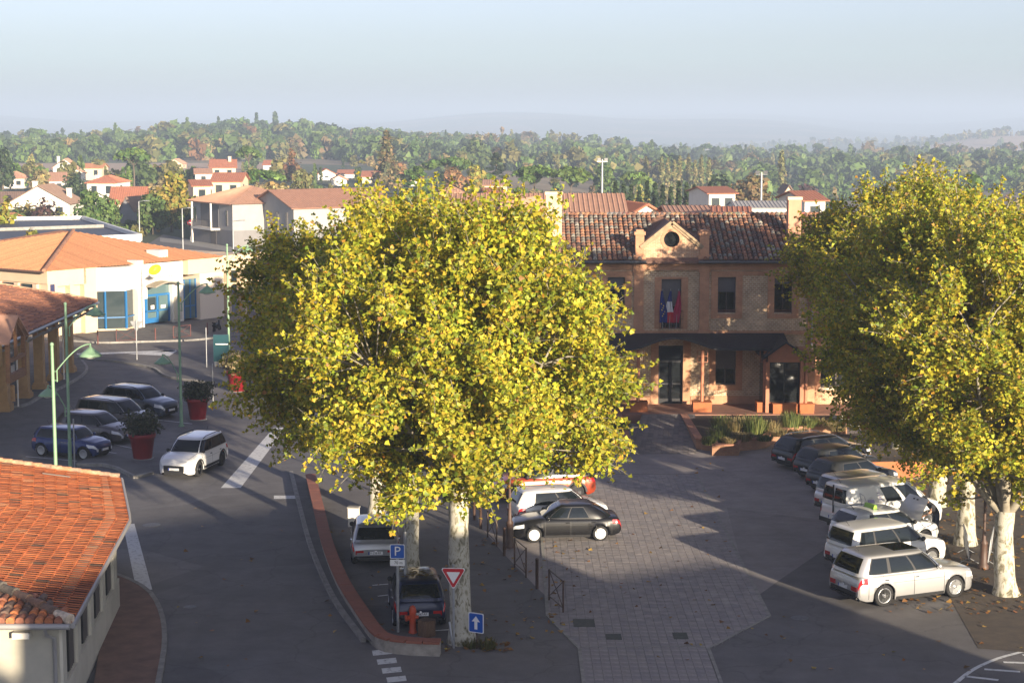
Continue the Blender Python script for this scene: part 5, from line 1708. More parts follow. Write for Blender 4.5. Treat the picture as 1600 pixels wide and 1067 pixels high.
# roofs close behind the town hall
far_house('long_house', 'long house with pale pink tiled roof close behind the town hall', 700, 975, 342, 305, 126, 12, 'wall_cream', 'tile_pink', 'gable', 0.0, 4)
far_house('house', 'house with brown tiled roof and white gable beside the long roof', 768, 812, 345, 318, 116, 9, 'wall_white', 'tile_pink', 'gable_y', -0.25, 0)
far_house('house', 'house with dark red roof right of the long pink roof', 982, 1040, 338, 321, 140, 9, 'wall_white', 'tile_red', 'gable_y', 0.3, 0)
far_house('house', 'low pink-roofed house behind the brick gable window', 1050, 1130, 339, 325, 136, 10, 'wall_cream', 'tile_pink', 'gable', 0.0, 2)
far_house('house', 'low house with dull red roof left of the right chimney', 1120, 1168, 341, 331, 130, 9, 'wall_cream', 'tile_red', 'gable', -0.1, 1)

# the pale grey houses ---------------------------------------------------------
def grey_house(label, corner, ang, wd, dp, h, rh, roofm, wins, balcony):
    e = house('grey_house', label, corner, ang, wd, dp, h, rh, 'wall_grey', roofm, 'gable_y' if not balcony else 'hip', wins, None, .5, z0=-0.6, side_wins=())
    mb = MB(); mb.box(-.03, wd + .03, -.04, dp, -.4, h * .44); mb.build('dark_base', MATS['wall_dgrey'], e)
    if balcony:
        x0, x1 = wd * .25, wd * .68
        mb = MB(); mb.box(x0, x1, -.06, .02, h * .47, h - .05); mb.build('loggia', mat('loggia', (0.13, 0.13, 0.135), .9), e)
        mb = MB(); mb.box(x0 - .4, x1 + .4, -1.3, -.05, h * .42, h * .46); s = mb.build('balcony', MATS['wall_white'], e)
        mb = MB(); n = 22
        for i in range(n + 1): x = lerp(x0 - .35, x1 + .35, i / n); mb.bar((x, -1.25, h * .46), (x, -1.25, h * .46 + 1.0), .03, .03)
        mb.bar((x0 - .35, -1.251, h * .46 + 1.0), (x1 + .35, -1.251, h * .46 + 1.0), .05, .05); mb.build('railing', MATS['shutter'], s)
        for x in (x0 - .2, x1 + .2):
            mb = MB(); mb.box(x - .1, x + .1, -1.3, -1.1, 0 if x < x1 else h * .46, h); mb.build('post', MATS['wall_white'], e)
        mb = MB(); mb.box(wd * .5, wd * .62, -.065, -.045, 0, h * .40); mb.build('door', MATS['shutter'], e)
    else:
        for sx in (.35, .65):
            mb = MB(); mb.box(wd * sx - .7, wd * sx + .7, dp * .3, dp * .3 + 1.6, h + .2, h + rh); 
    return e
C1 = G(366, 386, -0.6)
grey_house('pale grey house with hipped pink roof, loggia and white balcony', (-42.3, 236.5), math.atan2(-11.2, 7.2), 13.3, 11, 5.9, 2.0, 'tile_pink', [(1.2, 1.7, 3.2, 5.1), (11.4, 11.8, 3.2, 5.0)], True)
g2 = grey_house('pale grey house with red-brown roof just behind the plane crown', (-33.6, 231), math.atan2(-11.2, 7.2), 12.5, 14, 5.7, 1.9, 'tile_rose', [(1.3, 1.7, 2.9, 5.0), (4.6, 5.0, 2.9, 5.0), (7.6, 8.2, 2.9, 5.0), (10.4, 10.8, 2.9, 5.0)], False)

# street behind the post office: asphalt, kerbs
sheet('road', [G(225, 392, -.5)[:2], G(420, 425, -.5)[:2], G(470, 415, -.5)[:2], G(255, 372, -.5)[:2]], 0.012, 'asphalt')
sheet('pavement', [G(250, 378)[:2], G(300, 384)[:2], G(420, 404)[:2], G(420, 396)[:2], G(300, 376)[:2], G(250, 372)[:2]], 0.03, 'kerb')
# ------------------------------------------------------------------ post office
def build_post_office():
    C = Vector((-33.8, 130.0)); u = Vector((.59, .81)).normalized()
    ang = math.atan2(u.y, u.x)
    e = empty('post_office', (C.x, C.y, 0), ang, 'cream post office with orange hipped roof, blue-framed glazing and yellow oval sign', 'building')
    cream = mat('po_cream', (0.64, 0.49, 0.33), 0.85, var=0.05, scale=.8); white = mat('po_white', (0.74, 0.71, 0.64), 0.8, var=0.03, scale=.8)
    pink = mat('po_pink', (0.70, 0.47, 0.33), 0.85, var=0.05, scale=.8)
    blue = mat('po_blue', (0.025, 0.14, 0.34), 0.4); glass = mat('po_glass', (0.10, 0.16, 0.17), 0.05, spec=0.9); glass2 = mat('po_glass_dark', (0.035, 0.05, 0.055), 0.05, spec=0.9)
    yellow = mat('po_yellow', (0.80, 0.62, 0.02), 0.5)
    H = 5.0; LW = 21.0; DW = 20.0
    def part(name, boxes, m, parent=None):
        mb = MB()
        for b in boxes: mb.box(*b)
        return mb.build(name, m, parent or e)
    # main body: right facade along +x at y=0 (front is -y), left facade along +y at x=0
    part('wall', [(0, 4.6, .5, 3, 0, H), (.5, 3.6, .02, .5, 3.0 + .8, H - .001), (0.0, .9, 0, .5, 0, H - .002), (3.4, 4.6, .02, .5, 0, H - .002), (0, LW, 3, DW, 0, H)], cream)
    # recessed dark-ish windows of the corner block, left part of the street front
    part('recess_pier', [(2.0, 2.35, -.05, .5, 3.2, 3.9), (.95, 1.2, -.05, .5, 2.5, 3.2)], cream)
    mb = MB(); mb.box(1.3, 2.8, .42, .495, 1.0, 3.0); mb.build('window', glass, e)
    part('notice', [(.2, .6, -.04, -.005, 3.1, 4.0)], mat('po_navy', (.03, .035, .10), .6))
    # left facade: band of openings between piers
    for k in range(7):
        y = 1.2 + k * 2.1
        part('pier', [(-.25, .02, y - .22, y + .22, 0, 4.0)], pink)
        w = part('window', [(-.06, .0 - .003, y + .3, y + 1.8, 2.9, 3.95)], glass2)
    part('fascia', [(-.12, -.004, -.1, DW, 4.05, H - .01)], cream)
    # glazed prow
    x0, x1, xm = 4.8, 8.1, 6.6
    pr = [(x0, .5), (xm, -.9), (x1, -.2), (x1, .5)]
    mb = MB(); mb.prism([(x0, .52), (xm, -.9), (x1, -.2), (x1, .52)], 3.1, H - .12); prow = mb.build('prow_wall', white, e)
    mb = MB(); mb.prism([(x0 + .1, .5), (xm, -.8), (x1 - .1, -.12), (x1 - .1, .5)], .25, 3.1 - .002); mb.build('prow_glass', glass2, prow)
    mb = MB(); mb.prism([(x0, .52), (xm, -.92), (x1, -.22), (x1, .52)], 0, .25); mb.build('prow_base', cream, prow)
    for (px_, py_) in ((x0 + .55, 0.0), (xm, -.88), (xm + .02, -.9)):
        mb = MB(); mb.box(px_ - .06, px_ + .06, py_ - .06, py_ + .06, .25, 3.1); mb.build('mullion', blue, prow)
    for (a, b) in (((x0 + .05, .46), (xm, -.86)), ((xm, -.86), (x1 - .05, -.17))):
        mb = MB(); mb.bar((a[0], a[1], 1.1), (b[0], b[1], 1.1), .08, .08); mb.build('rail', blue, prow)
    # tall pillar
    part('pillar', [(8.15, 8.75, -.55, .6, 0, H + .25)], white)
    # entrance block
    part('entrance_wall', [(8.8, 14.2, .9, 3, 3.2, H + .05), (8.8, 10.4, .88, 1.2, 2.1, 3.19), (13.0, 14.2, .88, 3, 0, 3.19)], white)
    part('attic_box', [(11.8, 12.7, .95, 2.4, H + .05, H + .75)], white)
    g = part('entrance_glazing', [(8.8, 13.0, 1.25, 1.32, .1, 3.18)], glass)
    for (a, b, z0, z1) in ((8.8, 13.0, 1.0, 1.1), (10.35, 10.45, .1, 3.15), (10.45, 13.0, 2.2, 2.36), (12.85, 13.0, .1, 2.2), (11.6, 11.78, .1, 2.2), (10.45, 10.62, .1, 2.2)):
        part('frame_bar', [(a, b, 1.15, 1.25, z0, z1)], blue, g)
    part('door_leaf', [(10.75, 11.5, 1.16, 1.22, .95, 2.1)], glass2, g); part('door_leaf', [(11.85, 12.7, 1.16, 1.22, .35, 2.1)], glass, g)
    part('door_foot', [(10.62, 11.6, 1.14, 1.24, .12, .5)], blue, g)
    part('poster', [(10.95, 11.3, 1.12, 1.14, 1.2, 1.5)], white, g); part('poster', [(12.0, 12.5, 1.12, 1.14, 1.2, 1.45)], white, g)
    # arched canopy
    mb = MB(); n = 12
    for i in range(n):
        a0, a1 = i / n, (i + 1) / n
        def q(t): return (lerp(10.2, 13.2, t), 3.0 + .32 * math.sin(PI * t))
        (xa, za), (xb, zb) = q(a0), q(a1)
        mb.add([(xa, -.3, za), (xb, -.3, zb), (xb, .9, zb), (xa, .9, za), (xa, -.3, za + .1), (xb, -.3, zb + .1), (xb, .9, zb + .1), (xa, .9, za + .1)], [(3, 2, 1, 0), (4, 5, 6, 7), (0, 1, 5, 4), (1, 2, 6, 5), (2, 3, 7, 6), (3, 0, 4, 7)])
    mb.build('canopy', mat('po_canopy', (.30, .27, .22), .6), e)
    # yellow oval with a blue swoosh, and the line of grey lettering below it
    mb = MB(); n = 24
    pts = [(11.2 + .62 * math.cos(2 * PI * k / n) + .12 * math.sin(2 * PI * k / n), 4.3 + .40 * math.sin(2 * PI * k / n)) for k in range(n)]
    mb.extrude_y(pts, .80, .87); s = mb.build('oval_sign', yellow, e)
    mb = MB(); mb.poly([(10.95, .79, 4.22), (11.35, .79, 4.32), (11.15, .79, 4.34)]); mb.poly([(11.1, .79, 4.36), (11.5, .79, 4.5), (11.2, .79, 4.45)]); mb.build('swoosh', mat('po_navy2', (.05, .06, .2), .5), s)
    part('lettering_band', [(9.9 + .23 * k, 9.9 + .23 * k + .16, .845, .87, 3.62, 3.76) for k in range(14)], mat('po_grey', (.38, .37, .36), .6))
    # cash machine and right part
    part('cash_machine', [(13.15, 13.75, .6, .88, .2, 2.0)], mat('atm', (.55, .50, .42), .6)); part('machine_sign', [(13.3, 13.65, .56, .6, 1.6, 1.9)], yellow)
    g2 = part('side_glazing', [(14.25, 15.6, .95, 1.0, .15, 3.3)], glass)
    for (a, b, z0, z1) in ((14.25, 14.35, .15, 3.3), (14.9, 15.0, .15, 3.3), (15.5, 15.6, .15, 3.3), (14.25, 15.6, 1.1, 1.2)): part('frame_bar', [(a, b, .88, .95, z0, z1)], blue, g2)
    part('panel_wall', [(15.65, 18.3, .5, 3, 0, 3.7)], mat('po_panel', (.74, .63, .50), .85)); part('band', [(14.2, LW, .3, 3, 3.72, H - .01)], cream)
    part('beam', [(18.3, 24, .5, 1.2, 3.72, H - .03)], cream)
    for x in (18.6, 20.4, 22.4): part('pier', [(x, x + .5, .45, 1.1, 0, 3.7)], cream)
    part('beam', [(18.3, 24, .6, 1.0, 2.5, 2.75)], cream)
    # roof
    mb = MB(); ov = .45
    a, b, c, d = (-ov, -.15, H), (LW - 3.2, -.15, H - .03), (LW - 3.2, DW, H), (-ov, DW, H)
    ap = (10.6, 9.6, H + 2.0); ap2 = (11.0, 11.5, H + 2.0)
    mb.poly([a, b, ap]); mb.poly([b, c, ap2, ap]); mb.poly([c, d, ap2]); mb.poly([d, a, ap, ap2]); mb.poly([d, c, b, a])
    roof = mb.build('roof', MATS['tile_orange'], e)
    mb = MB()
    def ribs_tri(A, B, Cc, step=.32, h=.055):
        A, B, Cc = map(Vector, (A, B, Cc)); L = (B - A).length; n = int(L / step); nr = (B - A).cross(Cc - A).normalized() * h
        foot = (Cc - A).dot((B - A).normalized()) / L
        for i in range(n):
            t = (i + .5) / n
            hh = t / foot if t < foot else (1 - t) / (1 - foot)
            up = (Cc - A.lerp(B, foot)) * hh; p = A.lerp(B, t); dd = (B - A) / n * .3
            k = random.uniform(.85, 1.12); mb.setcol((.48 * k, .215 * k, .10 * k))
            mb.add([tuple(p - dd), tuple(p + nr), tuple(p + dd), tuple(p + dd + up), tuple(p + nr + up), tuple(p - dd + up)], [(0, 1, 4, 5), (1, 2, 3, 4), (0, 2, 1)])
    ribs_tri(a, b, ap); ribs_tri(d, a, ap)
    o = mb.build('roof_tiles', MATS['tile_v'], roof); o['kind'] = 'stuff'
    mb = MB(); mb.tube([Vector(a) + Vector((0, 0, .06)), Vector(ap) + Vector((0, 0, .06))], .16, 8); mb.build('hip_ridge', mat('hip_dark', (.30, .15, .09), .85, var=.3, scale=3), roof)
    mb = MB(); mb.tube([(-ov - .05, -.15, H - .06), (-ov - .05, DW, H - .06)], .08, 6); mb.build('gutter', mat('gut_brown', (.12, .07, .05), .6), roof)
    return e
build_post_office()

# flat dark roof behind it
def flat_roof_building():
    P = [(-36.5, 176), (-50, 209), (-75, 202), (-75, 168), (-52, 165)]
    e = empty('flat_roofed_hall', (P[0][0], P[0][1], 0), 0, 'low hall with flat dark roof and white parapet behind the orange roof', 'building')
    M = Matrix.Translation((-P[0][0], -P[0][1], 0))
    P2 = [P[0], P[1], P[2], P[3], P[4]]
    ccw = P2
    mb = MB(M); mb.prism(ccw, 0, 4.3); mb.build('wall', MATS['wall_white'], e)
    mb = MB(M); mb.poly([(p[0], p[1], 4.36) for p in ccw]); mb.build('roof', mat('membrane', (.045, .05, .06), .55, var=.2, scale=.3), e)
    mb = MB(M); L = ccw + [ccw[0]]
    for a, b in zip(L, L[1:]):
        ribbon(mb, [Vector(a), Vector(b)], .3, 4.1, 4.75)
    mb.build('parapet', mat('parapet', (.74, .74, .72), .6), e)
    mb = MB(M); ribbon(mb, [Vector((-44, 193)), Vector((-64, 180))], .35, 4.37, 4.7); mb.build('roof_upstand', MATS['kerb'], e)
flat_roof_building()

# ------------------------------------------------------------------ market hall
def build_market():
    e = empty('market_hall', (-28, 92, 0), 0, 'open market hall with tiled roof on stone pillars and timber struts', 'market hall')
    M = Matrix.Translation((28, -92, 0))
    stone = mat('mk_stone', (.46, .29, .13), .85, col2=(.36, .22, .10), scale=2.5)
    wood = mat('mk_wood', (.23, .11, .045), .7, var=.25, scale=4, stretch=(1, 1, 6))
    greyw = mat('mk_grey', (.30, .28, .26), .7, var=.2, scale=5)
    EZ = 4.3; EX = -26.6; Y0, Y1 = 86.0, 114.4; RX_, RZ = -37.5, 6.15
    # roof slab
    mb = MB(M)
    A, B, C, D = Vector((EX, Y0, EZ)), Vector((EX, Y1, EZ)), Vector((RX_, Y1, RZ)), Vector((RX_, Y0, RZ))
    n = Vector((0, 0, -.16))
    mb.add([tuple(p) for p in (A, B, C, D)] + [tuple(p + n) for p in (A, B, C, D)], [(0, 1, 2, 3), (7, 6, 5, 4), (0, 4, 5, 1), (1, 5, 6, 2), (2, 6, 7, 3), (3, 7, 4, 0)])
    mb.quad((RX_, Y0, RZ), (RX_, Y1, RZ), (RX_ - 10.9, Y1, EZ), (RX_ - 10.9, Y0, EZ))
    roof = mb.build('roof', MATS['roof_under'], e)
    mb = MB(M)
    up = (D - A).normalized(); L = (D - A).length
    canal_tiles(mb, A + Vector((0, .05, .03)), Vector((0, 1, 0)), up, int((Y1 - Y0) / .26), int(L / .42), .26, .42, .11, [(.34, .14, .075), (.27, .115, .07), (.40, .17, .085), (.22, .10, .065)], [3, 3, 2, 2])
    o = mb.build('roof_tiles', MATS['tile_v'], roof); o['kind'] = 'stuff'
    mb = MB(M); mb.tube([(EX + .06, Y0, EZ - .02), (EX + .06, Y1, EZ - .02)], .09, 8); mb.build('gutter', mat('zinc', (.30, .31, .32), .4, metal=.5), roof)
    mb = MB(M); mb.tube([(EX, Y1, EZ + .1), (RX_, Y1, RZ + .1)], .13, 8); mb.build('verge', mat('verge', (.50, .30, .18), .85), roof)
    # rafters under the eave
    for k in range(14):
        y = Y0 + 1 + k * 2.05
        mb = MB(M); mb.bar((EX + .1, y, EZ - .22), (RX_, y, RZ - .24), .12, .16); mb.build('rafter', wood, e)
    mb = MB(M); mb.bar((-28.0, Y0, EZ + .05), (-28.0, Y1 - .3, EZ + .05), .26, .3); mb.build('wall_plate', wood, e)
    ys = [93.2, 97.7, 101.8, 105.2, 108.6, 112.2]
    for y in ys:
        mb = MB(M); x = -28.0
        mb.box(x - .27, x + .27, y - .27, y + .27, .5, EZ - .62)
        for (z0, z1, r) in ((0, .38, .40), (.38, .5, .34), (EZ - .62, EZ - .5, .33), (EZ - .5, EZ - .12, .40)): mb.box(x - r, x + r, y - r, y + r, z0, z1)
        c = mb.build('pillar', stone, e)
        mb = MB(M)
        mb.bar((x, y + .2, EZ - .95), (x, y + 1.4, EZ - .08), .13, .13); mb.bar((x, y - .2, EZ - .95), (x, y - 1.4, EZ - .08), .13, .13); mb.bar((x + .2, y, EZ - 1.0), (EX + .2, y, EZ - .2), .13, .13)
        mb.build('strut', greyw, c)
    # glazed shop front behind the pillars
    mb = MB(M); mb.box(-31.2, -31, Y0, 111, 0.1, 4.4); mb.build('shop_wall', mat('mk_shop', (.06, .075, .08), .5), e)
    for k in range(7):
        y = Y0 + 1.2 + k * 3.4
        mb = MB(M); mb.box(-31.0, -30.95, y, y + 2.6, .9, 3.6); mb.build('shop_window', MATS['glass_dark'], e)
        mb = MB(M); mb.box(-30.99, -30.9, y - .1, y + 2.7, .35, .85); mb.build('window_board', MATS['wall_white'], e)
    # little timber gable over the near end
    a = AT(2, 500, 92.0)
    gx = -25.6; gy = 90.6
    mb = MB(M)
    for sgn in (-1, 1):
        mb.add([(gx - 6, gy, 6.1), (gx + .5, gy, 6.1), (gx + .5, gy + sgn * 1.9, 4.9), (gx - 6, gy + sgn * 1.9, 4.9), (gx - 6, gy, 6.0), (gx + .5, gy, 6.0), (gx + .5, gy + sgn * 1.9, 4.8), (gx - 6, gy + sgn * 1.9, 4.8)],
               [(0, 1, 2, 3), (7, 6, 5, 4), (0, 4, 5, 1), (1, 5, 6, 2), (2, 6, 7, 3), (3, 7, 4, 0)])
    gr = mb.build('gable_roof', MATS['tile_pink'], e)
    for sgn in (-1, 1):
        mb = MB(M); mb.bar((gx + .3, gy, 5.9), (gx + .3, gy + sgn * 1.7, 4.75), .16, .2); mb.bar((gx + .3, gy + sgn * 1.45, 2.9), (gx + .3, gy + sgn * 1.45, 4.9), .2, .2); mb.build('gable_timber', wood, gr)
    mb = MB(M); mb.bar((gx + .3, gy - 1.5, 3.9), (gx + .3, gy + 1.5, 3.9), .18, .18); mb.bar((gx + .3, gy, 3.9), (gx + .3, gy, 5.8), .15, .15); mb.bar((gx + .28, gy - 1.45, 3.0), (gx + .28, gy + 1.45, 3.0), .25, .4); mb.build('gable_tie', wood, gr)
    mb = MB(M); mb.quad((gx - .8, gy - 1.4, 3.3), (gx - .8, gy + 1.4, 3.3), (gx - .8, gy + 1.4, 5.0), (gx - .8, gy - 1.4, 5.0)); mb.build('gable_infill', mat('mk_infill', (.50, .30, .10), .8), gr)
    mb = MB(M); mb.tube([(-27.5, 98.6, .1), (-27.5, 98.6, 3.6)], .05, 6); mb.build('downpipe', MATS['wall_white'], e)
    mb = MB(M); mb.tube([(-27.5, 108.9, .1), (-27.5, 108.9, 3.6)], .05, 6); mb.build('downpipe', MATS['wall_white'], e)
    return e
build_market()
b = G(20, 630); mb = MB(); mb.lathe([(.16, 0), (.15, .9), (.17, .95), (.1, 1.05), (.001, 1.06)], 10); tag(mb.build('stone_bollard', mat('mk_bol', (.55, .33, .15), .85, var=.15, scale=4), None, b), 'ochre stone bollard in front of the market hall pillars', 'bollard')

# ------------------------------------------------------------------ near tiled house
def build_near_house():
    EZ = 3.0
    E = [Vector((-11.45, 45.2)), Vector((-12.55, 57.4)), Vector((-14.3, 64.2))]
    e = empty('tiled_house', (-16, 54, 0), 0, 'near cream house with bright orange tile roof at the lower left', 'house')
    M = Matrix.Translation((16, -54, 0))
    wallm = mat('nh_wall', (.50, .47, .38), .85, col2=(.36, .34, .28), scale=.9, detail=8)
    wallb = mat('nh_base', (.58, .55, .46), .85, var=.12, scale=.9)
    SL = 0.19
    hip0 = E[0]
    far = Vector((-6.6, -1.2)).normalized()      # verge direction at the far end
    # walls: set in from the eave
    W = [p + Vector((-.4, 0)) for p in E]; W[0] = W[0] + Vector((0, .35)); W[2] = W[2] + Vector((0, -.3))
    back = [W[2] + far * 12, Vector((-24, W[0].y))]
    mb = MB(M); mb.prism([W[0], W[1], W[2], back[0], back[1]], 0, EZ + .12); mb.build('wall', wallm, e)
    d0 = (W[1] - W[0]).normalized(); nrm = Vector((d0.y, -d0.x))
    mb = MB(M); ribbon(mb, [W[0] + nrm * .03 - d0 * .02, W[1] + nrm * .03], .06, 0, 1.05); mb.build('base_course', wallb, e)
    # pilaster strips and windows on the street wall
    for k in range(5):
        p = W[0] + d0 * (.35 + k * 2.6)
        mb = MB(M); ribbon(mb, [p + nrm * .04 - d0 * .3, p + nrm * .04 + d0 * .3], .08, 1.05, EZ); mb.build('pilaster', wallb, e)
        if k < 4:
            q = p + d0 * 1.3
            mb = MB(M); ribbon(mb, [q + nrm * .02 - d0 * .45, q + nrm * .02 + d0 * .45], .05, 1.25, 2.6); w = mb.build('window', MATS['black'], e)
            for j in range(4):
                r = q + d0 * (-.32 + .21 * j) + nrm * .06
                mb = MB(M); mb.tube([(r.x, r.y, 1.25), (r.x, r.y, 2.6)], .014, 5); mb.build('grille_bar', MATS['shutter'], w)
    # roof planes -----------------------------------------------------------
    def eave_at(s):      # point on eave polyline by arc length
        L0 = (E[1] - E[0]).length
        if s <= L0: return E[0].lerp(E[1], s / L0), (E[1] - E[0]).normalized()
        t = (s - L0) / (E[2] - E[1]).length
        return E[1].lerp(E[2], t), (E[2] - E[1]).normalized()
    LT = (E[1] - E[0]).length + (E[2] - E[1]).length
    def P(s, r, h=0.0):      # r metres up the slope in plan, from the eave
        p, d = eave_at(s)
        n0 = Vector((-(E[1] - E[0]).normalized().y, (E[1] - E[0]).normalized().x)); n1 = Vector((-(E[2] - E[1]).normalized().y, (E[2] - E[1]).normalized().x))
        t = sstep(0, LT, s)
        n = n0.lerp(n1, t).normalized()
        q = p + n * r
        sag = -.05 * math.sin(PI * s / LT) * math.sin(PI * min(1, r / 8))
        return Vector((q.x, q.y, EZ + SL * r + h + sag))
    RM = 9.0
    mb = MB(M)
    def Pg(uu, vv):
        r = vv * RM; s = lerp(r, LT, uu)      # hip: starts at s=r
        return P(s, r)
    mb.grid(Pg, 20, 10, 0, False)
    # near hip face: from the corner, eave runs along -x
    mb.poly([(E[0].x, E[0].y, EZ), tuple(P(RM, RM)), (E[0].x - 18, E[0].y + .3, EZ + SL * RM), (E[0].x - 18, E[0].y, EZ)])
    roof = mb.build('roof', MATS['roof_under'], e)
    mat('tile_flat', (.5, .2, .08), .85, vcol=True, var=.32, scale=2.2, detail=9)
    pal = [(.53, .155, .052), (.47, .13, .045), (.58, .185, .065), (.40, .11, .04), (.54, .23, .11), (.29, .10, .05), (.14, .085, .055)]
    wts = [5, 5, 4, 3.5, 1.0, 1.2, .6]
    TW, TG = .225, .375
    # visible tiles only reach as far left as the frame edge
    tiles = []
    ns = int(LT / TW)
    for i in range(ns):
        s = (i + .5) * TW
        for j in range(24):
            r = j * TG
            if r > s - .05: break
            p = P(s, r)
            if p.x / p.y < -.305: break
            tiles.append((s, r, p))
    tiles.sort(key=lambda t: t[2].y)
    def tile_shape(mb, s, r):
        c = random.choices(pal, wts)[0]; k = random.uniform(.82, 1.12)
        if r < .5: k *= .92
        mb.setcol((c[0] * k, c[1] * k, c[2] * k))
        j1, j2 = random.uniform(-.006, .006), random.uniform(-.004, .008)
        a = s - TW * .5 + .004; b = s + TW * .5 - .004; m = lerp(a, b, .30)
        rows = []
        for (rr, h) in ((r - .03, .058 + j2), (r + TG * 1.02, .030 + j2)):
            rows.append([P(a, rr, h + .028), P(lerp(a, b, .16), rr, h + .034), P(m, rr, h), P(lerp(m, b, .5), rr, h + .012), P(b, rr, h)])
        lo = [P(a, r - .03, .0), P(b, r - .03, .0)]
        vs = [tuple(v) for v in rows[0] + rows[1] + lo]
        mb.add(vs, [(q, q + 1, q + 6, q + 5) for q in range(4)] + [(10, 11, 4, 3, 2, 1, 0)])
    for (s, r, p) in tiles[:290]:
        mb = MB(M); tile_shape(mb, s, r); mb.build('tile', MATS['tile_flat'], roof)
    mb = MB(M)
    for (s, r, p) in tiles[290:]: tile_shape(mb, s, r)
    o = mb.build('far_tiles', MATS['tile_flat'], roof); o['kind'] = 'stuff'
    # hip covered with round mortared tiles
    hipm = mat('tile_old', (.2, .1, .06), .9, vcol=True, var=.45, scale=7, detail=8)
    a = P(0.0, 0.0, .1); b = P(7, 7, .12)
    for k in range(17):
        t0, t1 = k / 17, (k + 1.12) / 17
        c = random.choice([(.10, .085, .07), (.16, .10, .07), (.22, .12, .075), (.085, .075, .065)])
        mb = MB(M); mb.setcol(c if k else (.55, .45, .34)); mb.tube([a.lerp(b, t0) + Vector((0, 0, .035)), a.lerp(b, t1)], [.15, .118], 10); mb.build('hip_tile', hipm, roof)
    # round tiles on the near hip face
    upn = Vector((0, .985, SL)).normalized(); alx = Vector((1, 0, 0))
    for i in range(26):
        x = E[0].x - .3 - i * .25
        if x / 47 < -.31: break
        for j in range(4):
            y = E[0].y - .05 + j * .38
            if y - E[0].y > (E[0].x - x) + .05: break
            c = random.choice([(.36, .12, .05), (.25, .10, .06), (.13, .085, .065), (.45, .16, .06)]); mb = MB(M); mb.setcol(c)
            p = Vector((x, y, EZ + SL * (y - E[0].y) + .07)); q = p + Vector((0, .42, SL * .42 - .02))
            mb.tube([p + Vector((0, 0, .03)), q], [.115, .095], 8); mb.build('round_tile', hipm, roof)
    # ragged verge tiles at the far end
    for k in range(22):
        p = P(LT + .02, k * .34, .09); q = P(LT + .02, k * .34 + .38, .075)
        c = random.choice([(.40, .24, .15), (.30, .19, .13), (.46, .22, .12)]); mb = MB(M); mb.setcol(c); mb.tube([p, q], [.10, .085], 7); mb.build('verge_tile', hipm, roof)
    # gutters
    mb = MB(M); gl = [P(s, -.06, -.03) for s in [LT * i / 16 for i in range(17)]]; mb.tube(gl, .075, 8)
    mb.build('gutter', mat('nh_gut', (.36, .35, .34), .5, metal=.3), roof)
    mb = MB(M); mb.tube([(E[0].x, E[0].y - .08, EZ - .04), (E[0].x - 10, E[0].y - .08, EZ - .04)], .085, 8); g = mb.build('gutter', MATS['nh_gut'], roof)
    mb = MB(M); x, y = E[0].x - .55, E[0].y - .02
    mb.tube([(x - .1, y - .06, EZ - .1), (x - .1, y + .05, EZ - .3), (x + .05, y + .3, EZ - .45), (x + .05, y + .3, 0)], .055, 8); mb.build('downpipe', MATS['nh_gut'], e)
    mb = MB(M); mb.box(x - 1.0, x - .55, y + .1, y + .35, EZ - .42, EZ - .26); mb.build('wall_lamp', MATS['wall_white'], e)
    # pale patch tile
    mb = MB(M); p = [P(LT - 1.6, 1.75, .11), P(LT - 1.42, 1.75, .11), P(LT - 1.42, 2.7, .11), P(LT - 1.6, 2.7, .11)]; mb.add([tuple(v) for v in p], [(0, 1, 2, 3)]); mb.build('mortar_patch', MATS['pale_stone'], roof)
    return e
build_near_house()
# ------------------------------------------------------------------ unseen buildings, added and shaped to throw the foreground shade
house('shade_row_house', 'tall row house right of the camera, outside the picture', (10.9, 5.1), rad(30), 16, 12, 7.4, 3.0, 'wall_cream', 'tile_pink', 'gable',
      [(2 + 3 * k, 3.2 + 3 * k, z, z + 1.6) for k in range(5) for z in (1, 4)], [(6, 6, .6)], .4, ribs=False)
house('shade_row_house', 'middle row house right of the camera, outside the picture', (24.8, 13.15), rad(30), 5, 12, 7.1, 2.4, 'wall_cream', 'tile_red', 'gable',
      [(1, 2.2, 4, 5.6), (3.0, 4.2, 4, 5.6)], None, .2, ribs=False)
house('shade_row_house', 'lowest row house right of the camera, outside the picture', (29.15, 15.66), rad(30), 5, 12, 5.6, 2.1, 'wall_cream', 'tile_red', 'gable',
      [(1, 2.2, 3, 4.6), (3.0, 4.2, 3, 4.6)], None, .2, ribs=False)
house('shade_church', 'brick church beside the camera, outside the picture', (9.5, -14.5), 0, 8, 9, 10.4, 2.5, 'wall_cream', 'tile_red', 'gable', [(2, 3.2, 5, 9), (5, 6.2, 5, 9)], None, .3, ribs=False)  # out of view, height set by the shade it has to throw
# ------------------------------------------------------------------ cars
mat('tyre', (0.014, 0.014, 0.015), 0.85)
mat('rim_silver', (0.50, 0.51, 0.52), 0.3, metal=0.8)
mat('rim_white', (0.70, 0.70, 0.69), 0.4)
mat('rim_dark', (0.05, 0.05, 0.055), 0.35, metal=0.6)
mat('plastic', (0.022, 0.022, 0.024), 0.6)
mat('car_glass', (0.007, 0.010, 0.013), 0.05, spec=0.45)
mat('tail_red', (0.42, 0.012, 0.014), 0.15, coat=0.6)
mat('head_clear', (0.62, 0.64, 0.66), 0.12, spec=0.8)
mat('plate', (0.72, 0.73, 0.74), 0.5)
mat('plate_blue', (0.02, 0.06, 0.35), 0.5)
mat('chrome', (0.72, 0.73, 0.74), 0.12, metal=1.0)
def paint(name, col, metal=0.0, rough=0.28):
    return mat('paint_' + name, col, rough, metal=metal, coat=0.7 if max(col) > .1 else 0.35, spec=0.5 if max(col) > .1 else 0.3, var=0.04, scale=0.8)
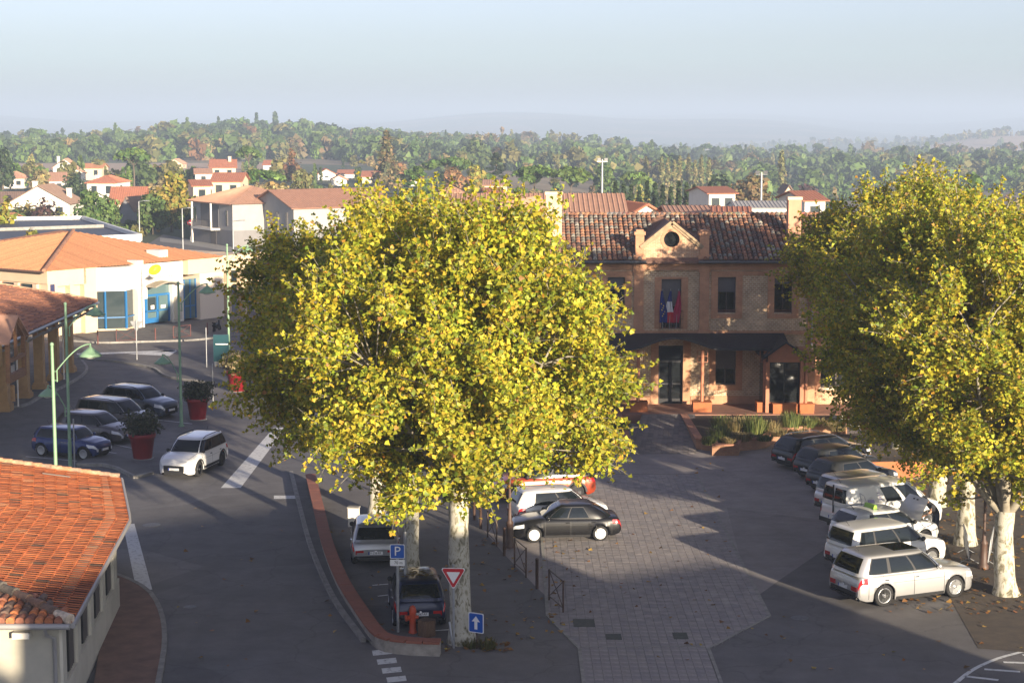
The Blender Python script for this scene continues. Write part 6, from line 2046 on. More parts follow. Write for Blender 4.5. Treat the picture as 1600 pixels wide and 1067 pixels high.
paint('silver', (0.50, 0.50, 0.50), 0.55, 0.3); paint('white', (0.74, 0.74, 0.72)); paint('black', (0.007, 0.007, 0.008)); paint('darkblue', (0.012, 0.018, 0.05), 0.2)
paint('anthracite', (0.022, 0.024, 0.027), 0.2); paint('greyblue', (0.10, 0.125, 0.17), 0.5); paint('grey', (0.17, 0.165, 0.17), 0.5); paint('brown', (0.11, 0.10, 0.105), 0.5)
paint('blue', (0.010, 0.028, 0.13), 0.3); paint('orange', (0.33, 0.045, 0.012), 0.3); paint('greysilver', (0.30, 0.305, 0.32), 0.5, 0.3); paint('navy', (0.02, 0.03, 0.06), 0.4)

SPEC = {
    #         L     W     H     wb    r    fo   belt  hood  nose  cowl  rf    rr    db   rails
    'hatch': (4.05, 1.78, 1.46, 2.58, .31, .83, .93, .93, .74, 1.02, 1.72, .36, .01),
    'small': (3.85, 1.70, 1.50, 2.46, .30, .78, .95, .95, .76, .90, 1.50, .30, .01),
    'mini': (3.72, 1.70, 1.41, 2.47, .31, .62, .94, .93, .78, .98, 1.38, .30, .03),
    'suv': (4.76, 1.93, 1.71, 2.855, .37, .92, 1.08, 1.07, .88, 1.25, 2.02, .34, .01),
    'csuv': (4.35, 1.80, 1.58, 2.62, .345, .86, 1.02, 1.02, .86, 1.05, 1.72, .32, .01),
    'mpv': (4.40, 1.82, 1.63, 2.66, .33, .87, 1.00, 1.00, .82, .95, 1.72, .24, .0),
    'wagon': (4.75, 1.83, 1.48, 2.76, .32, .92, .95, .94, .74, 1.15, 1.95, .42, .01),
    'xsara': (4.19, 1.70, 1.40, 2.54, .30, .84, .90, .90, .70, 1.12, 1.85, 1.05, .30),
    'van': (4.82, 1.90, 1.94, 3.00, .335, .96, 1.14, 1.08, .86, .72, 1.70, .10, -.01),
}
WHEELS = {}
def wheel_meshes(r, rimm, style=5):
    k = (round(r, 3), rimm, style)
    if k in WHEELS: return WHEELS[k]
    w2 = .105
    mb = MB()
    mb.lathe([(r * .66, -w2 * .8), (r * .90, -w2), (r * .985, -w2 * .75), (r, -w2 * .4), (r, w2 * .4), (r * .985, w2 * .75), (r * .90, w2), (r * .66, w2 * .8)], 24, axis='y')
    tyre = mb.mesh('wheel', MATS['tyre'])
    mb = MB()
    mb.lathe([(r * .68, w2 * .75), (r * .70, w2 * .95), (r * .64, w2 * .98), (r * .60, w2 * .45), (.001, w2 * .3)], 20, axis='y', m=1)
    mb.lathe([(r * .70, w2 * .90), (r * .69, w2 * 1.02), (r * .62, w2 * 1.0), (r * .60, w2 * .7)], 24, axis='y', m=0)
    for q in range(style):
        a = 2 * PI * q / style + .3
        ca, sa = math.cos(a), math.sin(a)
        wdt = (.095 if style < 7 else .06) * r / .31
        vs = []
        for (rr, hw, y) in ((r * .06, wdt * .8, w2 * .75), (r * .64, wdt, w2 * .92)):
            for s in (-1, 1):
                vs.append((ca * rr - sa * s * hw, y, -(sa * rr + ca * s * hw)))
        vs2 = [(x, y - .03, z) for x, y, z in vs]
        mb.add(vs + vs2, [(0, 1, 3, 2), (2, 3, 1, 0), (0, 2, 6, 4), (1, 5, 7, 3)], 0)
    mb.lathe([(r * .18, w2 * .7), (r * .17, w2 * .95), (.001, w2 * .95)], 12, axis='y', m=0)
    rim = mb.mesh('rim', [MATS[rimm], MATS['plastic']])
    WHEELS[k] = (tyre, rim)
    return WHEELS[k]

BODY = {}
def make_car(label, kind, pnt, at, heading, rim='rim_silver', spokes=5, cat='car', name='car', win=None, rails=None, trim=False, plate_txt=None, hood_open=False, group=None, pillar_black=True, roof=None, tail='side', cladding=False, sunroof=False):
    L, W, H, wb, r, fo, belt, hood, nose, cowl, rf, rr_, db = SPEC[kind]
    xf, xr = L / 2, -L / 2
    xfw = xf - fo; xrw = xfw - wb
    PM = MATS['paint_' + pnt]
    e = empty(name, (at[0], at[1], at[2] if len(at) > 2 else 0.0), heading, label, cat, group)
    Ra = r + .065
    zt_pts = [(xr, belt * .64), (xr + .03, belt * .80), (xr + .08, belt * .93), (xr + .16, belt * .985), (xr + .4, belt), (xf - cowl - .1, belt), (xf - cowl, hood), (xf - cowl * .55, lerp(hood, nose, .38)), (xf - .30, lerp(hood, nose, .82)), (xf - .14, nose), (xf - .05, nose - .10), (xf, nose - .24)]
    zb_pts = [(xr, .40), (xr + .08, .30), (xr + .3, .22), (xrw, .19), (xfw, .19), (xf - .25, .19), (xf - .08, .22), (xf, .30)]
    w_pts = [(xr, .88), (xr + .05, .93), (xr + .18, .965), (xr + .5, .99), (xr + 1.0, 1.0), (xf - 1.2, 1.0), (xf - .7, .985), (xf - .42, .945), (xf - .2, .86), (xf - .08, .76), (xf, .62)]
    def zb(x):
        z = interp(zb_pts, x)
        for c in (xfw, xrw):
            d = abs(x - c)
            if d < Ra: z = max(z, r + math.sqrt(Ra * Ra - d * d) - .005)
        return z
    def zt(x): return interp(zt_pts, x)
    def hw(x): return interp(w_pts, x) * W / 2
    prof = [(0, .945), (.10, .985), (.35, 1.0), (.58, .998), (.78, .978), (.93, .945), (1.0, .90)]
    def bp(x, v, off=0.0):      # point on the left body side
        z0, z1 = interp(zb_pts, x), zt(x) - .015
        z = z0 + (z1 - z0) * v
        return Vector((x, hw(x) * interp(prof, v) + off, z))
    st = set()
    for base in (zt_pts, zb_pts, w_pts):
        st.update(round(p[0], 4) for p in base)
    for c in (xfw, xrw):
        for k in range(-6, 7): st.add(round(c + Ra * math.sin(k / 6 * PI / 2) * .9999, 4))
    for k in range(9): st.add(round(lerp(xr + .5, xf - .5, k / 8), 4))
    st = sorted(x for x in st if xr - 1e-6 <= x <= xf + 1e-6)
    st = [x for i, x in enumerate(st) if i == 0 or x - st[i - 1] > .008]
    mb = MB()
    secs = []
    for x in st:
        z0, z0n, z1 = zb(x), interp(zb_pts, x), zt(x) - .015
        sec = []
        for v, f in prof:
            z = max(z0n + (z1 - z0n) * v, z0 + v * .004)
            fl = 1.0 + (.012 if z0 > z0n + .02 and z < z0 + .1 else 0)
            sec.append((x, hw(x) * f * fl, min(z, z1 + .002)))
        hwx = hw(x)
        sec += [(x, hwx * .80, zt(x) + .012), (x, hwx * .42, zt(x) + .035), (x, 0, zt(x) + .042)]
        secs.append(sec)
    np_ = len(secs[0])
    full = [s + [(x, -y, z) for (x, y, z) in s[-2::-1]] for s in secs]
    nf = len(full[0])
    vs = [p for s in full for p in s]
    fs = []
    for i in range(len(full) - 1):
        for j in range(nf - 1):
            fs.append((i * nf + j, i * nf + j + 1, (i + 1) * nf + j + 1, (i + 1) * nf + j))
    mb.add(vs, fs, 0, True)
    mb.add(full[0], [list(range(nf))], 0, True); mb.add(full[-1], [list(range(nf - 1, -1, -1))], 0, True)
    # cabin: superellipse rings
    nF = 5.0 if kind != 'van' else 6.5
    nB = 10.0 if kind != 'xsara' else 5.0
    def nx(xi): return nF if xi >= 0 else nB
    xa, xd, xrf, xrr = xf - cowl, xr + db, xf - rf, xr + rr_
    zr = H - .055
    wbase, wroof = W / 2 * .945, W / 2 * (.77 if kind not in ('van', 'mpv') else .82)
    if kind in ('suv', 'csuv'): wroof = W / 2 * .79
    zbelt = belt - .03
    def ring(t):
        bow = .07 * math.sin(PI * t)
        return (lerp(xd, xrr, t ** 1.15) - bow * .3, lerp(xa, xrf, t) + bow, lerp(wbase, wroof, t ** 1.35), lerp(zbelt, zr, t))
    def cab(xi, t, side=1, off=0.0):
        x0, x1, wv, z = ring(t)
        xc, a = (x0 + x1) / 2, (x1 - x0) / 2
        y = wv * max(0.0, 1 - abs(xi) ** nx(xi)) ** (1 / nx(xi))
        return Vector((xc + a * xi, side * (y + off), z))
    def cabend(eta, t, front, off=0.0):
        x0, x1, wv, z = ring(t)
        xc, a = (x0 + x1) / 2, (x1 - x0) / 2
        nn_ = nF if front else nB
        q = a * max(0.0, 1 - abs(eta) ** nn_) ** (1 / nn_)
        return Vector((xc + (q + off if front else -q - off), wv * eta, z))
    NR = 44
    vs = []; fs = []
    levels = [0, .2, .4, .6, .8, .92, 1.0]
    def rp(t, k, sc=1.0, dz=0.0):
        x0, x1, wv, z = ring(t)
        th = 2 * PI * k / NR
        c, s = math.cos(th), math.sin(th)
        nn_ = nx(c)
        m = (abs(c) ** nn_ + abs(s) ** nn_) ** (-1 / nn_)
        xc, a = (x0 + x1) / 2, (x1 - x0) / 2
        return (xc + a * c * m * sc, wv * s * m * sc, z + dz)
    for t in levels: vs += [rp(t, k) for k in range(NR)]
    for sc, dz in ((.965, .025), (.88, .045), (.6, .062), (.25, .07)): vs += [rp(1.0, k, sc, dz) for k in range(NR)]
    vs.append((sum(ring(1.0)[:2]) / 2, 0, zr + .072))
    nl = len(levels) + 4
    for i in range(nl - 1):
        for k in range(NR): fs.append((i * NR + k, i * NR + (k + 1) % NR, (i + 1) * NR + (k + 1) % NR, (i + 1) * NR + k))
    for k in range(NR): fs.append(((nl - 1) * NR + k, (nl - 1) * NR + (k + 1) % NR, nl * NR))
    mb.add(vs, fs, 1 if roof else 0, True)
    body = mb.build('body', [PM, MATS['paint_' + roof]] if roof else PM, e)
    # chassis block that closes the wheel wells
    mb = MB(); mb.box(xr + .2, xf - .25, -W / 2 + .30, W / 2 - .30, .17, belt * .8); mb.box(xrw + Ra + .04, xfw - Ra - .04, -W / 2 + .10, W / 2 - .10, .165, .3); mb.build('chassis', MATS['plastic'], e)
    # glass
    def panel(fn, nu, nv, nm, m, parent=None):
        mb = MB(); mb.grid(fn, nu, nv); return mb.build(nm, MATS[m] if isinstance(m, str) else m, parent or body)
    panel(lambda u, v: cabend(lerp(-.90, .90, u), lerp(.05, .95, v), True, .010), 12, 6, 'windscreen', 'car_glass')
    if kind == 'van':
        for s0, s1 in ((-.86, -.06), (.06, .86)): panel(lambda u, v: cabend(lerp(s0, s1, u), lerp(.22, .88, v), False, .010), 8, 5, 'rear_window', 'car_glass')
    else:
        panel(lambda u, v: cabend(lerp(-.84, .84, u), lerp(.18 if kind != 'xsara' else .08, .93, v), False, .010), 12, 6, 'rear_window', 'car_glass')
    wins = win or {'van': [(.42, .80), (-.05, .33)], 'wagon': [(.30, .82), (-.28, .26), (-.80, -.33)], 'suv': [(.30, .80), (-.28, .25), (-.78, -.36)], 'mini': [(.14, .80), (-.74, .09)], 'xsara': [(.30, .80), (-.32, .26)]}.get(kind, [(.26, .82), (-.38, .21), (-.80, -.43)] if kind in ('csuv', 'mpv') else [(.24, .82), (-.50, .19)])
    for side in (1, -1):
        if pillar_black and kind != 'van':
            a, b = wins[-1][0] - .03, wins[0][1] + .03
            panel(lambda u, v: cab(lerp(a, b, u), lerp(.07, .95, v), side, .006), 18, 5, 'window_trim', 'plastic')
        for (a, b) in wins:
            t0 = .12 if kind != 'van' else .16
            panel(lambda u, v: cab(lerp(a, b, u), lerp(t0, .90, v), side, .012), 10, 5, 'side_window', 'car_glass')
        # mirror
        mp = cab(.86, .14, side, .12)
        mb = MB(); mb.lathe([(.001, -.085), (.05, -.075), (.085, -.02), (.085, .03), (.05, .075), (.001, .085)], 10, (mp.x, mp.y, mp.z)); mb.bar((mp.x, mp.y - side * .16, mp.z - .05), (mp.x, mp.y, mp.z - .04), .05, .04); mb.build('mirror', MATS['plastic'] if pnt not in ('black', 'blue', 'silver') else PM, body)
    def side_panel(nm, x0, x1, v0, v1, m, off, nu=8, nv=4, sides=(1, -1)):
        for s in sides:
            def f(u, v):
                p = bp(lerp(x0, x1, u), lerp(v0, v1, v))
                x = p.x
                k = (hw(x + .02) - hw(x - .02)) / .04
                n = Vector((-k, 1, .15)).normalized()
                q = p + n * off
                return (q.x, s * q.y, q.z)
            panel(f, nu, nv, nm, m)
    # lamps
    side_panel('headlamp', xf - .46, xf - .015, .66, .90, 'head_clear', .010)
    if kind == 'van': side_panel('tail_lamp', xr + .005, xr + .13, .45, 1.0, 'tail_red', .012)
    else: side_panel('tail_lamp', xr + .004, xr + .34, .70, .93, 'tail_red', .010)
    # rear lamp wings on the tailgate, plates, bumpers
    for s in (1, -1):
        if kind != 'van':
            mb = MB(); y0, y1 = sorted((s * W * .24, s * W * .40)); mb.box(xr - .012, xr + .05, y0, y1, belt * .66 - .16, belt * .66 - .015); mb.build('tail_lamp', MATS['tail_red'], body)
        mb = MB(); y0, y1 = sorted((s * W * .275, s * W * .335)); mb.box(xf - .09, xf + .004, y0, y1, nose - .38, nose - .26); mb.build('headlamp', MATS['head_clear'], body)
    gh, gw = (.24, .27) if kind in ('csuv', 'mini') else (.14, .19)
    mb = MB(); mb.box(xf - .06, xf + .015, -W * gw, W * gw, nose - .26 - gh, nose - .25); mb.build('grille', MATS['black'], body)
    mb = MB(); mb.box(xf - .04, xf + .014, -W * .26, W * .26, .30, .40); mb.build('bumper_intake', MATS['plastic'], body)
    mb = MB(); mb.box(xr - .014, xr + .05, -W * .38, W * .38, .40, .52); mb.build('bumper', MATS['plastic'] if kind != 'hatch' else PM, body)
    # plates
    zp = belt * .60 if kind not in ('van', 'suv') else .62
    zp = min(zp, belt * .64 - .09)
    for (x, s, z) in ((xr - .022, -1, zp), (xf + .018, 1, .46)):
        mb = MB(); mb.box(min(x, x + s * .012), max(x, x + s * .012), -.26, .26, z - .055, z + .055); pl = mb.build('number_plate', MATS['plate'], body)
        mb = MB(); x2 = x + s * .014; mb.box(min(x, x2), max(x, x2), .21 if s < 0 else -.26, .26 if s < 0 else -.21, z - .053, z + .053); mb.build('plate_band', MATS['plate_blue'], pl)
        if plate_txt and s < 0:
            me = text_mesh(plate_txt, .10, MATS['black'], .001)
            link('plate_text', me, pl, (x - .016, .02, z), (PI / 2, 0, -PI / 2))
    # badge on the tailgate
    mb = MB(); mb.lathe([(.045, 0), (.035, .012), (.001, .014)], 10, axis='y'); 
    bd = mb.build('badge', MATS['chrome'], body, (xr - .012, 0, belt * .64 - .03) , (0, 0, PI / 2))
    # seams and handles
    xs = [xf - cowl - .15, lerp(xf - cowl, xr + .9, .52)] + ([xr + .95] if kind not in ('mini',) else [])
    for x in xs:
        side_panel('door_seam', x, x + .018, .14, .97, 'black', .004, 1, 6)
    for x in (xs[1] + .12, xs[-1] + .12 if len(xs) > 2 else xs[1] + .3):
        for s in (1, -1):
            p = bp(x, .80); mb = MB(); mb.box(x - .08, x + .08, min(s * (p.y - .01), s * (p.y + .022)), max(s * (p.y - .01), s * (p.y + .022)), p.z - .015, p.z + .015); mb.build('handle', PM if pnt in ('black', 'anthracite') else MATS['plastic' if trim else 'chrome'], body)
    side_panel('crease', xrw - .3, xfw + .2, .665, .675, 'plastic', .004, 12, 1)  # dark strip painted in for the shade along the body fold
    side_panel('bumper_seam', xr + .36, xr + .375, .10, .66, 'black', .004, 1, 5)
    side_panel('bumper_seam', xf - .50, xf - .486, .10, .62, 'black', .004, 1, 5)
    for s in (1, -1):      # bonnet shut line
        mb = MB(); pts = [(x, s * hw(x) * .80, zt(x) + .016) for x in [lerp(xf - cowl + .05, xf - .16, k / 8) for k in range(9)]]; mb.tube(pts, .006, 4); mb.build('bonnet_seam', MATS['black'], body)
    if kind not in ('van', 'xsara'):      # rear wiper and tailgate handle strip
        p = cabend(0.02, .30, False, .02); q = cabend(.5, .34, False, .02); mb = MB(); mb.tube([p, q], .012, 4); mb.build('wiper', MATS['black'], body)
        mb = MB(); mb.box(xr - .016, xr + .05, -.28, .28, belt * .64 - .10, belt * .64 - .06) if False else mb.box(xr - .018, xr + .04, -W * .40, W * .40, .30, .36); mb.build('rear_valance', MATS['plastic'], body)
    side_panel('sill_trim', xrw + Ra + .02, xfw - Ra - .02, .0, .13 if not cladding else .26, 'plastic', .006, 10, 2)
    if cladding:
        for c in (xfw, xrw):
            for s in (1, -1):
                mb = MB(); n = 14; vs = []
                for k in range(n + 1):
                    a = PI * k / n
                    for rr in (Ra - .012, Ra + .06):
                        x, z = c + rr * math.cos(a), r + rr * math.sin(a)
                        x2 = min(max(x, xr + .02), xf - .02)
                        vs.append((x2, s * (hw(x2) * 1.0 + .014), max(z, .22)))
                mb.add(vs, [(2 * k, 2 * k + 1, 2 * k + 3, 2 * k + 2) for k in range(n)]); mb.build('arch_trim', MATS['plastic'], body)
    if rails:
        for s in (1, -1):
            mb = MB(); pts = [(lerp(xrr + .25, xrf - .15, k / 6), s * wroof * .90, zr + .055 + (.045 if 0 < k < 6 else -.02)) for k in range(7)]; mb.tube(pts, .02, 6); mb.build('roof_rail', MATS[rails], body)
    if sunroof:
        mb = MB(); mb.box(lerp(xrr, xrf, .55), xrf - .12, -wroof * .6, wroof * .6, zr + .05, zr + .072); mb.build('sunroof', MATS['car_glass'], body)
    # aerial
    mb = MB(); mb.tube([(xrr + .25, 0, zr + .05), (xrr + .08, 0, zr + .26)], .008, 5); mb.build('aerial', MATS['black'], body)
    # wheels
    tm, rm = wheel_meshes(r, rim, spokes)
    for x in (xfw, xrw):
        for s in (1, -1):
            wo = link('wheel', tm, e, (x, s * (W / 2 - .115), r), (0, 0, 0 if s > 0 else PI)); link('rim', rm, wo)
    e['_dims'] = 0; del e['_dims']
    return e, body, dict(xf=xf, xr=xr, xa=xa, zr=zr, W=W, belt=belt, hood=hood, nose=nose, cowl=cowl, hw=hw, zt=zt, xrr=xrr, xrf=xrf, wroof=wroof, bp=bp, cab=cab)

def by_wheels(front, rear, kind, side):
    """position and heading from the ground points of the two visible wheels; side +1 when the car's left side is seen"""
    L, W, H, wb, r, fo = SPEC[kind][:6]
    f, b = G(*front), G(*rear)
    d = (f - b); hd = math.atan2(d.y, d.x)
    m = (f + b) / 2
    n = Vector((-math.sin(hd), math.cos(hd), 0))
    c = m - n * side * (W / 2 - .01)
    off = (L / 2 - fo) - wb / 2
    c = c - Vector((math.cos(hd), math.sin(hd), 0)) * off
    return (c.x, c.y, 0.0), hd

def by_corner(px, py, kind, hd, corner='rear'):
    """centre from the visible ground point below the middle of the rear or front bumper"""
    L = SPEC[kind][0]
    p = G(px, py); s = 1 if corner == 'rear' else -1
    return (p.x + s * math.cos(hd) * L / 2, p.y + s * math.sin(hd) * L / 2, 0.0)

# right-hand row, parked slantwise
pos, hd = by_wheels((1492, 933.4), (1382.5, 947.5), 'suv', -1)
make_car('big silver off-road car nearest the camera in the right row', 'suv', 'silver', pos, hd, 'rim_silver', 5, sunroof=True)
hd2 = rad(27)
make_car('white compact people carrier directly behind the silver off-road car', 'mpv', 'white', by_corner(1308, 893, 'mpv', hd2), hd2, 'rim_silver', 5)
taxi, tb, td = make_car('white taxi with open bonnet and green roof sign', 'hatch', 'white', by_corner(1312, 858, 'hatch', rad(24)), rad(24), 'rim_dark', 5, trim=True)
van, vb, vd = make_car('white van with small side window and house drawing on its flank', 'van', 'white', by_corner(1301, 832, 'van', rad(26)), rad(26), 'rim_silver', 7, cat='van', name='van')
make_car('silver car squeezed in behind the white van', 'mpv', 'silver', by_corner(1290, 806, 'mpv', rad(29)), rad(29))
make_car('dark grey hatchback beyond the silver car in the right row', 'hatch', 'anthracite', by_corner(1276, 772, 'hatch', rad(30)), rad(30))
make_car('dark green-black hatchback between two dark cars near the flower bed', 'hatch', 'anthracite', by_corner(1256, 751, 'hatch', rad(31)), rad(31))
make_car('black estate car with chrome roof rails at the end of the right row', 'wagon', 'black', by_corner(1221, 733, 'wagon', rad(29)), rad(29), rails='chrome')

# taxi extras: roof sign, raised bonnet, open engine bay, open door
def taxi_extras():
    d = td
    mb = MB(); xm = lerp(d['xrr'], d['xrf'], .5); z = d['zr'] + .07
    mb.extrude_y([(xm - .09, z), (xm + .09, z), (xm + .05, z + .15), (xm - .05, z + .15)], -.30, .30); mb.build('roof_sign', mat('taxi_green', (.22, .42, .05), .4), tb)
    mb = MB(); mb.box(xm - .13, xm + .13, -.34, .34, z - .03, z); mb.build('sign_base', MATS['black'], tb)
    W = d['W']; xh = d['xa'] + .06
    ang = rad(58); Lh = d['cowl'] - .12
    def hp(u, v, off=0):
        y = lerp(-1, 1, u) * (W / 2 * .80 - .10 * v ** 2 * 1.2)
        r = Lh * v; bow = .05 * math.sin(PI * v) + .03 * (1 - (2 * u - 1) ** 2)
        return (xh + r * math.cos(ang) - (bow + off) * math.sin(ang) * 1, y, d['hood'] + .02 + r * math.sin(ang) + (bow + off) * math.cos(ang))
    mb = MB(); mb.grid(lambda u, v: hp(u, v), 10, 8); mb.grid(lambda u, v: hp(u, v, -.03), 10, 8, 0, True, True)
    h = mb.build('bonnet', MATS['paint_white'], tb)
    for yy in (.38, .55):
        mb = MB(); a = hp(yy, .80, .02); b = hp(yy + .09, .80, .02); c = hp(yy + .09, .86, .02); e_ = hp(yy, .86, .02); mb.add([a, b, c, e_], [(0, 1, 2, 3)]); mb.build('vent', MATS['black'], h)
    mb = MB(); mb.grid(lambda u, v: (lerp(xh + .1, d['xf'] - .28, v), lerp(-1, 1, u) * W * .36, d['zt'](lerp(xh + .1, d['xf'] - .28, v)) + .05), 6, 6); mb.build('engine_bay', MATS['black'], tb)
    mb = MB(); mb.tube([(xh + .75, -.45, d['nose'] + .05), hp(.2, .85)], .012, 5); mb.build('bonnet_stay', MATS['steel'], tb)
taxi_extras()

def van_extras():
    d = vd; lil = mat('van_lilac', (.33, .30, .52), .5); lin = mat('van_line', (.35, .35, .42), .5)
    cab = d['cab']
    def q(xi, t): p = cab(xi, t, -1, .014); return (p.x, p.y, p.z)
    def stripe(a, b, w, m, nm):
        mb = MB(); A, B = Vector(a), Vector(b); mb.bar(tuple(A), tuple(B), w, w); mb.build(nm, m, vb)
    stripe(q(-.66, .10), q(-.66, .72), .02, lin, 'drawn_line'); stripe(q(-.66, .72), q(-.56, .55), .02, lin, 'drawn_line'); stripe(q(-.56, .55), q(-.54, .30), .02, lin, 'drawn_line'); stripe(q(-.70, .40), q(-.62, .40), .02, lin, 'drawn_line')
    mb = MB(); mb.add([q(-.50, .16), q(-.34, .16), q(-.34, .34), q(-.50, .34)], [(0, 1, 2, 3)]); mb.build('printed_block', lil, vb)
    for k in range(4): stripe(q(-.20, .30 + .11 * k), q(-.14, .30 + .11 * k), .03, lil, 'printed_mark')
    mb = MB(); mb.box(d['xr'] - .03, d['xr'] + .02, -.02, .02, .8, 1.9); mb.build('door_gap', MATS['black'], vb)
    mb = MB(); mb.box(d['xr'] - .05, d['xr'] + .1, -d['W'] / 2 * .9, d['W'] / 2 * .9, .36, .52); mb.build('rear_bumper', MATS['plastic'], vb)
van_extras()

# middle group on the left of the square
pos, hd = by_wheels((832, 848), (941, 845.5), 'xsara', 1)
make_car('black hatchback saloon with silver wheel covers parked side-on at the plaza bollards', 'xsara', 'black', pos, hd, 'rim_white', 9)
make_car('white small car just behind the black hatchback', 'small', 'white', by_corner(800, 822, 'small', rad(16)), rad(16), 'rim_silver', 7)
p0 = G(846, 777)
make_car('orange-red crossover with black roof under the left plane branches', 'csuv', 'orange', (p0.x, p0.y, 0), rad(180 + 14), 'rim_dark', 5, cladding=True, roof='black')
p0 = G(838, 752)
make_car('dark car mostly hidden behind the orange crossover', 'hatch', 'navy', (p0.x, p0.y, 0), rad(14))

# parking bays under the trees
make_car('silver hatchback parked rear-on behind the parking sign', 'hatch', 'greysilver', by_corner(587, 885, 'hatch', rad(95)), rad(95), 'rim_silver', 5, plate_txt='FX-238-RR')
c3, c3b, c3d = make_car('dark hatchback with leaf litter on its roof behind the hydrant', 'small', 'darkblue', by_corner(657, 984, 'small', rad(97)), rad(97), 'rim_silver', 5, plate_txt='GH-247-RF')
# leaf litter and sticker on the dark hatchback
mb = MB(); rl = random.Random(4)
for k in range(90):
    x = rl.gauss(lerp(c3d['xrr'], c3d['xrf'], .45), .33); y = rl.gauss(-.1, .32); s = rl.uniform(.04, .09)
    if not (c3d['xrr'] + .1 < x < c3d['xrf'] - .05 and abs(y) < c3d['wroof'] * .85): continue
    z = c3d['zr'] + .068 + rl.uniform(0, .03); a = rl.uniform(0, 6.3); mb.setcol(rl.choice([(.14, .10, .02), (.10, .06, .02), (.17, .13, .03), (.06, .05, .02)]))
    mb.add([(x + s * math.cos(a + q * 1.57), y + s * math.sin(a + q * 1.57), z + rl.uniform(-.012, .02)) for q in range(4)], [(0, 1, 2, 3)])
o = mb.build('leaf_litter', mat('litter', (1, 1, 1), .9, vcol=True, var=.1), c3b); o['kind'] = 'stuff'

# left car park
def front_by(px, py, kind, hd): return by_corner(px, py, kind, hd, 'front')
pos, hd = by_wheels((131, 722), (75.5, 716), 'mini', -1)
make_car('small dark blue car with round headlamps nearest the lamp posts', 'mini', 'blue', front_by(164, 716, 'mini', rad(-24)), rad(-24), 'rim_silver', 6)
make_car('grey-brown hatchback beside the dark blue car, half hidden by the planter', 'hatch', 'brown', front_by(203, 693, 'hatch', rad(-26)), rad(-26), 'rim_dark')
make_car('silver-grey people carrier behind the front red planter', 'mpv', 'grey', front_by(237, 676, 'mpv', rad(-27)), rad(-27), 'rim_silver', 5, rails='plastic')
make_car('blue-grey crossover at the far end of the left row', 'csuv', 'greyblue', front_by(268, 653, 'csuv', rad(-30)), rad(-30), 'rim_silver', 5, rails='plastic', cladding=True)
pos, hd = by_wheels((315, 743.4), (346, 728.5), 'csuv', 1)
make_car('white crossover with dark grille driving towards the camera', 'csuv', 'white', pos, hd, 'rim_dark', 5, rails='plastic', cladding=True, trim=True)
# ------------------------------------------------------------------ street furniture
mat('lamp_green', (0.20, 0.33, 0.20), 0.5, var=0.1, scale=3)
mat('brown_metal', (0.075, 0.042, 0.03), 0.55, var=0.2, scale=6)
mat('planter_red', (0.25, 0.012, 0.018), 0.45, var=0.08, scale=2)
mat('red_wall', (0.30, 0.105, 0.065), 0.85, col2=(0.23, 0.085, 0.055), scale=2.2, detail=7)
mat('wall_side', (0.30, 0.27, 0.23), 0.9, var=0.3, scale=2.5)
mat('sign_blue', (0.01, 0.09, 0.42), 0.4); mat('sign_white', (0.80, 0.80, 0.79), 0.45); mat('sign_red', (0.50, 0.012, 0.02), 0.4)
mat('hydrant', (0.52, 0.07, 0.025), 0.45, var=0.15, scale=5)
mat('stump', (0.15, 0.09, 0.055), 0.9, var=0.4, scale=9, stretch=(4, 4, .6))
mat('lamp_glass', (0.75, 0.76, 0.70), 0.2)

def street_lamp(label, loc, H, rz, arms):
    e = empty('street_lamp', loc, rz, label, 'street lamp', 'green street lamps')
    mb = MB(); mb.lathe([(.16, 0), (.16, .05), (.095, .12), (.085, 1.2), (.09, 1.22), (.075, 1.3), (.06, H - .1), (.06, H), (.085, H + .03), (.06, H + .1), (.001, H + .13)], 10); mb.build('post', MATS['lamp_green'], e)
    for (z, L, sgn) in arms:
        a = []
        for k in range(9):
            t = k / 8
            a.append((sgn * (.16 + (L - .16) * t), 0, z - .9 + (1.0 * math.sin(t * PI / 2 * .98)) ))
        mb = MB(); mb.tube([(sgn * .16, 0, z - 1.35)] + a, .028, 6)
        mb.tube([(0, 0, z - 1.3), (sgn * .18, 0, z - 1.3)], .02, 5); mb.tube([(0, 0, z - .95), (sgn * .18, 0, z - .95)], .02, 5); mb.build('arm', MATS['lamp_green'], e)
        hx = a[-1][0]; hz_ = a[-1][2]
        mb = MB(); mb.lathe([(.03, .02), (.05, -.12), (.12, -.17), (.34, -.34), (.46, -.46), (.44, -.47), (.10, -.28)], 16, (hx, 0, hz_)); h = mb.build('shade', MATS['lamp_green'], e)
        mb = MB(); mb.lathe([(.26, -.42), (.24, -.50), (.15, -.56), (.001, -.58)], 12, (hx, 0, hz_)); mb.build('bowl', MATS['lamp_glass'], h)
    return e
street_lamp('pale green street lamp nearest the tiled house roof, one arm', G(90.5, 836), 7.4, 0.05, [(7.35, 1.45, 1)])
street_lamp('green two-armed street lamp in front of the dark blue car', G(110, 733), 7.6, 0.05, [(7.5, 1.35, 1), (3.8, .9, -1)])
street_lamp('green two-armed street lamp beside the far red planter', G(283.5, 666), 7.5, 0.0, [(7.4, 1.5, 1), (3.7, .9, -1)])
street_lamp('green street lamp partly hidden by the left plane crown near the post office', G(358, 556), 7.5, 0.3, [(7.4, 1.4, 1)])

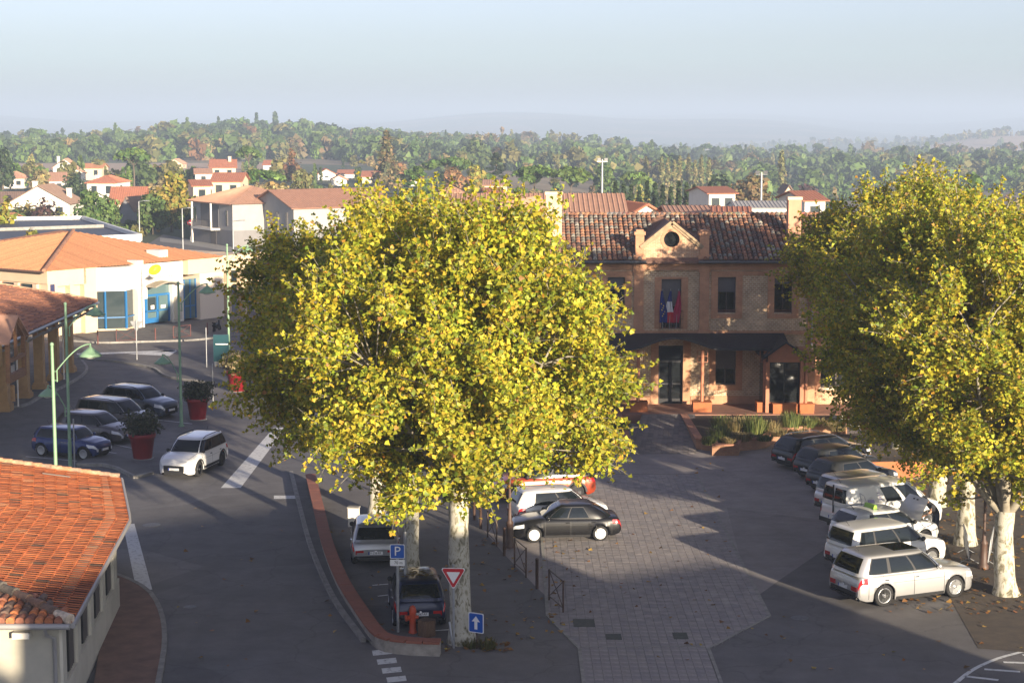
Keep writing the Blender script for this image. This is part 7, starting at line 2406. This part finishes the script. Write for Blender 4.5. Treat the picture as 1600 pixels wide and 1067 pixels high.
def planter(label, loc, sc, seed, kindpal):
    e = empty('planter', loc, 0, label, 'planter', 'big red planters')
    e.scale = (sc, sc, sc)
    mb = MB(); mb.lathe([(.001, .0), (.42, .0), (.43, .02), (.58, 1.0), (.63, 1.02), (.65, 1.2), (.62, 1.22), (.57, 1.12), (.001, 1.08)], 24); mb.build('pot', MATS['planter_red'], e)
    mb = MB(); mb.lathe([(.52, -.01), (.52, .03), (.001, .03)], 20); mb.build('foot_plate', MATS['kerb'], e)
    r = np.random.default_rng(seed); n = 2200
    d = r.normal(size=(n, 3)); d /= np.linalg.norm(d, axis=1, keepdims=True)
    lob = 1 + .22 * np.sin(np.arctan2(d[:, 1], d[:, 0]) * 4 + seed) + .2 * np.sin(d[:, 2] * 7 + seed)
    P = d * (r.random((n, 1)) ** .35) * lob[:, None] * [.95, .95, .62] + [0, 0, 1.62]
    global RNG
    RNG = np.random.default_rng(seed)
    cols = pick_cols(n, kindpal, [1] * len(kindpal), .2)
    me = cards(P, d + r.normal(size=(n, 3)) * .7, r.uniform(.06, .14, n), cols, 'foliage', MATS['bg_leaf'])
    link('foliage', me, e)
    mb = MB()
    for k in range(9): a = k * .7; mb.tube([(0, 0, 1.05), (math.cos(a) * .6, math.sin(a) * .6, 1.7)], [.02, .008], 4)
    mb.build('stems', MATS['bark'], e)
olv = [(.055, .065, .035), (.075, .085, .045), (.04, .05, .025), (.10, .10, .055)]
planter('red planter with olive shrub in front of the parked grey cars', G(223, 716), 1.0, 3, olv)
planter('red planter with olive shrub beside the far green street lamp', G(309, 655), 0.95, 5, olv)
planter('red planter with dry shrub half hidden at the left edge of the plane crown', G(371, 611), 1.0, 8, [(.22, .17, .08), (.14, .12, .06), (.30, .23, .12)])

# curved red wall ----------------------------------------------------------
def red_wall():
    line = wall_line + [G(622, 996.5, .45).xy, G(650, 999, .45).xy, G(688, 1000, .45).xy]
    line = [Vector((p[0], p[1])) for p in line]
    e = empty('low_wall', (line[0].x, line[0].y, 0), 0, 'low curved wall with red brick coping between road and parking bays', 'wall')
    M = Matrix.Translation((-line[0].x, -line[0].y, 0))
    mb = MB(M); ribbon(mb, line, .32, 0, .38); mb.build('wall_body', MATS['wall_side'], e)
    d = [0]
    for a, b in zip(line, line[1:]): d.append(d[-1] + (b - a).length)
    n = int(d[-1] / .5)
    def at(t):
        s = d[-1] * t
        for k in range(len(d) - 1):
            if s <= d[k + 1] + 1e-9: return line[k].lerp(line[k + 1], (s - d[k]) / (d[k + 1] - d[k]))
        return line[-1]
    for k in range(n):
        a, b = at(k / n), at((k + 1) / n); g = (b - a).normalized() * .005
        mb = MB(M); ribbon(mb, [a + g, b - g], .44, .38, .45 + random.uniform(0, .006)); mb.build('coping_brick', MATS['red_wall'], e)
red_wall()

# bollards and cross barriers along the square ------------------------------
def bollard(label, p):
    mb = MB(); mb.lathe([(.055, 0), (.055, 1.0), (.06, 1.0), (.06, 1.04), (.04, 1.07), (.001, 1.08)], 10)
    tag(mb.build('bollard', MATS['brown_metal'], None, p), label, 'bollard', 'brown bollards along the square')
bollard('brown bollard farthest along the square, close to the mottled trunk', G(741, 812))
bollard('brown bollard left of the first cross barrier by the white car', G(751, 825))
bollard('brown bollard beside the foot of the brown lamp post', G(788, 868))
bollard('brown bollard between the two nearest cross barriers', G(839, 919))
def barrier(label, a, b, mname='brown_metal', h=1.08, grp='cross barriers'):
    A, B = G(*a), G(*b); m = (A + B) / 2
    M = Matrix.Translation(-m)
    e = empty('barrier', m, 0, label, 'barrier', grp)
    u = Vector((0, 0, 1))
    for p in (A, B):
        mb = MB(M); mb.tube([p, p + u * h], .03, 8); mb.build('post', MATS[mname], e)
    for z in (.16, h - .03):
        mb = MB(M); mb.tube([A + u * z, B + u * z], .02, 6); mb.build('rail', MATS[mname], e)
    for (z0, z1) in ((.16, h - .03), (h - .03, .16)):
        mb = MB(M); mb.tube([A + u * z0, B + u * z1], .014, 6); mb.build('cross_bar', MATS[mname], e)
barrier('brown cross barrier left of the brown lamp post', (762, 839), (776, 853))
barrier('brown cross barrier right of the brown lamp post', (804, 886), (822, 902))
barrier('brown cross barrier nearest the camera at the plaza edge', (858, 938), (880, 957))
mat('po_redmetal', (0.12, 0.04, 0.035), .6)
barrier('dark red cross barrier left of the post office door', (182, 536), (212, 534), 'po_redmetal', 1.0, 'post office barriers')
barrier('dark red cross barrier right of the post office door', (271, 531), (298, 528), 'po_redmetal', 1.0, 'post office barriers')
for k, (p, lb) in enumerate((((243, 534), 'dark red post left of the post office steps'), ((324, 525), 'dark red post right of the post office cash machine'), ((153, 538), 'dark red post by the market hall corner'))):
    mb = MB(); mb.tube([(0, 0, 0), (0, 0, 1.0)], .05, 8); tag(mb.build('bollard', MATS['po_redmetal'], None, G(*p)), lb, 'bollard', 'dark red posts before the post office')

def brown_lamp(label, loc, H):
    e = empty('lamp_post', loc, 0, label, 'lamp post')
    mb = MB(); mb.lathe([(.20, 0), (.20, .12), (.15, .18), (.13, .9), (.15, .95), (.08, 1.05), (.055, 1.5), (.05, H)], 12); mb.build('post', MATS['brown_metal'], e)
    mb = MB(); mb.lathe([(.05, 0), (.12, .1), (.25, .35), (.25, .42), (.10, .60), (.001, .66)], 12, (0, 0, H)); mb.build('lantern', MATS['brown_metal'], e)
brown_lamp('brown lamp post standing among the bollards in front of the white car', G(796.5, 855), 4.6)
brown_lamp('brown lamp post between the two white trunks on the right', G(1536, 888), 4.6)

# road signs -----------------------------------------------------------------
def post(e, h, r=.03, m='galv'):
    mb = MB(); mb.tube([(0, 0, -.05), (0, 0, h)], r, 8); mb.build('post', MATS[m], e)
def plate(e, name, outline, z, m, y0=-.045, y1=-.03, parent=None):
    mb = MB(); mb.extrude_y([(x, zz + z) for x, zz in outline], y0, y1); return mb.build(name, MATS[m], parent or e)
def rrect(w, h, r=.04):
    pts = []
    for (cx, cz, a0) in ((w / 2 - r, h / 2 - r, 0), (-w / 2 + r, h / 2 - r, 90), (-w / 2 + r, -h / 2 + r, 180), (w / 2 - r, -h / 2 + r, 270)):
        for k in range(4): a = rad(a0 + 30 * k); pts.append((cx + r * math.cos(a), cz + r * math.sin(a)))
    return pts
e = empty('parking_sign', G(622, 987), 0.0, 'blue parking sign on a grey post in front of the silver hatchback', 'road sign')
post(e, 2.85, .045)
plate(e, 'panel_edge', rrect(.46, .46), 2.60, 'sign_white', -.055, -.045); b = plate(e, 'panel', rrect(.42, .42), 2.60, 'sign_blue', -.062, -.054)
link('letter', text_mesh('P', .42, MATS['sign_white'], .003), b, (0.0, -.068, 2.60), (PI / 2, 0, 0))
b = plate(e, 'lower_panel', rrect(.46, .20, .02), 2.24, 'sign_white', -.055, -.045)
link('letter', text_mesh('70 m', .13, MATS['black'], .002), b, (0.03, -.06, 2.24), (PI / 2, 0, 0))
e = empty('grey_post', G(634, 968), 0, 'plain grey post just behind the parking sign', 'post'); post(e, 2.9, .05)
e = empty('give_way_sign', G(709, 1012), rad(-4), 'red and white triangular give way sign before the mottled trunk', 'road sign')
post(e, 2.62, .035)
def tri(s, r=.06):
    c = [(-s / 2, s * .29), (0, -s * .577), (s / 2, s * .29)]
    pts = []
    for i, (x, z) in enumerate(c):
        for q in (-1, 1):
            x2, z2 = c[(i + q) % 3]; L = math.hypot(x2 - x, z2 - z); pts.append((x + (x2 - x) * r / L, z + (z2 - z) * r / L))
    return pts
plate(e, 'rim', tri(.78), 2.28, 'sign_white', -.05, -.04); rp_ = plate(e, 'panel', tri(.72), 2.28, 'sign_red', -.058, -.049); plate(e, 'field', tri(.42, .02), 2.265, 'sign_white', -.066, -.057)
mb = MB(); mb.bar((-.02, .05, .0), (-.16, .25, .75), .05, .03); mb.build('stay', MATS['galv'], e)
e = empty('one_way_sign', G(745, 1013), rad(-28), 'blue sign with white upward arrow on a short post beside the mottled trunk', 'road sign')
post(e, .62, .02, 'brown_metal')
plate(e, 'panel_edge', rrect(.52, .62), .82, 'sign_white', -.045, -.03); b = plate(e, 'panel', rrect(.47, .57), .82, 'sign_blue', -.052, -.044)
plate(e, 'arrow', [(-.05, -.20), (.05, -.20), (.05, .04), (.14, .04), (0, .21), (-.14, .04), (-.05, .04)][::1], .82, 'sign_white', -.060, -.052, b)
e = empty('road_sign', G(214, 562), rad(180), 'back of a triangular sign on the road before the post office', 'road sign'); post(e, 2.7, .04)
plate(e, 'panel', tri(.85), 2.35, 'galv', -.05, -.04)
for (p, h, lb) in (((117, 735), 2.4, 'thin grey sign post beside the dark blue car'), ((333, 628), 2.2, 'thin grey post between two red planters'), ((323, 574), 2.6, 'thin grey post on the far kerb near the post office')):
    e = empty('sign_post', G(*p), 0, lb, 'post'); post(e, h, .035)
# teal notice board by the crown edge
e = empty('notice_board', G(345, 573), 0, 'dark teal notice board at the left edge of the plane crown', 'notice board')
mb = MB(); mb.box(-.45, .55, -.06, .06, .35, 2.1); b = mb.build('panel', mat('teal', (.012, .06, .075), .4), e)
mb = MB(); mb.box(-.30, .5, -.07, -.062, 1.45, 1.52); mb.build('print_line', MATS['sign_white'], b)
mb = MB(); mb.box(-.4, .5, -.05, .05, 0, .35); mb.build('foot', MATS['steel'], e)

# hydrant, stump -----------------------------------------------------------
e = empty('fire_hydrant', G(645, 988), 0, 'orange-red fire hydrant standing behind the low red wall', 'hydrant')
mb = MB(); mb.lathe([(.14, 0), (.14, .05), (.105, .08), (.10, .62), (.115, .64), (.12, .72), (.095, .78), (.10, .80), (.06, .86), (.001, .88)], 14); mb.build('barrel', MATS['hydrant'], e)
mb = MB(); mb.lathe([(.085, 0), (.085, .10), (.10, .10), (.10, .14), (.001, .14)], 10, axis='y'); mb.build('outlet', MATS['hydrant'], e, (-.1, 0, .48), (0, 0, rad(110)))
mb = MB(); mb.lathe([(.06, 0), (.06, .10), (.001, .11)], 8, axis='y'); mb.build('outlet', MATS['hydrant'], e, (.08, 0, .5), (0, 0, rad(-90)))
e = empty('tree_stump', G(667, 992), 0, 'short dark wooden stump beside the hydrant', 'stump')
mb = MB(); n = 16
pr = [((.27 + .03 * math.sin(k * 2.3)) * math.cos(2 * PI * k / n), (.23 + .03 * math.sin(k * 1.7)) * math.sin(2 * PI * k / n)) for k in range(n)]
mb.prism(pr, 0, .5); mb.build('wood', MATS['stump'], e)
mb = MB(); mb.prism([(x * .93, y * .93) for x, y in pr], .5, .515); mb.build('top', mat('stump_top', (.09, .06, .045), .9, var=.4, scale=8), e)
e = empty('meter_box', G(553, 822), rad(-10), 'small pale concrete box at the far end of the red wall', 'box')
mb = MB(); mb.box(-.2, .2, -.15, .15, 0, .75); mb.build('case', MATS['wall_white'], e); mb = MB(); mb.box(-.23, .23, -.18, .18, .75, .80); mb.build('lid', MATS['kerb'], e)

# crowd barriers leaning by the right trees -----------------------------------
def crowd_barrier(label, loc, rz, tilt):
    e = empty('crowd_barrier', loc, rz, label, 'crowd barrier', 'crowd barriers under the trees')
    M = Matrix.Rotation(tilt, 4, 'X')
    mb = MB(M); pts = [(-1.0, 0, .18), (-1.0, 0, 1.0), (-.92, 0, 1.08), (.92, 0, 1.08), (1.0, 0, 1.0), (1.0, 0, .18), (-1.0, 0, .18)]; mb.tube(pts, .02, 6, caps=False); f = mb.build('frame', MATS['galv'], e)
    for k in range(15):
        x = -.88 + k * .126; mb = MB(M); mb.tube([(x, 0, .18), (x, 0, 1.08)], .008, 5); mb.build('bar', MATS['galv'], e)
    for x in (-.75, .75):
        mb = MB(); mb.tube([(x, -.32, .02), (x, 0, .2), (x, .32, .02)], .018, 5); mb.build('foot', MATS['galv'], e)
crowd_barrier('grey crowd barrier leaning before the second white trunk', G(1512, 872), rad(80), rad(-6))
crowd_barrier('grey crowd barrier right of the brown lamp post', G(1545, 876), rad(72), rad(5))

# picnic bench -----------------------------------------------------------------
e = empty('bench', AT(1335, 672, 90.5) * 1.0, rad(4), 'pale wooden bench beyond the curved flower bed', 'bench')
e.location.z = 0.0; bx = e.location
plank = mat('plank', (.42, .40, .36), .8, var=.2, scale=4, stretch=(6, 1, 1))
for k in range(3):
    mb = MB(); mb.box(-1.1, 1.1, -.34 + k * .15, -.21 + k * .15, .42, .47); mb.build('seat_plank', plank, e)
for k in range(2):
    mb = MB(); mb.box(-1.1, 1.1, .14, .18, .62 + k * .17, .76 + k * .17); mb.build('back_plank', plank, e)
for x in (-.85, .85):
    mb = MB(); mb.box(x - .06, x + .06, -.3, .12, 0, .42); mb.box(x - .05, x + .05, .09, .14, .4, .95); mb.build('leg', MATS['stump'], e)

# plants in the beds --------------------------------------------------------------
def tuft(label, loc, h, w, pal, seed, grp, n=260):
    r = np.random.default_rng(seed)
    a = r.uniform(0, 6.28, n); q = r.random(n) ** .5 * w * .55; t = r.random(n)
    lean = r.uniform(.1, .6, n)
    # blades: thin quads rising and arching outward
    V = np.zeros((n, 4, 3)); ca, sa = np.cos(a), np.sin(a); hh = h * r.uniform(.5, 1.0, n); b = np.stack([ca * q, sa * q, np.zeros(n)], 1)
    tip = b + np.stack([ca * lean * w * .6, sa * lean * w * .6, hh], 1)
    sd = np.stack([-sa, ca, np.zeros(n)], 1) * (r.uniform(.012, .03, n))[:, None]
    mid = (b + tip) / 2 + [0, 0, h * .10]
    V[:, 0] = b - sd; V[:, 1] = b + sd; V[:, 2] = tip + sd * .3; V[:, 3] = tip - sd * .3
    cols = np.array(pal)[r.integers(0, len(pal), n)] * r.uniform(.75, 1.25, (n, 1))
    me = npmesh('garden_plant', V.reshape(-1, 3), np.arange(n * 4).reshape(n, 4), MATS['forest_leaf'], np.repeat(cols, 4, axis=0))
    tag(link('garden_plant', me, None, loc), label, 'plant', grp)
gp = [(.10, .13, .03), (.16, .17, .05), (.07, .10, .03)]; dp = [(.20, .15, .06), (.14, .12, .05), (.24, .19, .09)]
spots = [(1125, 683, .7, 1.0, 0), (1108, 690, .4, .6, 0), (1140, 690, .35, .6, 1), (1160, 684, .4, .8, 1), (1180, 672, .9, 1.1, 0), (1205, 668, .5, .9, 1), (1150, 668, .6, 1.1, 1), (1128, 664, .6, .9, 0), (1235, 664, .9, .9, 0), (1262, 662, .5, 1.0, 0), (1290, 661, .4, 1.0, 1), (1165, 662, .5, 1.0, 1), (1218, 676, .3, 1.0, 1), (1250, 674, .3, .8, 1), (1305, 668, .4, .9, 1), (1195, 684, .3, .7, 0)]
words = ['tall', 'low', 'small', 'short', 'leafy', 'spreading', 'straw-coloured', 'dark', 'upright', 'broad', 'dry', 'loose', 'flat', 'thin', 'withered', 'little']
for k, (px, py, h, wd, d) in enumerate(spots):
    p = G(px, py + 4, BED_Z - .08)
    tuft('%s %s garden plant in the right-hand brick bed' % (words[k], 'tan' if d else 'green'), p, h, wd, dp if d else gp, k + 40, 'plants in the brick beds')
for k, (px, py) in enumerate(((950, 690), (915, 686), (968, 672))):
    tuft(['green garden plant in the left brick bed nearest the ramp corner', 'green garden plant in the left brick bed under the leaves', 'green garden plant at the back of the left brick bed'][k], G(px, py, BED_Z - .08), .6, .9, gp, k + 80, 'plants in the brick beds')
for k, (px, py) in enumerate(((735, 1010), (762, 1012))):
    tuft(['grass tuft at the foot of the mottled trunk', 'grass tuft under the blue arrow sign'][k], G(px, py), .3, .5, [(.09, .10, .03), (.14, .12, .04)], k + 90, 'grass tufts by the trunk', 120)

# fallen leaves -----------------------------------------------------------------
def litter():
    r = np.random.default_rng(77); P = []
    def sc(px0, px1, py0, py1, n):
        for _ in range(n):
            g = G(r.uniform(px0, px1), r.uniform(py0, py1)); P.append((g.x, g.y, .022 + r.uniform(0, .02)))
    sc(740, 900, 840, 1000, 110); sc(900, 1150, 720, 960, 70); sc(1370, 1600, 690, 960, 380); sc(1450, 1600, 800, 960, 120); sc(680, 800, 1000, 1020, 60); sc(500, 700, 800, 1000, 60); sc(1000, 1600, 960, 1060, 30); sc(250, 520, 740, 1060, 25)
    P = np.array(P); n = len(P)
    global RNG
    RNG = np.random.default_rng(5)
    N = r.normal(size=(n, 3)) * .3 + [0, 0, 1]
    cols = pick_cols(n, [(.26, .13, .05), (.34, .20, .06), (.20, .10, .04), (.40, .28, .07)], [2, 2, 2, 1])
    me = leaf_mesh('fallen_leaves', P, N, r.uniform(.10, .20, n), cols, MATS['plane_leaf'])
    tag(link('fallen_leaves', me), 'scattered brown and yellow leaves lying on the square', 'leaves', kind='stuff')
litter()

# corten boxes and fence behind the right row -------------------------------------
e = empty('corten_planter', (17.4, 79.6, 0), rad(8), 'rusty steel planter under the plane trees behind the white van', 'planter')
mb = MB(); mb.box(-1.6, 1.6, -.5, .5, 0, .75); mb.build('box', MATS['corten'], e); mb = MB(); mb.box(-1.55, 1.55, -.45, .45, .75, .77); mb.build('soil', MATS['soil'], e)
e = empty('rust_fence', (27, 66, 0), rad(78), 'low rust-coloured boundary wall behind the right plane trunks', 'wall')
for k in range(12):
    mb = MB(); mb.box(-12 + k * 2, -10.02 + k * 2, -.06, .06, 0, 1.5); mb.build('panel', MATS['terra_paint'], e)

# floodlight masts and far lamps ----------------------------------------------------
def mast(label, px, py_top, Y, rz):
    p = AT(px, py_top, Y); z0 = terr(p.x, Y)
    e = empty('floodlight_mast', (p.x, Y, z0), rz, label, 'floodlight mast'); H = p.z - z0
    mb = MB(); mb.tube([(0, 0, 0), (0, 0, H)], [.18, .10], 8); mb.build('pole', MATS['galv'], e)
    mb = MB(); mb.bar((-.6, 0, H - .25), (.6, 0, H - .25), .08, .08); mb.build('crossbar', MATS['galv'], e)
    for x in (-.4, .4):
        mb = MB(); mb.box(x - .2, x + .2, -.14, .10, H - .16, H + .12); mb.build('floodlight', mat('flood', (.12, .12, .125), .5), e)
mast('grey floodlight mast rising left of the brick gable', 941, 249, 200, .2)
mast('grey floodlight mast rising near the right chimney', 1190, 269, 185, -.3)
def far_lamp(label, px, py_top, py_base, Y):
    t, b = AT(px, py_top, Y), AT(px, py_base, Y)
    H = t.z - b.z
    e = empty('road_lamp', (b.x, Y, b.z), 0, label, 'street lamp', 'grey road lamps')
    mb = MB(); mb.tube([(0, 0, 0), (0, 0, H)], [.09, .06], 6); mb.build('pole', MATS['galv'], e)
    mb = MB(); mb.tube([(0, 0, H), (.9, 0, H + .08)], .045, 6); mb.box(.6, 1.3, -.14, .14, H + .04, H + .14); mb.build('lantern', MATS['steel'], e)
far_lamp('grey road lamp in front of the dark tree left of the grey houses', 286, 326, 392, 205)
far_lamp('grey road lamp in front of the corner of the grey house', 365, 346, 410, 190)
far_lamp('grey road lamp beside the dark grey gable', 218, 315, 362, 225)
e = empty('stop_sign', G(298, 378, 0), 0, 'small red sign with white bar on the far street corner', 'road sign'); post(e, 2.4, .04)
mb = MB(); mb.lathe([(.36, -.03), (.36, .0), (.001, .0)], 12, (0, -.04, 2.5), axis='y'); mb.lathe([(.001, -.031), (.36, -.031)], 12, (0, -.04, 2.5), axis='y'); sg = mb.build('disc', MATS['sign_red'], e)
mb = MB(); mb.box(-.24, .24, -.09, -.072, 2.43, 2.57); mb.build('bar', MATS['sign_white'], sg)
e = empty('waste_bin', G(310, 374, 0), 0, 'dark green wheeled bin against the grey house', 'bin'); mb = MB(); mb.box(-.7, .7, -.5, .5, .1, 1.15); mb.build('body', mat('bin_green', (.02, .05, .035), .6), e); mb = MB(); mb.box(-.75, .75, -.55, .55, 1.15, 1.28); mb.build('lid', mat('bin_lid', (.10, .13, .05), .6), e)
# parked scooter
e = empty('scooter', G(339, 519), rad(80), 'scooter parked at the far right of the post office', 'scooter')
for x in (-.6, .6):
    mb = MB(); mb.lathe([(.14, -.05), (.24, -.05), (.25, 0), (.24, .05), (.14, .05)], 14, (x, 0, .25), axis='y'); mb.build('wheel', MATS['tyre'], e)
mb = MB(); mb.tube([(-.7, 0, .55), (-.2, 0, .7), (.05, 0, .35), (.4, 0, .35), (.5, 0, .9)], [.14, .17, .1, .1, .09], 8); mb.build('body', MATS['black_gloss'], e)
mb = MB(); mb.box(-.7, -.05, -.13, .13, .72, .84); mb.build('seat', MATS['black'], e); mb = MB(); mb.tube([(.5, -.32, 1.0), (.5, .32, 1.0)], .02, 6); mb.build('handlebar', MATS['steel'], e)

# person bent over the open bonnet ---------------------------------------------------
def person():
    hd = rad(24)
    tl = taxi.location
    fx_ = tl.x + math.cos(hd) * 2.45; fy_ = tl.y + math.sin(hd) * 2.45
    e = empty('person', (fx_ - math.sin(hd) * .1, fy_ + math.cos(hd) * .1, 0), hd + PI, 'person in dark clothes bending over the open bonnet of the white taxi', 'person')
    J = {'pel': (0, 0, .95), 'spn': (.14, 0, 1.15), 'chs': (.32, 0, 1.33), 'nek': (.43, 0, 1.45), 'hed': (.52, 0, 1.52), 'crn': (.60, 0, 1.60),
         'lh': (0, .10, .92), 'lk': (.06, .12, .50), 'la': (-.02, .12, .09), 'lt': (.16, .13, .04), 'rh': (0, -.10, .92), 'rk': (.04, -.12, .50), 'ra': (-.06, -.13, .09), 'rt': (.12, -.14, .04),
         'ls': (.34, .19, 1.34), 'le': (.48, .28, 1.10), 'lw': (.66, .20, .98), 'rs': (.34, -.19, 1.34), 're': (.46, -.30, 1.10), 'rw': (.64, -.24, .96)}
    R = {'pel': .15, 'spn': .14, 'chs': .155, 'nek': .06, 'hed': .10, 'crn': .085, 'lh': .10, 'lk': .065, 'la': .045, 'lt': .04, 'rh': .10, 'rk': .065, 'ra': .045, 'rt': .04, 'ls': .075, 'le': .05, 'lw': .032, 'rs': .075, 're': .05, 'rw': .032}
    ed = [('pel', 'spn'), ('spn', 'chs'), ('chs', 'nek'), ('nek', 'hed'), ('hed', 'crn'), ('pel', 'lh'), ('lh', 'lk'), ('lk', 'la'), ('la', 'lt'), ('pel', 'rh'), ('rh', 'rk'), ('rk', 'ra'), ('ra', 'rt'), ('chs', 'ls'), ('ls', 'le'), ('le', 'lw'), ('chs', 'rs'), ('rs', 're'), ('re', 'rw')]
    # hands: palm and five fingers each
    for s, y in (('l', .20), ('r', -.24)):
        wx, wy, wz = J[s + 'w']
        J[s + 'p'] = (wx + .09, wy, wz - .03); R[s + 'p'] = .030; ed.append((s + 'w', s + 'p'))
        for f in range(5):
            oy = (-.036 + .018 * f) * (1 if s == 'l' else -1)
            ln = (.045, .075, .082, .076, .06)[f]
            a, b = '%sf%da' % (s, f), '%sf%db' % (s, f)
            st = .02 if f else -.03
            J[a] = (wx + .09 + st + ln * .5, wy + oy * (1.1 if f else 1.7), wz - .035); J[b] = (wx + .09 + st + ln, wy + oy * (1.15 if f else 1.9), wz - .07)
            R[a] = .0095; R[b] = .008; ed += [(s + 'p', a), (a, b)]
    keys = list(J)
    me = bpy.data.meshes.new('body'); me.from_pydata([J[k] for k in keys], [(keys.index(a), keys.index(b)) for a, b in ed], [])
    o = link('body', me, e)
    sk = o.modifiers.new('skin', 'SKIN'); sb = o.modifiers.new('sub', 'SUBSURF'); sb.levels = 1; sb.render_levels = 1
    sv = me.skin_vertices[0] if me.skin_vertices else None
    if sv is None:
        import bmesh
        bm = bmesh.new(); bm.from_mesh(me); bm.verts.layers.skin.verify(); bm.to_mesh(me); bm.free(); sv = me.skin_vertices[0]
    for k, v in zip(keys, sv.data): v.radius = (R[k], R[k]); v.use_root = (k == 'pel')
    bpy.context.view_layer.update()
    ev = o.evaluated_get(bpy.context.evaluated_depsgraph_get())
    m2 = bpy.data.meshes.new_from_object(ev)
    o.modifiers.clear(); o.data = m2
    skin = mat('skin', (.46, .24, .15), .55); cloth = mat('dark_cloth', (.02, .02, .025), .85, var=.2, scale=8); hair = mat('hair', (.03, .02, .015), .7); jean = mat('jean', (.03, .04, .07), .85, var=.2, scale=10)
    m2.materials.clear()
    for mm in (cloth, skin, hair, jean): m2.materials.append(mm)
    for p in m2.polygons:
        c = p.center
        d_el = min((Vector(c) - Vector(J['le'])).length, (Vector(c) - Vector(J['re'])).length)
        i = 0
        if c.z < .95: i = 3
        if c.x > .46 and abs(c.y) > .12: i = 1
        if c.x > .44 and abs(c.y) < .12 and c.z > 1.4: i = 1 if (c.z < 1.53 or c.x > .60) else 2
        p.material_index = i; p.use_smooth = True
person()
# ------------------------------------------------------------------ haze
def build_haze():
    mb = MB(); mb.box(-16000, 16000, -13000, 16000, -120, 80)
    m = bpy.data.materials.new('haze_air'); m.use_nodes = True
    n = m.node_tree.nodes; n.remove(n['Principled BSDF'])
    v = n.new('ShaderNodeVolumePrincipled')
    v.inputs['Color'].default_value = (0.50, 0.62, 0.81, 1)
    v.inputs['Density'].default_value = HAZE_D
    v.inputs['Anisotropy'].default_value = 0.0
    m.node_tree.links.new(v.outputs[0], n['Material Output'].inputs['Volume'])
    o = mb.build('haze', m)
    o['kind'] = 'stuff'
    tag(o, 'pale morning haze lying over the plain', 'haze')
HAZE_D = 3.9e-4
build_haze()
